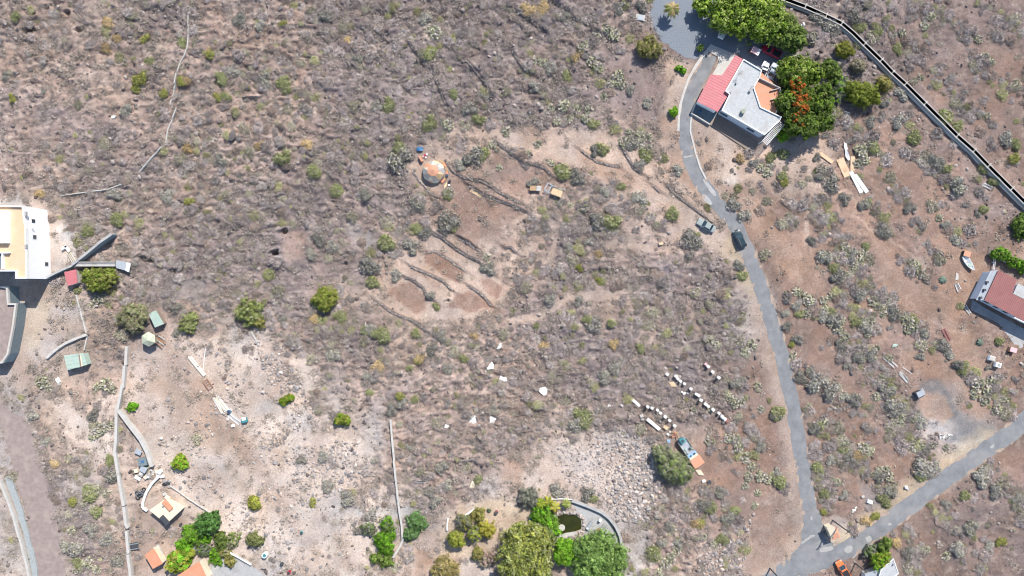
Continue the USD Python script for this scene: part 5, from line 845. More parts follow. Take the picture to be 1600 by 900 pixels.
t = thing('dead_log', 'curved pale dead log in the scrub below the dug plots', 'log', (*W(574, 512), float(hgt(*W(574, 512))))); part('log', [bar((-.4, 1.3, .2), (-.3, .4, .3), .14), bar((-.3, .4, .3), (.3, -.5, .25), .13), bar((.3, -.5, .25), (.5, -.9, .2), .1)], 'pale_concrete', t); part('branch', bar((-.3, .4, .3), (.2, .7, .4), .07), 'pale_concrete', t)
t = thing('pole_pile', 'grey poles lying on the slope right of the thin white wall', 'poles', (*W(660, 752), float(hgt(*W(660, 752)))), .08)
for k in range(3): part('pole', bar((-1.7, -.2 + k * .2, .12), (1.7, -.3 + k * .3, .15), .06, 6), ('grey_concrete', 'dark_steel', 'pale_concrete')[k], t)
# --- junk by the branch wall
J = lambda px, py, nm, lab, cat, items, rz=0: heap(nm, lab, cat, px, py, items, rz)
J(219, 705, 'table', 'grey sheet-topped table at the top of the junk along the white branch wall', 'table', [('top', 0, 0, .72, 1.5, 1.2, .07, -.45, 'grey_sheet'), ('leg', -.5, -.3, .35, .1, .1, .7, 0, 'dark_steel'), ('leg', .5, .3, .35, .1, .1, .7, 0, 'dark_steel'), ('leg', -.35, .45, .35, .1, .1, .7, 0, 'dark_steel'), ('leg', .4, -.5, .35, .1, .1, .7, 0, 'dark_steel')])
J(226.5, 720, 'tank', 'dark teal tank in the junk pile beside the white branch wall', 'tank', [('body', 0, 0, .6, 2.0, 1.8, 1.1, .15, 'teal_wall'), ('lid', .1, .1, 1.18, .7, .6, .08, .15, 'blue_plastic')])
J(227, 732, 'tank', 'grey blue box below the dark teal tank in the junk pile', 'box', [('body', 0, 0, .5, 1.5, 1.2, .9, -.5, 'green_sheet'), ('lid', 0, 0, .98, 1.55, 1.25, .06, -.5, 'grey_sheet')])
J(219, 741, 'appliances', 'white and grey appliances in the junk pile', 'appliances', [('box', -.7, .9, .3, .9, .9, .5, .2, 'cream'), ('box', .5, .1, .35, 1.0, .9, .6, -.4, 'grey_concrete'), ('box', .5, .3, .7, .5, .5, .1, -.4, 'white_paint'), ('box', -.4, -.8, .25, 1.5, .7, .4, -.5, 'white_paint'), ('box', 1.5, -.6, .25, .9, .8, .4, .7, 'cream')])
J(240, 739, 'rubble_pile', 'white plaster rubble where the branch wall meets the curved wall', 'rubble', [('lump', rng.uniform(-1.6, 2.4), rng.uniform(-1.0, 1.0), rng.uniform(.1, .4), rng.uniform(.3, .8), rng.uniform(.3, .7), rng.uniform(.2, .5), rng.uniform(0, 3), ('white_paint', 'pale_concrete', 'cream', 'grey_concrete')[k % 4]) for k in range(26)])
J(263, 755, 'tyres', 'black drums at the right end of the plaster rubble', 'drums', [('drum', 0, 0, .3, .8, .6, .5, .2, 'dark_steel'), ('drum', -.9, -.3, .25, .8, .5, .4, -.4, 'dark'), ('drum', .4, .5, .2, .5, .4, .4, -.4, 'grey_concrete')])
t = thing('scrap_machine', 'heap of black tubes and tyres left of the curved white wall', 'scrap', (*W(220, 771), float(hgt(*W(220, 771)))), .5)
for k in range(7):
    m = trimesh.creation.torus(rng.uniform(.35, .5), .12, major_sections=16, minor_sections=7); m.apply_transform(trimesh.transformations.rotation_matrix(rng.uniform(0, .7), rng.normal(size=3))); m.apply_translation([-.9 + .35 * k, rng.uniform(-.5, .5), .25 + .1 * (k % 3)]); part('tyre', m, 'dark_steel' if k % 2 else 'rubber', t)
for k in range(4): part('tube', bar((-1.1, -.5 + .3 * k, .4), (1.1, -.6 + .35 * k, .6), .05, 6), 'grey_sheet', t)
t = thing('rack', 'black slatted rack beside the white barrier wall above the orange-roofed shed', 'rack', (*W(211.5, 852.5), float(hgt(*W(211.5, 852.5)))), .12)
for k in range(3): part('panel', cham((-.66 + .66 * k, 0, .5), (.58, 1.7, .12), 0, .03), 'dark_steel', t)
for s in (-.6, .6): part('rail', box((0, s, .6), (2.1, .1, .08)), 'grey_sheet', t)
for s in (-.8, .8):
    for s2 in (-.7, .7): part('leg', box((s, s2, .22), (.1, .1, .5)), 'dark_steel', t)
J(257, 777, 'sacks', 'cream sacks above the rust-red hatch of the beige house', 'sacks', [('sack', .8, 0, .2, 1.2, .9, .3, -.6, 'cream'), ('sack', .1, .8, .2, .8, .7, .3, .2, 'pale_concrete'), ('sack', -1.8, -.3, .12, 1.0, .2, .15, .3, 'pale_concrete')])
t = thing('water_tank', 'round teal-topped water tank with white rim on the pale yard', 'tank', (*W(415.5, 865.5), 0)); part('body', cyl((0, 0, .55), .62, 1.1, 20), 'white_paint', t); part('lid', cyl((0, 0, 1.12), .42, .06, 18), 'teal_plastic', t)
cloth(303, 861, [(-.8, -.6), (.4, -.8), (.9, .2), (.3, .9), (-.6, .6)], 'sky_blue', 'pale blue cloth lying among the garden bushes', h=.5, seed=33)
barrel(283.5, 818.5, 'dark_steel', 'small black barrel on the dirt right of the clothes line', .28, .7); barrel(471.5, 832, 'teal_plastic', 'small teal tub on the dusty track at the bottom', .35, .45)
barrel(441, 880.5, 'dark_steel', 'black barrel on the pale yard at the bottom', .4, .8); barrel(452.5, 893, 'red_paint', 'dark red drum on the pale yard at the bottom edge', .4, .8); barrel(776, 799, 'maroon_sheet', 'dark red barrel on the straw clearing above the pond trees', .42, .9)
heap('trestle', 'dark trestle bench lying on the pale yard at the bottom', 'bench', 412, 889, [('plank', 0, 0, .3, 1.3, .3, .08, -.1, 'dark_steel'), ('leg', -.4, 0, .12, .1, .3, .3, -.1, 'dark_steel'), ('leg', .4, 0, .12, .1, .3, .3, -.1, 'dark_steel')])
# --- pond rim, fountain, garden furniture
rim = thing('pond_rim', 'ring of pale uneven stones round the green pond', 'stone rim', (0, 0, 0)); pc = pond_pg.buffer(.42).exterior; n = int(pc.length / .8)
for k in range(n):
    p = pc.interpolate(k / n, True).coords[0]; m = rocks[k % 6].copy(); m.apply_scale([.52, .42, .32]); m.apply_transform(trimesh.transformations.rotation_matrix(k * 1.7, [0, 0, 1])); m.apply_translation([*p, .12]); c_ = A(STONE[k % 5]) * 1.25; part('stone', m, 'plainrock', rim, tint=np.repeat([c_], len(m.vertices), 0))
solo('garden_border', ext(LineString(WL([(862, 852), (866, 846), (874, 840), (884, 836), (896, 834)])).buffer(.45), -.2, .25), 'pale_concrete', 'pale stone border curving under the pond towards the vivid green bush', 'border')
t = thing('fountain', 'pale mushroom fountain at the left side of the green pond', 'fountain', (*W(877.5, 824), -.4)); part('basin', trimesh.creation.revolve([(0, .5), (.75, .62), (.8, .7), (.7, .78), (0, .72)], sections=20), 'pale_concrete', t); part('stem', cyl((0, 0, .3), .15, .6, 10), 'grey_concrete', t)
t = thing('sunbed', 'grey sun lounger on the patio right of the pond', 'sun lounger', (*W(921, 820), .012), math.atan2(-9, -6)); part('frame', box((0, 0, .3), (1.9, .75, .06)), 'dark_steel', t)
for k in range(5): part('slat', box((-.75 + k * .36, 0, .36), (.3, .66, .05)), 'grey_sheet', t)
part('backrest', box((.85, 0, .5), (.6, .68, .06), tilt=(-.6, (0, 1, 0))), 'grey_sheet', t)
for a_ in (-.8, .7):
    for b_ in (-.3, .3): part('leg', box((a_, b_, .14), (.06, .06, .28)), 'dark_steel', t)
def chair(px, py, m_, lab, rz=0.0):
    t_ = thing('garden_chair', lab, 'chair', (*W(px, py), .012 + float(max(0, hgt(*W(px, py))))), rz); part('seat', cham((0, 0, .42), (.6, .55, .06), 0, .02), m_, t_); part('backrest', box((-.3, 0, .7), (.06, .55, .55)), m_, t_)
    for a_ in (-.25, .25):
        for b_ in (-.22, .22): part('leg', box((a_, b_, .2), (.05, .05, .42)), 'dark_steel', t_)
    for b_ in (-.3, .3): part('armrest', box((0, b_, .62), (.5, .06, .05)), m_, t_)
chair(937.5, 811.5, 'white_paint', 'white garden chair on the patio above the sun lounger', 1.0); chair(828.5, 810.5, 'teal_plastic', 'green garden chair on the straw clearing left of the pond', 2.0)
t = thing('garden_table', 'small brown slatted table on the patio below the white chair', 'table', (*W(935, 826.5), .012), .3); part('leg', cyl((0, 0, .35), .08, .7, 8), 'old_wood', t)
for k in range(4): part('slat', box((0, -.33 + k * .22, .72), (.95, .17, .05)), 'wood', t)
# --- things at the right
t = thing('storage_box', 'small grey shed with a dark open side beside the gravel pad', 'shed', (*W(1432, 615), 0), .45); part('body', cham((0, 0, .8), (1.5, 1.4, 1.6), 0, .05), 'dark_steel', t); part('lid', cham((.1, .2, 1.66), (1.7, 1.3, .08), 0, .02), 'grey_sheet', t)
for k in range(3): part('slat', box((.95 + k * .35, 0, .3), (.16, 1.5, .1)), 'grey_concrete', t)
for k, (px, py, lab) in enumerate(((1546.5, 559.5, 'white square planter box, left one of two below the maroon-roofed house'), (1555, 569.5, 'white box with a dark top, lower one of two below the maroon-roofed house'))):
    t = thing('box', lab, 'box', (*W(px, py), float(hgt(*W(px, py)))), -.3); part('body', cham((0, 0, .5), (1.3, 1.1, 1.0), 0, .06), 'white_paint', t); part('lid', cham((.1 * k, 0, 1.02), (1.1 - .4 * k, .9 - .3 * k, .08), 0, .02), 'grey_concrete' if k else 'pale_concrete', t)
heap('wooden_box', 'pinkish wooden box with a dark side below the maroon-roofed house', 'box', 1579, 547, [('box', 0, 0, .5, 1.5, 1.0, .9, -.3, 'rust'), ('lid', .0, .1, .98, 1.6, 1.1, .08, -.3, 'pink'), ('wheel', -.6, -.5, .15, .3, .15, .3, -.3, 'rubber')])
t = thing('boat', 'white dinghy lying at a slant on the red soil left of the white fence', 'boat', (*W(1511, 411), float(hgt(*W(1511, 411)))), math.atan2(-18, 12))
def bsec(x_, w, zb, zt): return [(x_, -w, zt), (x_, -w * .85, zb + .15), (x_, 0, zb), (x_, w * .85, zb + .15), (x_, w, zt), (x_, w - .08, zt), (x_, 0, zb + .25), (x_, -w + .08, zt)]
part('hull', loft([bsec(-1.9, .5, .1, .7), bsec(-.8, .72, .0, .68), bsec(.5, .66, .02, .72), bsec(1.5, .35, .15, .82), bsec(2.0, .1, .4, .9)]), 'white_car', t); part('thwart', box((-.3, 0, .6), (.3, 1.2, .05)), 'grey_sheet', t); part('cover', cham((.6, .0, .72), (.9, .9, .06), 0, .02), 'green_sheet', t)
heap('shelter', 'tan square board shelter beside the white dinghy', 'shelter', 1507.5, 397, [('roof', 0, 0, .9, 1.6, 1.3, .08, -.3, 'terracotta'), ('side', 0, -.5, .45, 1.4, .1, .85, -.3, 'dark_steel'), ('side', 0, .5, .45, 1.4, .1, .85, -.3, 'old_wood')])
cloth(1494.5, 432, [(-.4, -.9), (.4, -.7), (.35, .6), (-.2, .9)], 'pale_concrete', 'pale dusty sheet below the white dinghy', h=.1, seed=40); cloth(1397, 539.5, [(-.7, -.5), (.2, -.3), (.8, .1), (.2, .4), (-.5, .3)], 'green_sheet', 'torn teal plastic on the brown field', h=.3, seed=41)
t = thing('tile_stack', 'double row of small red brown roof tiles on the orange soil', 'roof tiles', (*W(1478, 523), float(hgt(*W(1478, 523)))), math.atan2(-18, 9))
for k in range(8):
    for s in (-.33, .33): part('tile', cham((-1.4 + k * .4, s, .15), (.26, .46, .25), 0, .03), 'maroon_sheet', t)
for lab, px, py, an, n, l_ in (('white pipes scattered at the upper end of the brown field', 1390, 565, -.75, 5, 3.4), ('pair of white frames above the small grey shed', 1411, 588, -.9, 6, 2.6), ('single pale pipe right of the scattered white pipes', 1417, 575.5, -.62, 1, 2.6), ('grey boards stacked left of the maroon-roofed house', 1496, 448, -1.2, 4, 2.2), ('white frame lying below the grey boards near the maroon-roofed house', 1511, 482, -.9, 4, 2.0), ('grey and white scrap poles near the canal', 1543, 290, -.5, 5, 2.0), ('white poles beside the red flowered tree', 1241, 83.5, -.35, 3, 2.4), ('thin white poles beyond the mango trees', 1252, 53.5, .35, 1, 1.3), ('pale scrap boards below the flowering tree', 1321, 177, -.4, 4, 1.8)):
    x, y = W(px, py); t = thing('pole_pile', lab, 'poles', (x, y, float(hgt(x, y))), an)
    for k in range(n): part('pole', bar((-l_ / 2 + rng.uniform(-.4, .4), -.5 + k * 1.0 / max(n, 2), .12), (l_ / 2 + rng.uniform(-.4, .4), -.5 + k * 1.0 / max(n, 2) + rng.uniform(-.3, .3), .2), .075, 6), ('white_paint', 'pale_concrete', 'grey_concrete')[k % 3], t)
heap('mattress', 'cream mattress lying beyond the mango trees', 'mattress', 1233, 40, [('mattress', 0, 0, .2, 1.9, .95, .25, .95, 'cream'), ('box', -.5, -.9, .2, .4, .4, .4, .3, 'grey_concrete')])
heap('scrap_pile', 'white scrap beside the bushes right of the cream mattress', 'scrap', 1253, 41, [('piece', rng.uniform(-.8, .8), rng.uniform(-.5, .5), .2, .5, .35, .25, rng.uniform(0, 3), ('white_car', 'grey_sheet')[k % 2]) for k in range(6)])
heap('blocks', 'white blocks on the brown patch above the main road', 'blocks', 1359, 784, [('block', 0, 0, .25, 1.3, .8, .45, -.3, 'white_paint'), ('block', -1.6, 1.2, .2, .7, .5, .35, .4, 'pale_concrete')])
heap('scrap_pile', 'white scrap sheets left of the white blocks above the main road', 'scrap', 1334, 797, [('piece', 0, 0, .2, .8, .5, .2, .3, 'white_paint'), ('piece', .5, .6, .15, .5, .3, .2, .8, 'white_paint'), ('piece', -.3, -.5, .15, .5, .3, .2, .1, 'pale_concrete')])
heap('blocks', 'white block standing beside the bushes above the main road', 'blocks', 1415, 761, [('block', 0, 0, .3, .6, .6, .6, .3, 'white_paint'), ('block', .5, -.6, .15, .5, .4, .3, .2, 'grey_concrete')])
heap('rubble_pile', 'rubble of white stones at the lower edge of the gravel pad', 'rubble', 1475, 682, [('piece', rng.uniform(-2.5, 2.5), rng.uniform(-.6, .6), .2, rng.uniform(.3, .8), .4, .3, rng.uniform(0, 3), ('pale_concrete', 'white_paint')[k % 2]) for k in range(12)])
heap('bag', 'white bag lying in the scrub near the upper left', 'bag', 179, 184, [('bag', 0, 0, .2, .7, .6, .35, .3, 'white_paint'), ('bag', .5, .2, .15, .4, .4, .25, .8, 'pale_concrete')])
heap('crate', 'orange tan crate in the scrub below the parked pale car', 'crate', 1032, 381, [('crate', 0, 0, .25, .9, .5, .45, .2, 'peach_deck'), ('lid', 0, 0, .5, .95, .55, .05, .2, 'pale_wood')])
heap('bags', 'white bag near the curving stone wall beside the cactus', 'bag', 92, 594, [('bag', 0, 0, .3, 1.2, .8, .5, -1.0, 'white_paint'), ('bag', .3, -.9, .25, .7, .6, .4, .3, 'pale_concrete')])
# --- utility poles
for px, py, h_, lab in ((1301, 813, 8.3, 'tall dark wooden utility pole behind the kiosk at the junction'), (1203, 888, 8.0, 'dark wooden utility pole at the bottom left of the junction'), (1336, 880, 5.5, 'dark post beside the orange pickup at the bottom edge')):
    x, y = W(px, py); t = thing('utility_pole', lab, 'utility pole', (x, y, 0)); part('shaft', trimesh.creation.revolve([(0, -.3), (.17, -.3), (.12, h_), (0, h_)], sections=10), 'dark_steel', t); part('crossarm', box((0, 0, h_ - .5), (1.5, .1, .12), .6), 'dark_steel', t)
    for s in (-.6, .6): part('insulator', cyl((s * math.cos(.6), s * math.sin(.6), h_ - .36), .06, .16, 8), 'grey_concrete', t)

# ------------------------------------------------------------------ trees and shrubs one can pick out
LAND = [('the left white house', 40, 380), ('the hexagonal gazebo', 232, 530), ('the pale green shed', 117, 566), ('the dome hut', 676, 268), ('the red-roofed house', 1155, 150), ('the dark car on the lane', 1156, 373), ('the parked pale car', 1104, 353), ('the beehives', 1070, 620), ('the work trailer', 1076, 704),
        ('the pond', 890, 820), ('the kiosk', 1303, 833), ('the maroon-roofed house', 1565, 460), ('the dug plots', 700, 440), ('the thin white wall', 620, 760), ('the white barrier wall', 190, 700), ('the small orange-roofed shed', 240, 872), ('the water canal', 1450, 165), ('the white metal sheets', 1338, 285), ('the gravel pad', 1500, 640),
        ('the long pale channel', 280, 110), ('the rubble field', 960, 740), ('the loose white sheets', 775, 600), ('the paired tiny huts', 838, 295), ('the rusty ladder frame', 326, 600), ('the gravel yard', 1060, 45), ('the grey retaining wall', 160, 390), ('the main road', 1450, 770), ('the lane', 1230, 600), ('the dark upper slope', 560, 120), ('the left lava slope', 350, 250), ('the dark pit in the lava', 437, 380), ('the blue tarpaulin', 656, 233), ('the thin pale beam', 400, 529), ('the junk pile', 230, 735), ('the pole bundle', 308, 572), ('the orange pickup', 1317, 890), ('the white dinghy', 1511, 411), ('the small grey shed', 1432, 615), ('the round olive bush', 1013, 74), ('the mattress', 1233, 40), ('the mauve dirt track', 50, 760), ('the curving grey wall', 105, 540), ('the white bag', 179, 184), ('the tan goat shelter', 870, 300), ('the flowering tree', 1258, 162), ('the two white boxes', 1550, 565), ('the top left corner', 20, 20), ('the top edge', 480, 10), ('the bottom right corner', 1560, 850), ('the scattered white pipes', 1395, 565), ('the top right corner', 1560, 30)]
ORD = ['nearest', 'second nearest', 'third nearest', 'fourth nearest', 'fifth nearest', 'sixth nearest', 'seventh nearest', 'eighth nearest', 'ninth nearest', 'tenth nearest', 'eleventh nearest', 'twelfth nearest'] + [w_ + ' nearest' for w_ in 'thirteenth fourteenth fifteenth sixteenth seventeenth eighteenth nineteenth twentieth twenty-first twenty-second twenty-third twenty-fourth twenty-fifth twenty-sixth twenty-seventh twenty-eighth twenty-ninth thirtieth'.split()]
def where(px, py):
    n_, lx, ly = min(LAND, key=lambda q_: (q_[1] - px) ** 2 + (q_[2] - py) ** 2); dx, dy = px - lx, py - ly; v = 'above' if dy < 0 else 'below'; h = 'right of' if dx > 0 else 'left of'
    return n_, (v if abs(dx) < abs(dy) * .5 else h if abs(dy) < abs(dx) * .5 else (('upper ' if dy < 0 else 'lower ') + h)), math.hypot(dx, dy)
def labels(items, noun):
    """[(colour word, px, py)] -> a label for each that no other carries"""
    key, out = {}, [None] * len(items)
    for k, (c_, px, py) in enumerate(items): n_, d_, r_ = where(px, py); key.setdefault((c_, n_, d_), []).append((r_, k))
    for (c_, n_, d_), m_ in key.items():
        for j, (_, k) in enumerate(sorted(m_)): out[k] = f'{c_} {noun} {d_} {n_}' if len(m_) == 1 else f'{c_} {noun}, {ORD[min(j, 29)]} {d_} {n_}'
    return out
def blob(seed, lobes, n, colors, size, kind='quad', clump=22, spread=.42, crown=0.0):
    """leaves in clumps over lobes [(x, y, z, r)], local metres"""
    r = np.random.default_rng(seed); lb = A(lobes, float); a = lb[:, 3] ** 2; k = r.choice(len(lb), max(1, n // clump), p=a / a.sum())
    d = r.normal(size=(len(k), 3)); d[:, 2] = np.abs(d[:, 2]) * 1.1 - .25; d /= np.linalg.norm(d, axis=1)[:, None]
    cc = lb[k, :3] + d * (lb[k, 3] * r.uniform(.7, 1.0, len(k)) * np.where(r.random(len(k)) < .22, r.uniform(1.1, 1.35, len(k)), 1.0))[:, None]; tone = r.uniform(.62, 1.3, len(k)); pick = r.integers(0, len(colors), len(k))
    q_ = np.repeat(np.arange(len(k)), clump); e = r.normal(size=(len(q_), 3)); p = cc[q_] + e * (spread * np.maximum(.35, lb[k, 3][q_] * .42))[:, None] * .55
    core = r.random(len(q_)) < .28; kk = k[q_]; p = np.where(core[:, None], lb[kk, :3] + (p - lb[kk, :3]) * .6, p)      # leaves inside, under the outer clumps
    v, f, m = cards(p, d[q_] * 1.2 + e * .55 + A([0, 0, .5]), size * r.uniform(.6, 1.3, len(q_)) * np.where(core, 1.5, 1), r, 1.0, kind); keepc = r.random(len(q_)) < .65
    ci = np.where(keepc, pick[q_], r.integers(0, len(colors), len(q_))); c_ = A(colors)[ci] * (tone[q_] * r.uniform(.8, 1.2, len(q_)))[:, None]
    return trimesh.Trimesh(v, f, process=False), np.clip(np.repeat(c_, m, 0), .005, .8)
def tree(label, cat, px, py, lobes_px, h, colors, n, size, seed, name='tree', trunk=.22, flat=.75, extra=None, kind='quad'):
    """lobes_px: (dx, dy, r) in photograph pixels round (px, py), at about crown height"""
    k = M * (1 - h * .7 / CAM_H); x, y = (px - 800) * k, (450 - py) * k; z0 = float(hgt(x, y)); t_ = thing(name, label, cat, (x, y, z0)); r = np.random.default_rng(seed)
    lb = []; fat = 1.32 if py > 780 and px < 790 and h < 3.6 else 1.08
    for dx, dy, rr in lobes_px:
        R = rr * k * fat; lb.append((dx * k, -dy * k, max(h - R * flat - r.uniform(0, .12 * h), R * .3), R))
        for _ in range(3): an = r.uniform(0, 6.28); lb.append((dx * k + math.cos(an) * R * .6, -dy * k + math.sin(an) * R * .6, max(h - R * flat - r.uniform(.0, .3 * h), R * .25), R * r.uniform(.45, .65)))
    m, c_ = blob(seed, lb, int(n * 1.7), colors, size, kind); part('crown', m, 'leaf', t_, tint=np.clip(c_ * (A([.95, .88, 1.0]) if h > 5 and py < 300 else A([1.12, 1.04, 1.15])), 0, .8))
    if extra: m2, c2 = blob(seed + 1, [(a * k, -b * k, h - .75, R * k) for a, b, R in extra[0]], extra[2], extra[1], size * .8); part('flowers', m2, 'leaf', t_, tint=c2)
    st = []
    for dx, dy, rr in lobes_px[:8]:
        st += [bar((dx * k * .25, -dy * k * .25, -.3), (dx * k * .55, -dy * k * .55, h * .4), trunk, 7), bar((dx * k * .55, -dy * k * .55, h * .38), (dx * k, -dy * k, h * .7), trunk * .6, 6)]
    part('trunk', st, 'bark', t_); return t_
tree('large mango tree shading the gravel yard above the red-roofed house', 'tree', 1168, 22, [(-38, 2, 22), (-18, -12, 24), (8, -14, 26), (32, -4, 24), (-14, 14, 18), (20, 16, 22), (44, 14, 20), (-44, 12, 12), (38, 28, 14)], 6.2, MANGO, 16000, .30, 1, 'mango_tree', .28)
tree('round-crowned mango tree above the red pickup', 'tree', 1228, 56, [(0, 0, 17), (14, 8, 16), (2, -14, 16), (18, -2, 12)], 5.2, GREEN, 6500, .30, 2, 'mango_tree')
tree('mango tree growing right of the parked silver car', 'tree', 1245, 108, [(-10, 0, 18), (10, -4, 16), (24, 8, 14), (0, 14, 18)], 5.4, MANGO, 8000, .30, 3, 'mango_tree')
tree('tree with orange red flowers beside the terracotta terrace', 'flowering tree', 1258, 162, [(-14, -24, 18), (-24, 0, 17), (-8, 14, 20), (12, -6, 20), (26, 6, 17), (14, 28, 18), (30, 30, 13), (-16, 34, 15), (4, 44, 12), (28, -16, 14)], 5.6, GREEN + MANGO[:3], 16000, .30, 4, 'flowering_tree', .25, extra=([(-18, -30, 9), (-11, -22, 8), (-8, -6, 10), (-14, 4, 9), (-7, 12, 9), (-16, 24, 8), (-24, -12, 6), (-10, 32, 6)], FLAME, 4200))
tree('small mango tree casting a shadow on the gravel yard, left of the large one', 'tree', 1096, 9, [(-4, 0, 9), (6, -6, 9), (2, 8, 7)], 3.8, MANGO, 2600, .28, 5, 'mango_tree')
tree('big olive green tree left of the pond at the bottom', 'tree', 818, 862, [(0, 0, 30), (-20, 6, 20), (18, -18, 20), (22, 14, 20), (-6, 30, 22), (-14, -20, 18), (30, 34, 14), (-2, -32, 14), (-28, 26, 12), (16, -34, 12), (34, -10, 13)], 6.0, [(0.31, 0.38, 0.08), (0.42, 0.46, 0.09), (0.23, 0.29, 0.065), (0.42, 0.47, 0.19), (0.16, 0.20, 0.05)], 17000, .26, 6)
tree('big mid green feathery tree below the patio', 'tree', 937, 870, [(0, 0, 30), (-18, -10, 20), (20, 4, 22), (6, -22, 18), (-14, 18, 24), (22, 28, 22), (32, 14, 12), (4, 34, 24), (30, -12, 10)], 6.0, [(0.135, 0.245, 0.05), (0.18, 0.31, 0.07), (0.10, 0.175, 0.04), (0.22, 0.34, 0.10)], 18000, .23, 7, kind='tri')
tree('vivid green rounded tree between the two big bottom trees', 'tree', 884, 863, [(0, -4, 15), (-6, 8, 12), (6, 6, 13), (2, -12, 9)], 4.0, VIVID, 5500, .22, 8)
tree('vivid green ivy-like hedge along the left bank of the pond', 'hedge', 852, 812, [(-10, -14, 11), (-2, -2, 12), (8, 6, 12), (14, 18, 9), (-14, -4, 8), (2, -18, 7), (12, 26, 7)], 2.2, VIVID[:3] + GREEN[:1], 7000, .2, 9, 'hedge', .08)
tree('olive bush between the pond hedge and the big olive tree', 'bush', 848, 832, [(-8, -4, 10), (6, 2, 11), (14, 8, 8), (-14, 2, 8)], 3.0, OLIVE[:2] + GREEN[:2], 3800, .22, 10, 'bush', .1)
tree('round dark green bush at the top of the lower left garden', 'bush', 320, 820, [(0, 0, 12), (8, -8, 9), (-8, 4, 9), (-2, 12, 7), (12, 2, 7)], 2.8, [(0.08, 0.20, 0.035), (0.12, 0.27, 0.06), (0.05, 0.12, 0.025), (0.16, 0.31, 0.09)], 4500, .24, 11, 'bush', .1)
tree('dense green bush in the middle of the lower left garden', 'bush', 299, 837, [(0, 0, 11), (8, 6, 8), (-6, -6, 8), (4, -8, 7)], 2.0, VIVID[:3] + GREEN[:2], 3800, .2, 12, 'bush', .1)
tree('yellow green banana-like clump above the orange-roofed house', 'banana clump', 279, 878, [(0, 0, 11), (-8, 6, 8), (8, -6, 8), (6, 6, 7), (-4, -8, 7), (14, -16, 7)], 2.6, LIME[:3] + VIVID[:1], 1900, .55, 13, 'banana_clump', .1)
tree('vivid yellow green round bush on the pale slope right of the junk', 'bush', 280, 723, [(0, 0, 9), (4, 4, 8), (-5, 2, 7), (0, -7, 7)], 1.9, VIVID[:2] + LIME[:2], 3400, .18, 14, 'bush', .08)
tree('bright yellow green bush above the thin white wall', 'bush', 534, 655, [(0, 0, 8), (6, 2, 7), (-6, 2, 6)], 1.7, LIME + VIVID[:1], 2600, .18, 15, 'bush', .08)
tree('yellow green round bush on the lower slope beside the dusty track', 'bush', 396, 786, [(0, 0, 7), (2, 4, 6), (-2, -4, 5)], 1.5, LIME + YELLOW[:1], 2000, .17, 16, 'bush', .08)
tree('vivid green bushes left of the foot of the thin white wall', 'bush', 600, 847, [(0, 0, 11), (3, 10, 9), (-6, -4, 8), (6, -8, 8)], 1.8, VIVID[:3] + GREEN[:1], 4200, .19, 17, 'bush', .08)
tree('green bush above the vivid one left of the thin white wall', 'bush', 605, 816, [(0, 0, 7), (-6, 3, 6), (2, 9, 7)], 1.4, GREEN[:2] + VIVID[:1] + SAGE[:1], 2000, .18, 18, 'bush', .08)
tree('green bush right of the thin white wall, upper one of two', 'bush', 651, 816, [(0, 0, 10), (7, 4, 8), (-6, -4, 8)], 1.7, [(0.11, 0.22, 0.06), (0.14, 0.27, 0.08), (0.09, 0.16, 0.05), (0.17, 0.28, 0.12)], 3000, .19, 19, 'bush', .08)
tree('green bush right of the thin white wall, lower one of two', 'bush', 642, 835, [(0, 0, 8), (5, -3, 6), (-6, 3, 5)], 1.5, [(0.11, 0.22, 0.06), (0.14, 0.27, 0.08), (0.09, 0.16, 0.05), (0.17, 0.28, 0.12)], 2200, .19, 20, 'bush', .08)
tree('large drooping grey green tree beside the work trailer', 'tree', 1056, 733, [(0, 0, 20), (12, 6, 16), (-12, -2, 15), (4, 12, 14), (-22, -22, 13), (-4, -14, 12)], 3.8, [(0.27, 0.31, 0.16), (0.31, 0.33, 0.22), (0.21, 0.25, 0.13), (0.23, 0.33, 0.09)], 8500, .24, 21, kind='tri')
tree('broad dark green bush below the grey channel and tank', 'bush', 153, 437, [(0, 0, 15), (-14, -4, 12), (14, -3, 12), (6, 8, 10), (-6, 8, 10), (22, -8, 8)], 3.2, [(0.19, 0.25, 0.04), (0.24, 0.29, 0.06), (0.13, 0.17, 0.03), (0.31, 0.31, 0.10), (0.15, 0.25, 0.03)], 7000, .22, 22, 'bush', .12)
tree('green bushy tree on the slope below the long scrub, right of the gazebo', 'bush', 385, 483, [(0, 0, 12), (-10, 6, 10), (10, 10, 11), (14, -4, 9), (4, 18, 9), (-2, -10, 8)], 2.4, [(0.23, 0.30, 0.08), (0.28, 0.34, 0.11), (0.17, 0.22, 0.06), (0.33, 0.34, 0.19)], 4600, .2, 23, 'bush', .1)
tree('yellow olive bush right beside the lower left of the green bushy tree', 'bush', 402, 502, [(0, 0, 9), (5, 3, 7), (-4, -4, 6)], 1.8, YELLOW, 2000, .19, 24, 'bush', .08)
tree('dark green bush on the slope left of the dug plots', 'bush', 507, 467, [(0, 0, 13), (8, -4, 11), (-9, 2, 11), (2, 8, 11), (-2, -9, 9)], 2.6, [(0.20, 0.26, 0.04), (0.25, 0.30, 0.06), (0.14, 0.18, 0.03), (0.30, 0.32, 0.08)], 5000, .2, 25, 'bush', .1)
tree('olive green tree behind the hexagonal gazebo', 'tree', 204, 496, [(0, 0, 17), (12, -6, 12), (-12, 4, 12), (6, 12, 12), (-4, -10, 10)], 3.4, [(0.23, 0.27, 0.12), (0.28, 0.29, 0.15), (0.18, 0.20, 0.09), (0.29, 0.27, 0.18)], 6500, .2, 26)
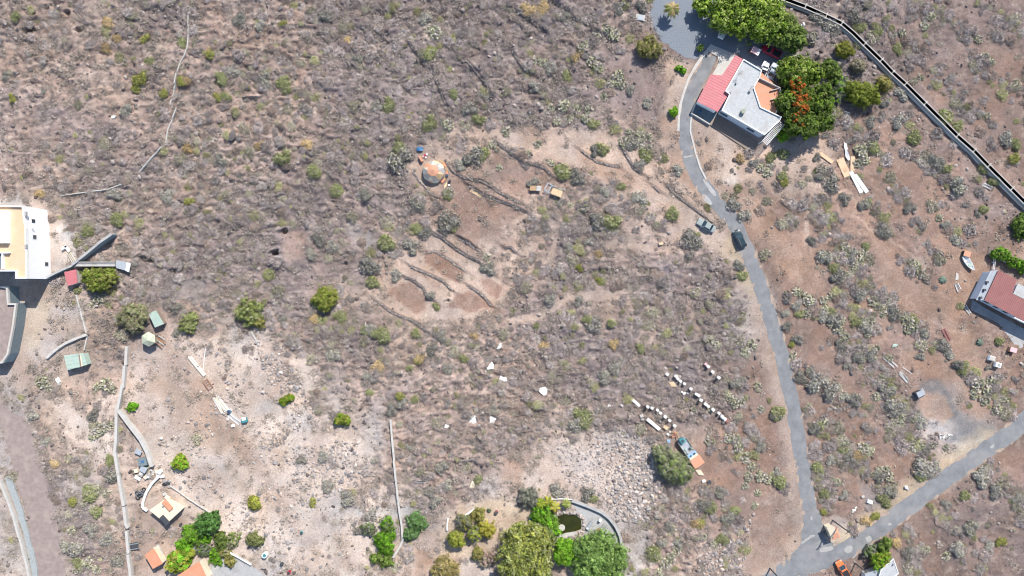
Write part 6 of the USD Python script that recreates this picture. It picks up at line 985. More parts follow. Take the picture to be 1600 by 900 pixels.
tree('green bush right of the blue green lean-to', 'bush', 293, 505, [(0, 0, 12), (6, -8, 8), (-6, 4, 9), (2, 10, 7)], 2.0, [(0.24, 0.31, 0.09), (0.27, 0.33, 0.12), (0.18, 0.23, 0.07), (0.31, 0.31, 0.16)], 3600, .2, 27, 'bush', .1)
tree('round olive green bush on the brown clearing left of the gravel yard', 'bush', 1013, 74, [(0, 0, 13), (10, 4, 11), (-8, 2, 11), (0, 8, 10), (2, -8, 10)], 2.6, [(0.25, 0.27, 0.07), (0.30, 0.31, 0.10), (0.17, 0.185, 0.05), (0.34, 0.32, 0.15)], 5000, .2, 28, 'bush', .1)
tree('dense dark green bush right of the flowering tree', 'bush', 1346, 143, [(0, 0, 16), (16, 4, 13), (-14, -4, 12), (6, 12, 12), (22, 10, 9), (-6, 8, 12)], 3.4, [(0.16, 0.22, 0.025), (0.20, 0.26, 0.04), (0.11, 0.15, 0.02), (0.25, 0.29, 0.06)], 7500, .2, 29, 'bush', .12)
for k, (c_, cols, px, py, lobes, h_, n) in enumerate([('yellow green', YELLOW, 1380, 130, [(0, 0, 10), (4, 6, 8)], 1.8, 2000), ('mid green', GREEN, 1300, 108, [(0, 0, 13), (6, 10, 9), (-6, -6, 9)], 2.4, 3000), ('light green', VIVID[:2] + SAGE, 1312, 140, [(0, 0, 13), (-6, 14, 10), (4, -10, 10)], 2.0, 2600), ('olive green', [(0.21, 0.24, 0.04), (0.26, 0.28, 0.06), (0.14, 0.16, 0.03)], 1320, 77, [(0, 0, 11), (5, 4, 9), (-6, 3, 8)], 2.4, 2800),
    ('olive', OLIVE[:3], 1341, 101, [(0, 0, 10), (3, 5, 7)], 2.0, 2000), ('bright green', VIVID[:2] + GREEN[:2], 1564, 396, [(0, 0, 10), (6, 3, 8), (-6, 1, 7)], 2.2, 2800), ('bright green', VIVID[:2] + GREEN[:2], 1585, 409, [(0, 0, 8), (8, 3, 7), (-7, -2, 6)], 2.0, 2400), ('bright green', VIVID[:2] + GREEN[:2], 1603, 418, [(0, 0, 9)], 2.0, 1600), ('vivid green', VIVID, 1053, 172.5, [(0, 0, 6), (1, 3, 5)], 1.6, 1700),
    ('vivid green', VIVID[:2] + GREEN[:1], 1062, 107, [(0, 0, 5), (6, 3, 4)], .9, 1100), ('dark green', GREEN, 1094, 75, [(0, 0, 4), (2, -2, 3)], 1.4, 900), ('dark green', GREEN[:3], 1596, 350, [(0, 0, 10), (2, 14, 9), (4, -10, 8)], 2.2, 2600), ('vivid green', VIVID[:2] + LIME[:1], 1225, 212, [(0, 0, 8), (-8, -6, 7), (-4, 4, 5)], 1.8, 1800), ('vivid green', VIVID[:3], 205, 637, [(0, 0, 6), (4, -1, 5)], 1.0, 1300),
    ('yellow green', LIME[:2] + VIVID[:1], 446, 625, [(-4, 2, 6), (4, -2, 6), (10, -4, 4)], 1.2, 1500), ('green', GREEN, 1384, 852, [(0, 0, 9), (1, -8, 6), (-4, 5, 6)], 3.0, 2200), ('lime green', LIME[:2] + VIVID[:2], 1374, 875, [(0, 0, 11), (8, -4, 9), (-2, 8, 8)], 3.4, 2600), ('sage green', SAGE[:2] + GREEN[:1], 1362, 862, [(0, 0, 8), (-8, 4, 6), (8, -4, 6)], 1.8, 1800),
    ('olive', SAGE[:2] + YELLOW[:2], 723, 819, [(0, 0, 9), (4, -4, 7)], 2.6, 2200), ('lime green', LIME, 712, 842, [(0, 0, 9), (4, 5, 7), (-4, 3, 7)], 3.4, 2400), ('yellow green', [(0.36, 0.36, 0.05), (0.30, 0.31, 0.04), (0.40, 0.38, 0.09)], 759, 828, [(0, 0, 10), (6, 3, 7), (-4, -3, 7)], 3.0, 2600), ('pale lime', LIME[:2] + SAGE[:1], 742, 834, [(0, 0, 8), (-4, 4, 6)], 2.8, 2000), ('yellow', YELLOW[:3], 747, 806, [(0, 0, 8), (3, -6, 5)], 2.2, 1700),
    ('yellow olive', [(0.32, 0.29, 0.10), (0.27, 0.25, 0.08), (0.37, 0.33, 0.15)], 696, 890, [(0, 0, 14), (-8, 2, 11), (10, 2, 10)], 1.6, 2800), ('olive', YELLOW[1:], 746, 867, [(0, 0, 8), (2, -4, 5)], 1.6, 1400), ('brown olive', BROWN[:2] + OLIVE[:2], 762, 872, [(0, 0, 9), (-4, 8, 7), (6, 4, 7)], 1.8, 1700), ('grey green', SAGE, 826, 777, [(0, 0, 13), (6, 5, 9), (-7, 4, 9)], 2.2, 3000),
    ('green', [(0.13, 0.20, 0.04), (0.16, 0.23, 0.06), (0.10, 0.14, 0.03)], 343, 846, [(0, -4, 8), (2, 6, 8)], 1.4, 1900), ('olive green', OLIVE[:2] + GREEN[:2], 362, 845, [(0, 0, 8), (3, -6, 6), (-4, 7, 5)], 1.4, 1700), ('olive green', [(0.18, 0.22, 0.07), (0.21, 0.24, 0.10), (0.13, 0.15, 0.05)], 397, 843, [(0, 0, 9), (7, 4, 6), (-6, 2, 6)], 1.5, 1900), ('sage green', SAGE[:3] + GREEN[:1], 316, 857, [(0, 0, 8), (6, 4, 6)], 1.1, 1500),
    ('vivid green', VIVID[:3], 321, 842, [(0, 0, 6), (-3, 1, 5)], .9, 1200), ('vivid green', VIVID[:3] + GREEN[:1], 336, 872, [(0, 0, 7), (4, 8, 5), (-3, -6, 6)], 1.0, 1600), ('yellow olive', OLIVE[:1] + YELLOW[:2], 350, 863, [(0, 0, 6), (6, 4, 5)], .9, 1000), ('yellow green', YELLOW, 358, 877, [(0, 0, 6), (1, 4, 5)], 1.0, 1100), ('vivid green', VIVID[:3], 285, 853, [(0, 0, 9), (8, 6, 7), (-4, 4, 6)], 1.3, 2200), ('olive', OLIVE[:2] + SAGE[:1], 355, 857, [(0, 0, 4)], .7, 500), ('green', GREEN, 600, 878, [(0, -2, 8), (10, 4, 5), (-14, -4, 7)], 1.0, 1600), ('dull green', SAGE[:2] + GREEN[:1], 574, 826, [(0, 0, 8), (4, 6, 5)], 1.1, 1400)]):
    pass_ = tree('', 'bush', px, py, lobes, h_, cols, n, .2, 60 + k, 'bush', .06); pass_.SetCustomDataByKey('label', labels([(f'{c_} leafy bush {"tall " if h_ > 2.9 else ""}'.strip(), px, py)], '')[0].replace('  ', ' ')); HAND = globals().setdefault('HAND', []); HAND.append((pass_, c_, px, py))
for (p_, *_), l_ in zip(HAND, labels([(c_, px, py) for _, c_, px, py in HAND], 'leafy bush')): p_.SetCustomDataByKey('label', l_)
def palm(label, px, py, h, R, cols, seed, n=16, name='palm'):
    k = M * (1 - h / CAM_H); x, y = (px - 800) * k, (450 - py) * k; t_ = thing(name, label, 'palm', (x, y, float(hgt(x, y)))); r = np.random.default_rng(seed); part('trunk', trimesh.creation.revolve([(0, -.2), (.24, -.2), (.16, h), (0, h)], sections=10), 'bark', t_)
    for j in range(n):
        an = j * 2.4 + r.uniform(-.2, .2); up = r.uniform(.1, .9); V, Fc = [], []; m_ = 9
        for i in range(m_):
            s = i / (m_ - 1); rad = R * s * (1 - .12 * up); z = h + R * (.55 * up * s - (.55 + .35 * (1 - up)) * s * s); w = R * .17 * math.sin(math.pi * min(1, .12 + s * .95)) + .01
            c_ = A([math.cos(an) * rad, math.sin(an) * rad, z]); sd = A([-math.sin(an), math.cos(an), 0]); V += [c_ - sd * w - A([0, 0, w * .6]), c_, c_ + sd * w - A([0, 0, w * .6])]
        for i in range(m_ - 1):
            a = 3 * i; Fc += [(a, a + 1, a + 4), (a, a + 4, a + 3), (a + 1, a + 2, a + 5), (a + 1, a + 5, a + 4)]
        part('frond', trimesh.Trimesh(V, Fc, process=False), 'leaf', t_, tint=np.repeat([A(cols[j % len(cols)]) * r.uniform(.8, 1.2)], len(V), 0))
palm('palm with a tan crown casting a star shadow on the gravel yard', 1051, 13, 3.4, 2.3, [(0.33, 0.25, 0.12), (0.20, 0.22, 0.07), (0.40, 0.30, 0.16)], 1, 18); palm('yellow green palm at the top left corner of the pond hedge', 845, 787, 2.6, 1.6, [(0.26, 0.30, 0.03), (0.20, 0.26, 0.03)], 2); palm('golden palm above the left corner of the pond', 867, 793, 2.4, 1.7, [(0.42, 0.36, 0.07), (0.32, 0.30, 0.06), (0.26, 0.28, 0.05)], 3); palm('small green palm above the middle of the pond', 885, 788, 2.0, 1.4, [(0.22, 0.27, 0.06), (0.28, 0.30, 0.09)], 4); palm('yellow palm between the pond hedge and the golden palm', 857, 784, 2.3, 1.5, [(0.36, 0.34, 0.05), (0.22, 0.27, 0.04)], 5)
palm('blue green agave on the red soil below the maroon-roofed house', 1532, 535, .5, 1.1, [(0.16, 0.22, 0.17), (0.20, 0.25, 0.19)], 6, 20, 'agave'); palm('dark spiky agave beside the red barrel above the pond trees', 764, 798, .4, .7, [(0.09, 0.13, 0.08), (0.12, 0.16, 0.10)], 7, 18, 'agave'); palm('grey green agave at the edge of the field left of the maroon-roofed house', 1474, 437, .5, 1.2, [(0.17, 0.24, 0.19), (0.21, 0.27, 0.21)], 8, 20, 'agave')

# ------------------------------------------------------------------ wild scrub: shrubs in the photograph's places, then the scrub between them
def proto_xform(name, label, cat, group, mesh, tint, mat_, seed, partname='twigs', first=(0, 0, 0), rz=0, scale=1.0):
    t_ = thing(name, label, cat, first, rz, group, scale); part(partname, mesh, mat_, t_, tint=tint); part('stem', stem_mesh(seed), 'bark', t_); return t_
SHR = """y 214 120 13;y 212 138 9;y 222 58 9;o 168 34 9;y 330 86 9;g 345 123 11;g 350 152 10;y 255 145 8;o 325 80 7;y 15 153 8;s 195 172 12;g 25 27 8;o 165 75 8;o 180 60 8;s 360 110 12;s 372 30 12;o 290 125 8;y 340 150 8;s 68 142 6;g 232 95 8;g 283 65 8;y 285 125 9;s 6 117 8;o 60 302 8;g 180 345 12;g 135 362 11;y 294 313 9;s 258 305 11;o 295 232 10;s 345 250 12;s 180 302 11;g 440 128 12;s 412 125 14;g 445 140 8;s 405 38 9;y 440 35 7;s 510 22 10;o 543 62 7;s 665 30 11;g 675 85 13;y 672 78 8;g 606 163 12;s 588 165 10;s 558 92 10;g 669 192 13;g 706 148 8;s 690 190 6;g 748 185 11;s 735 168 12;s 755 150 10;o 825 15 12;o 850 12 10;s 885 25 10;s 970 12 12;s 1005 10 10;o 900 92 9;g 886 117 10;s 860 105 10;g 930 105 7;s 835 135 9;s 985 140 8;s 1012 160 9;g 928 192 9;o 908 82 7
s 622 245 22;g 626 232 12;s 700 300 9;g 698 303 9;s 740 243 18;g 752 240 12;s 720 258 10;s 650 320 14;g 525 300 12;s 571 303 12;g 440 245 14;g 490 270 12;o 405 225 9;o 480 225 9;s 700 345 17;g 707 355 9;g 650 358 10;s 665 365 11;g 602 378 15;s 640 385 14;s 575 415 16;g 580 440 12;s 618 430 11;s 500 375 12;s 485 395 9;s 520 385 11;g 420 430 10;s 488 400 8;s 762 420 12;g 682 478 7;s 672 462 8;s 833 285 10;g 880 265 14;s 895 270 12;s 870 300 10;s 905 280 10;g 940 232 11;s 930 235 10;g 1010 240 12;s 990 225 12;s 1000 255 10;g 970 290 8;s 945 300 9;g 955 345 15;s 935 345 12;g 1050 335 12;s 1000 310 12;y 905 420 8;s 890 385 8;s 920 378 7;s 1080 375 15;g 1085 370 9;o 935 398 8;y 935 440 7;g 943 440 8
s 1060 265 10;s 1147 320 11;s 1165 335 11;o 1158 248 8;s 1180 255 8;g 1225 240 9;g 1208 245 10;y 1225 283 9;g 1225 275 9;s 1278 245 7;g 1370 230 10;s 1352 320 10;g 1358 317 7;g 1540 328 8;s 1530 335 6;g 1480 262 9;s 1470 258 10;s 1500 290 16;g 1540 262 10;g 1555 280 10;y 1588 245 10;g 1590 225 10;s 1575 215 12;g 1430 215 13;s 1405 190 11;g 1482 180 13;g 1500 195 9;s 1410 145 12;y 1408 113 8;g 1435 145 9;g 1345 40 10;s 1335 25 12;g 1373 48 9;s 1300 40 14;s 1280 28 12;s 1265 60 14;g 1405 75 9;s 1305 50 8;s 1462 250 12;s 1362 190 10;g 1340 70 7;s 1385 160 9
g 920 500 9;s 930 510 12;g 955 505 8;g 910 655 16;s 900 665 12;g 838 510 6;o 740 525 7;s 690 525 9;g 650 520 8;g 595 525 14;s 580 515 10;g 568 515 8;g 530 495 11;o 655 560 9;y 655 562 8;g 640 575 6;s 675 545 10;s 520 555 14;g 500 500 10;s 440 500 9;o 488 500 9;s 575 590 10;o 590 575 10;y 625 618 8;s 628 630 11;g 578 615 7;g 648 625 7;s 610 640 10;o 850 540 7;s 945 590 12;g 1000 545 8;s 860 470 9;o 960 540 9;s 905 470 10;s 960 575 11;s 770 640 9;g 725 560 8;s 700 575 10
s 275 520 8;s 275 480 9;g 120 455 7;s 55 500 9;y 60 510 8;g 20 455 6;g 2 580 9;s 50 650 10;s 145 650 10;s 175 745 14;s 140 830 12;s 165 845 11;g 150 800 10;o 85 725 8;s 115 860 12;s 180 880 12;s 70 690 8;g 140 770 14;y 115 785 8;g 170 720 9;g 120 880 10;s 100 855 10;y 490 785 8;s 510 760 10;s 540 780 14;s 470 720 9;s 505 715 9;s 585 720 7;s 580 805 10;s 560 830 8;s 690 730 12;s 700 760 10;s 670 770 9;s 640 700 9;s 680 785 10;g 745 750 8;s 870 768 12;s 920 775 12;g 928 782 8;s 1040 700 10;g 1025 705 9;s 1100 790 11;g 1110 795 10;s 1140 810 12;g 1150 800 9;s 1125 770 10;s 1060 850 10;g 1020 870 14;s 1035 850 9;o 1090 820 10;s 1045 825 9;y 1095 820 8;g 1130 845 10;s 1190 700 9;g 1220 755 12;s 1218 740 9
g 1280 735 11;s 1282 740 8;s 1300 720 9;g 1290 775 9;y 1290 800 6;s 1320 775 8;s 1330 715 10;o 1340 715 9;g 1320 705 8;s 1375 745 9;s 1395 770 12;g 1385 785 12;s 1445 735 17;g 1440 745 10;s 1465 730 9;s 1450 705 8;s 1390 800 9;o 1355 815 9;y 1370 810 8;g 1510 775 9;s 1535 750 14;s 1560 770 12;s 1520 825 14;s 1500 860 12;y 1567 850 9;s 1550 855 9;s 1480 790 9;s 1420 865 10;g 1410 895 8;s 1590 780 9;s 1540 740 9;o 1400 850 9;g 1250 490 8;s 1245 480 8;s 1228 490 7;s 1305 500 14;s 1290 495 10;g 1300 490 9;s 1315 540 10;s 1248 530 9;y 1237 540 6;g 1238 538 5;s 1230 512 8;s 1355 510 12;g 1340 505 9;s 1400 490 12;s 1445 520 9;g 1430 500 8;s 1475 540 10;s 1485 555 9;g 1508 575 11;s 1500 570 9;g 1562 533 8;s 1545 575 5;s 1440 557 7;s 1345 560 11;s 1365 555 12;s 1250 590 10;s 1265 580 8;s 1280 600 18;s 1300 610 14;s 1325 572 7;s 1390 610 14;s 1400 640 16;g 1395 605 8;s 1440 660 11;s 1340 625 12;s 1320 620 11;s 1275 670 11;g 1282 668 8;g 1218 645 12;s 1215 650 10;s 1162 595 6;s 1150 600 10;g 1160 430 9;s 1155 415 9;s 1290 400 14;s 1310 430 12;s 1345 460 10;g 1305 420 9;s 1335 400 10;s 1380 360 12;g 1355 385 7;s 1425 325 10;s 1270 375 7;s 1495 375 10;s 1480 350 8;s 1300 285 14;s 1285 270 12;s 1320 310 11"""
shr = [(a, float(b), float(c), float(d)) for line_ in SHR.split('\n') for a, b, c, d in (q_.split() for q_ in line_.split(';') if q_.strip())]
WORD = {'y': 'yellow green', 'o': 'straw brown', 'g': 'olive green', 's': 'grey green'}
PAL = {k_: [tuple(np.minimum(A(c_) * (1.38 if k_ == 'y' else 1.8), .6)) for c_ in v_] for k_, v_ in {'y': YELLOW + [(0.25, 0.24, 0.12)], 'o': [(0.29, 0.21, 0.10), (0.25, 0.18, 0.10), (0.33, 0.26, 0.13), (0.19, 0.155, 0.12)], 'g': [(0.185, 0.20, 0.085), (0.155, 0.175, 0.07), (0.23, 0.235, 0.125), (0.20, 0.185, 0.14), (0.125, 0.135, 0.07)], 's': [(0.185, 0.175, 0.155), (0.215, 0.205, 0.17), (0.155, 0.145, 0.14), (0.20, 0.195, 0.135), (0.12, 0.113, 0.11)]}.items()}
protos, shr_lab = {}, labels([(WORD[a], b, c) for a, b, c, d in shr], 'wild shrub')
for k, (a, px, py, rr) in enumerate(shr):
    R = rr * M * 1.12; px += rng.uniform(-1, 1); x, y = W(px, py, R * .5); z = float(hgt(x, y)) - .05
    if blocks.contains(Point(x, y)): continue
    v = k % 3; key = (a, v); sc = R * A([1.0, rng.uniform(.8, 1.05), rng.uniform(.8, 1.0)])
    if key not in protos:
        m, c_ = bush_mesh(200 + v * 7 + ord(a), 1300, PAL[a], .10, .8, 10)
        protos[key] = proto_xform('shrub', shr_lab[k], 'shrub', 'wild shrubs on the dry slopes', m, c_, 'twig' if a in 'so' else 'leaf', k, 'foliage', (x, y, z), rng.uniform(0, 6.28), sc)
    else: dup(protos[key], (x, y, z), rng.uniform(0, 6.28), shr_lab[k], sc)
# prickly pears: pale clumps of flat pads
def pear_mesh(seed, n=70):
    r = np.random.default_rng(seed); V, Fc, T, q_ = [], [], [], 0; cols = [(0.38, 0.37, 0.24), (0.44, 0.42, 0.29), (0.28, 0.29, 0.175), (0.46, 0.42, 0.37), (0.38, 0.34, 0.31), (0.25, 0.26, 0.18)]
    for _ in range(n):
        rad = math.sqrt(r.random()) * .95; an = r.uniform(0, 6.28); c = A([math.cos(an) * rad, math.sin(an) * rad, r.uniform(.1, .75) * (1.1 - rad * .7)]); nrm = r.normal(size=3) + A([0, 0, .6]); nrm /= np.linalg.norm(nrm); t = np.cross(nrm, [r.normal(), r.normal(), 1]); t /= np.linalg.norm(t); b = np.cross(nrm, t); s = r.uniform(.13, .24)
        ring = [c + t * math.cos(u) * s + b * math.sin(u) * s * .68 for u in np.arange(8) * math.pi / 4]; V += ring + [c + nrm * s * .16, c - nrm * s * .16]
        for j in range(8): Fc += [(q_ + j, q_ + (j + 1) % 8, q_ + 8), (q_ + (j + 1) % 8, q_ + j, q_ + 9)]
        T += [A(cols[r.integers(6)]) * r.uniform(.85, 1.15)] * 10; q_ += 10
    return trimesh.Trimesh(V, Fc, process=False), A(T)
PEAR = "950 45 13;960 55 12;935 52 10;915 70 8;910 75 10;925 95 11;935 105 10;965 118 13;970 130 12;955 130 9;945 150 8;880 165 12;860 170 11;900 170 12;920 170 11;890 185 11;915 185 10;870 190 9;838 95 10;850 100 10;985 208 10;975 222 11;1000 225 11;1015 215 10;1012 232 11;1000 208 9;995 305 10;1005 320 9;1000 330 8;1025 350 7;915 325 8;890 320 7;875 318 7;770 225 9;760 400 9;765 412 8;1200 270 10;1190 262 9;1205 255 8;1345 235 13;1360 228 12;1352 248 11;1340 255 9;1372 238 9;1368 220 8;1425 410 9;1440 425 11;1432 415 10;1448 432 8;1320 385 10;1330 395 11;1345 405 10;1350 395 9;1335 415 10;1320 430 9;1300 462 9;1288 470 10;1265 470 11;1255 462 10;1245 455 9;1260 490 9;1290 485 11;1300 505 10;1310 515 12;1320 525 11;1315 500 9;1365 470 12;1375 478 11;1385 470 10;1395 485 10;1380 490 9;1420 500 13;1428 510 12;1420 515 11;1412 495 9;1362 500 9;1350 500 9;1356 520 9;1370 545 9;1365 560 8;1405 655 13;1400 662 11;1412 650 9;1390 560 9;1380 590 10;1370 620 9;1530 600 14;1545 610 12;1540 625 12;1560 640 12;1525 615 11;1550 595 10;1570 625 9;1185 605 9;1175 540 11;1155 535 11;1165 550 10;1120 540 10;1110 530 9;1140 620 9;1150 630 11;1135 615 8;1160 625 9;1110 640 9;1085 640 8;1095 670 9;1110 690 10;1100 680 9;1140 685 11;1155 700 12;1165 715 11;1175 730 10;1190 745 12;1200 750 10;1150 685 9;1085 700 7;1320 690 10;1330 700 9;1350 700 11;1360 705 10;1385 735 11;1390 745 10;1375 735 9;1310 755 9;1300 750 8;1430 700 11;1440 695 10;1460 695 9;1415 880 11;1420 890 10;1405 890 9;1450 860 8;1495 830 9;1540 735 9;1480 870 9;65 598 14;75 605 10;165 600 14;175 608 10;150 605 9;155 670 14;145 680 11;170 665 10;140 770 13;130 785 11;150 765 11;165 770 9;145 795 9;135 880 12;150 890 10;120 890 9;110 830 9;150 470 12;142 478 9;160 465 9;1290 660 10;1265 635 7;1240 555 8;1500 720 7;1260 735 8;1190 640 8;680 50 14;672 45 10;688 55 10;665 200 9;700 195 11;790 205 10;250 545 6;1050 870 11;1040 880 12;1060 860 10;1030 895 10;1100 840 8;1115 850 8;1180 790 8;1185 770 8;1165 760 8;1170 745 9;840 225 8;825 240 7;780 262 8;860 255 8;1090 265 7;1430 655 8;1480 700 7;1545 180 7;1440 120 7;1455 25 9;1445 40 9;1530 60 9;1540 88 10;1550 95 9;1345 15 7;1410 50 9;1395 55 8;1470 340 8"
prs = [tuple(map(float, q_.split())) for q_ in PEAR.split(';')]; plab = labels([('pale', a, b) for a, b, _ in prs], 'prickly pear clump'); pp = {}
for k, (px, py, rr) in enumerate(prs):
    R = rr * M * .85; x, y = W(px, py, R * .4); z = float(hgt(x, y)) - .05
    if blocks.contains(Point(x, y)): continue
    v = k % 4; sc = (R, R * rng.uniform(.8, 1.1), R * .85)
    if v not in pp: m, c_ = pear_mesh(300 + v, 95); pp[v] = proto_xform('prickly_pear', plab[k], 'prickly pear', 'prickly pear clumps on the slopes', m, c_, 'pads', k, 'pads', (x, y, z), rng.uniform(0, 6), sc)
    else: dup(pp[v], (x, y, z), rng.uniform(0, 6), plab[k], sc)
FREE = unary_union([poly(q_) for q_ in ([(690, 250), (730, 240), (800, 255), (858, 282), (830, 330), (806, 350), (822, 392), (800, 440), (785, 488), (690, 508), (592, 484), (598, 440), (640, 380), (700, 320)], [(690, 204), (800, 206), (960, 203), (1010, 240), (1062, 298), (1150, 368), (1168, 420), (1145, 405), (1062, 345), (1002, 305), (930, 268), (850, 247), (780, 222)], [(1042, 95), (1082, 110), (1062, 170), (1056, 235), (1085, 285), (1060, 290), (1030, 220), (1035, 150)])] + [Point(a, b).buffer(1.35) for a, b, c in SPOTS if c not in ('shrub', 'prickly pear') and (a, b) != (0.0, 0.0)] + [Point(a, b).buffer(.9) for a, b, c in SPOTS if c == 'shrub'] + [LineString(WL(q_)).buffer(.55) for q_ in WALLS]); shapely.prepare(FREE)
# leafless grey bushes: the 300 largest as things, the rest as the scrub between them
x, y = scatter(13500, np.random.default_rng(11), clump=.75); x2, y2 = scatter(24000, np.random.default_rng(17), clump=.15); e_ = x2 > 50; x, y = np.r_[x, x2[e_]], np.r_[y, y2[e_]]; k_ = ~shapely.contains_xy(FREE, x, y); x, y = x[k_], y[k_]; r = np.random.default_rng(12); rad = np.clip(r.lognormal(-.3, .48, len(x)), .32, 1.6) * np.where(x > 50, 1.08, 1.0)
big = np.argsort(-rad)[:300]; small = np.setdiff1d(np.arange(len(x)), big)
bm = []
for v in range(6): bm.append(bush_mesh(400 + v, 900, GREY + (OLIVE[:1] if v % 2 else BROWN[1:2]) if v < 4 else BROWN if v == 4 else OLIVE + GREY[:2], .095, .46, 10))
bm.append(bush_mesh(470, 900, [(0.37, 0.37, 0.16), (0.31, 0.31, 0.14), (0.42, 0.39, 0.22)] + GREY[:1], .095, .55, 9))
ZONE = lambda px, py: ('right-hand terraces' if px > 1130 else 'lower left slope' if py > 520 and px < 620 else 'slope above the hives' if py > 480 else 'dark upper slope' if px > 420 else 'upper left lava slope')
dp = {}; kinds_b = r.integers(0, 6, len(big)); WB = ['large grey'] * 4 + ['large brown', 'large olive grey']; blab = labels([(WB[v], x[k] / M + 800, 450 - y[k] / M) for v, k in zip(kinds_b, big)], 'leafless bush')
for j_, k in enumerate(big):
    v = int(kinds_b[j_]); px, py = x[k] / M + 800, 450 - y[k] / M; zn = ZONE(px, py); wd = 'brown' if v == 4 else 'olive grey' if v == 5 else 'grey'; lab = blab[j_]; g = f'{wd} dry bushes on the {zn}'; sc = rad[k] * A([1, r.uniform(.8, 1.1), r.uniform(.8, 1.1)]); loc = (x[k], y[k], float(hgt(x[k], y[k])) - .08)
    if v not in dp: dp[v] = proto_xform('dry_bush', lab, 'bush', g, bm[v][0], bm[v][1], 'twig', int(k), 'twigs', loc, r.uniform(0, 6), sc)
    else: dup(dp[v], loc, r.uniform(0, 6), lab, sc, g)
def instancer(name, protos_, mat_, xs, ys, sc, r, sink=.04, flat_=(.7, 1.1), yaw=True):
    pi = UsdGeom.PointInstancer.Define(stage, '/World/' + name); rel_ = pi.CreatePrototypesRel(); UsdGeom.Scope.Define(stage, f'/World/{name}/kinds')
    for j, (m, c_) in enumerate(protos_):
        q_ = usdkit.mesh(stage, f'/World/{name}/kinds/kind_{j:03d}', m, MAT[mat_]); UsdGeom.PrimvarsAPI(q_).CreatePrimvar('tint', Sdf.ValueTypeNames.Color3fArray, 'vertex').Set(Vt.Vec3fArray.FromNumpy(np.asarray(c_, np.float32))); rel_.AddTarget(q_.GetPath())
    n = len(xs); a = r.uniform(0, 6.2832, n); s = np.asarray(sc)
    pi.CreateProtoIndicesAttr(Vt.IntArray.FromNumpy(r.integers(0, len(protos_), n).astype(np.int32))); pi.CreatePositionsAttr(Vt.Vec3fArray.FromNumpy(np.c_[xs, ys, hgt(xs, ys) - sink * s].astype(np.float32)))
    pi.CreateOrientationsAttr(Vt.QuathArray([Gf.Quath(float(math.cos(q_ / 2)), 0, 0, float(math.sin(q_ / 2))) for q_ in a])); pi.CreateScalesAttr(Vt.Vec3fArray.FromNumpy(np.c_[s, s * r.uniform(.75, 1.1, n), s * r.uniform(*flat_, n)].astype(np.float32)))
    return setd(pi.GetPrim(), kind='stuff')
p_ = instancer('dry_scrub', bm, 'twig', x[small], y[small], rad[small], r); p_.SetCustomDataByKey('label', 'dry grey and brown scrub covering the slopes')
# straw tufts, stones
def tuft(seed, n=46):
    r_ = np.random.default_rng(seed); p = np.c_[r_.normal(size=(n, 2)) * .35, r_.uniform(.05, .3, n)]; v, f, m = cards(p, np.c_[r_.normal(size=(n, 2)), r_.uniform(.2, 1.2, n)], r_.uniform(.05, .12, n), r_, 2.2); c_ = A([(0.37, 0.32, 0.265), (0.33, 0.285, 0.24), (0.28, 0.235, 0.20), (0.40, 0.36, 0.32)])[r_.integers(0, 4, n)]
    return trimesh.Trimesh(v, f, process=False), np.repeat(c_, m, 0)
r = np.random.default_rng(13); x, y = scatter(30000, r, 'any', clump=.8); k_ = r.random(len(x)) < (.75 - .68 * keepat(x, y)) * np.where(x > 50, .2, 1); x, y = x[k_], y[k_]
p_ = instancer('dry_grass', [tuft(500 + k) for k in range(4)], 'straw', x, y, r.uniform(.6, 1.7, len(x)), r); p_.SetCustomDataByKey('label', 'straw coloured dry grass tufts')
def stones(seed, dark):
    m = rock_mesh(seed, 1, .7); c_ = A(dark); return m, np.repeat([c_], len(m.vertices), 0)
SETS = [stones(600 + k, c_) for k, c_ in enumerate([(0.12, 0.105, 0.105), (0.17, 0.145, 0.135), (0.24, 0.205, 0.185), (0.30, 0.26, 0.235), (0.145, 0.115, 0.105)])]
r = np.random.default_rng(14); n = 52000; x, y = r.uniform(-126, 126, n), r.uniform(-72, 72, n); px, py = x / M + 800, 450 - y / M
pr = lookup([[{'L': .6, 'G': .9, 'A': .5, 'W': .45, 'T': .3, 'R': .25, 'D': .3}[c] for c in r_] for r_ in TMAP], px, py) * (1 - .85 * keepat(x, y)) * (.35 + 1.3 * np.clip((fb(.2, 3, 71, x=x, y=y) - .45) * 4, 0, 1))
k_ = (r.random(n) < pr) & ~shapely.contains_xy(blocks, x, y); x, y = x[k_], y[k_]
p_ = instancer('loose_stones', SETS, 'rock', x, y, np.clip(r.lognormal(-1.7, .58, len(x)), .07, .6), r, -.15, (.6, 1.1)); p_.SetCustomDataByKey('label', 'loose dark lava stones strewn over the ground')
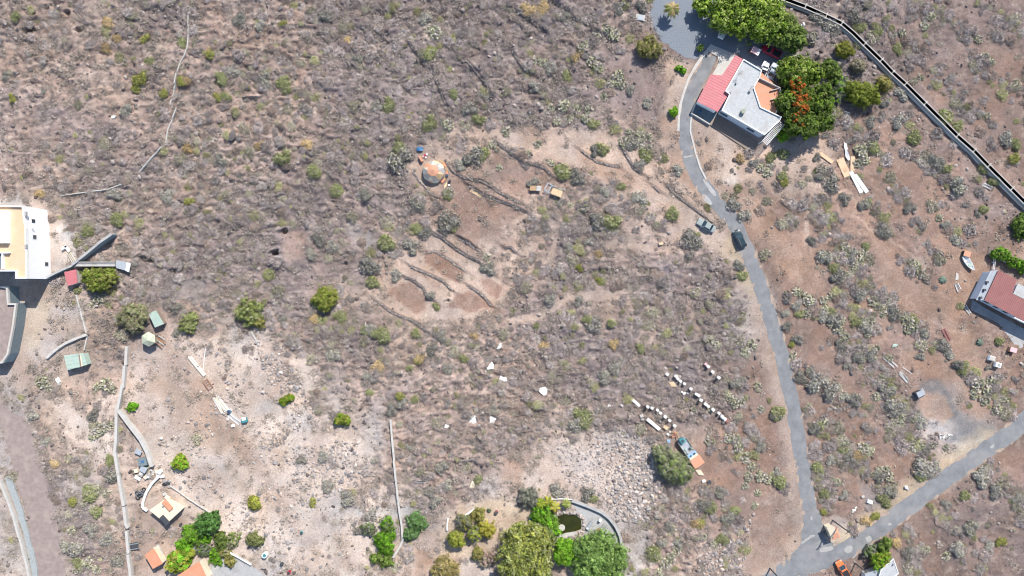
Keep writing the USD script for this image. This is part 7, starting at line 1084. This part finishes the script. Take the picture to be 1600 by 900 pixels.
# boulders one can tell apart: the rubble field and the lava slope
RUB = [(0.36, 0.32, 0.30), (0.30, 0.28, 0.275), (0.42, 0.37, 0.335), (0.24, 0.225, 0.22), (0.40, 0.32, 0.27)]
r = np.random.default_rng(15); spots = []
def in_poly(n, pts, r): 
    pg = poly(pts); x0, y0, x1, y1 = pg.bounds; x, y = r.uniform(x0, x1, n), r.uniform(y0, y1, n); k_ = shapely.contains_xy(pg, x, y) & ~shapely.contains_xy(blocks, x, y); return x[k_], y[k_]
bx, by = in_poly(420, [(960, 690), (1000, 690), (1028, 720), (1030, 770), (1010, 815), (975, 812), (950, 790), (945, 760), (985, 735)], r); bs = np.clip(r.lognormal(-.95, .35, len(bx)), .28, .8)
o_ = np.argsort(-bs)[:170]; proto_b = {}
for k in o_:
    v = int(r.integers(5)); lab = 'pale grey boulder in the heaped rubble field above the patio wall'
    loc = (bx[k], by[k], float(hgt(bx[k], by[k])) + .12 * bs[k])
    if v not in proto_b:
        proto_b[v] = thing('boulder', lab, 'boulder', loc, r.uniform(0, 6), 'boulders of the rubble field', bs[k] * A([1, .9, .8])); m = rock_mesh(700 + v, 2, .75); part('stone', m, 'rock', proto_b[v], tint=np.repeat([RUB[v]], len(m.vertices), 0))
    else: dup(proto_b[v], loc, r.uniform(0, 6), lab, bs[k] * A([1, r.uniform(.75, 1), r.uniform(.65, .95)]))
x, y = in_poly(3600, [(850, 700), (960, 665), (1025, 690), (1032, 770), (1010, 818), (968, 815), (948, 792), (915, 775), (880, 745)], r); x2, y2 = in_poly(900, [(440, 700), (560, 690), (560, 760), (470, 790)], r); x3, y3 = in_poly(700, [(400, 540), (470, 580), (480, 620), (420, 600)], r); x4, y4 = in_poly(900, [(1090, 860), (1150, 840), (1180, 800), (1160, 900), (1090, 905)], r)
x5, y5 = in_poly(4200, [(205, 545), (330, 545), (430, 520), (480, 620), (560, 700), (620, 790), (600, 890), (420, 890), (250, 760)], r); k5 = fb(.25, 3, 91, x=x5, y=y5) > .5; x, y = np.r_[x, x2, x3, x4, x5[k5]], np.r_[y, y2, y3, y4, y5[k5]]
p_ = instancer('rubble', [stones(800 + k, RUB[k]) for k in range(5)], 'rock', x, y, np.clip(r.lognormal(-1.55, .5, len(x)), .07, .6) * np.where(x > 0, np.interp(x + r.normal(size=len(x)) * 4, [8, 30], [.5, .98]), 1.0), r, -.2, (.6, 1.1)); p_.SetCustomDataByKey('label', 'pale rubble stones filling the cleared patches')
lx, ly = [], []
r = np.random.default_rng(16); x, y = r.uniform(-120, 0, 900), r.uniform(-10, 67, 900); px, py = x / M + 800, 450 - y / M; k_ = (r.random(900) < lookup([[1.0 if c in 'LG' else 0 for c in r_] for r_ in TMAP], px, py) * (fb(.12, 2, 81, x=x, y=y) > .5)) & ~shapely.contains_xy(blocks, x, y) & (keepat(x, y) < .3); x, y = x[k_][:130], y[k_][:130]
pl_ = {}; rlab = labels([('dark', a / M + 800, 450 - b / M) for a, b in zip(x, y)], 'lava rock outcrop')
for k in range(len(x)):
    v = int(r.integers(4)); s_ = float(np.clip(r.lognormal(-.5, .3), .4, 1.1)); px, py = x[k] / M + 800, 450 - y[k] / M; zn = ZONE(px, py); lab = rlab[k]; loc = (x[k], y[k], float(hgt(x[k], y[k])) + .02)
    if v not in pl_:
        pl_[v] = thing('lava_rock', lab, 'rock', loc, r.uniform(0, 6), f'lava rocks on the {zn}', s_ * A([1.2, .9, .7])); m = rock_mesh(900 + v, 2, .7); part('stone', m, 'rock', pl_[v], tint=np.repeat([[(0.20, 0.17, 0.155), (0.15, 0.13, 0.125), (0.26, 0.215, 0.185), (0.17, 0.15, 0.145)][v]], len(m.vertices), 0))
    else: dup(pl_[v], loc, r.uniform(0, 6), lab, s_ * A([1.2, r.uniform(.7, 1), r.uniform(.5, .9)]), f'lava rocks on the {zn}')
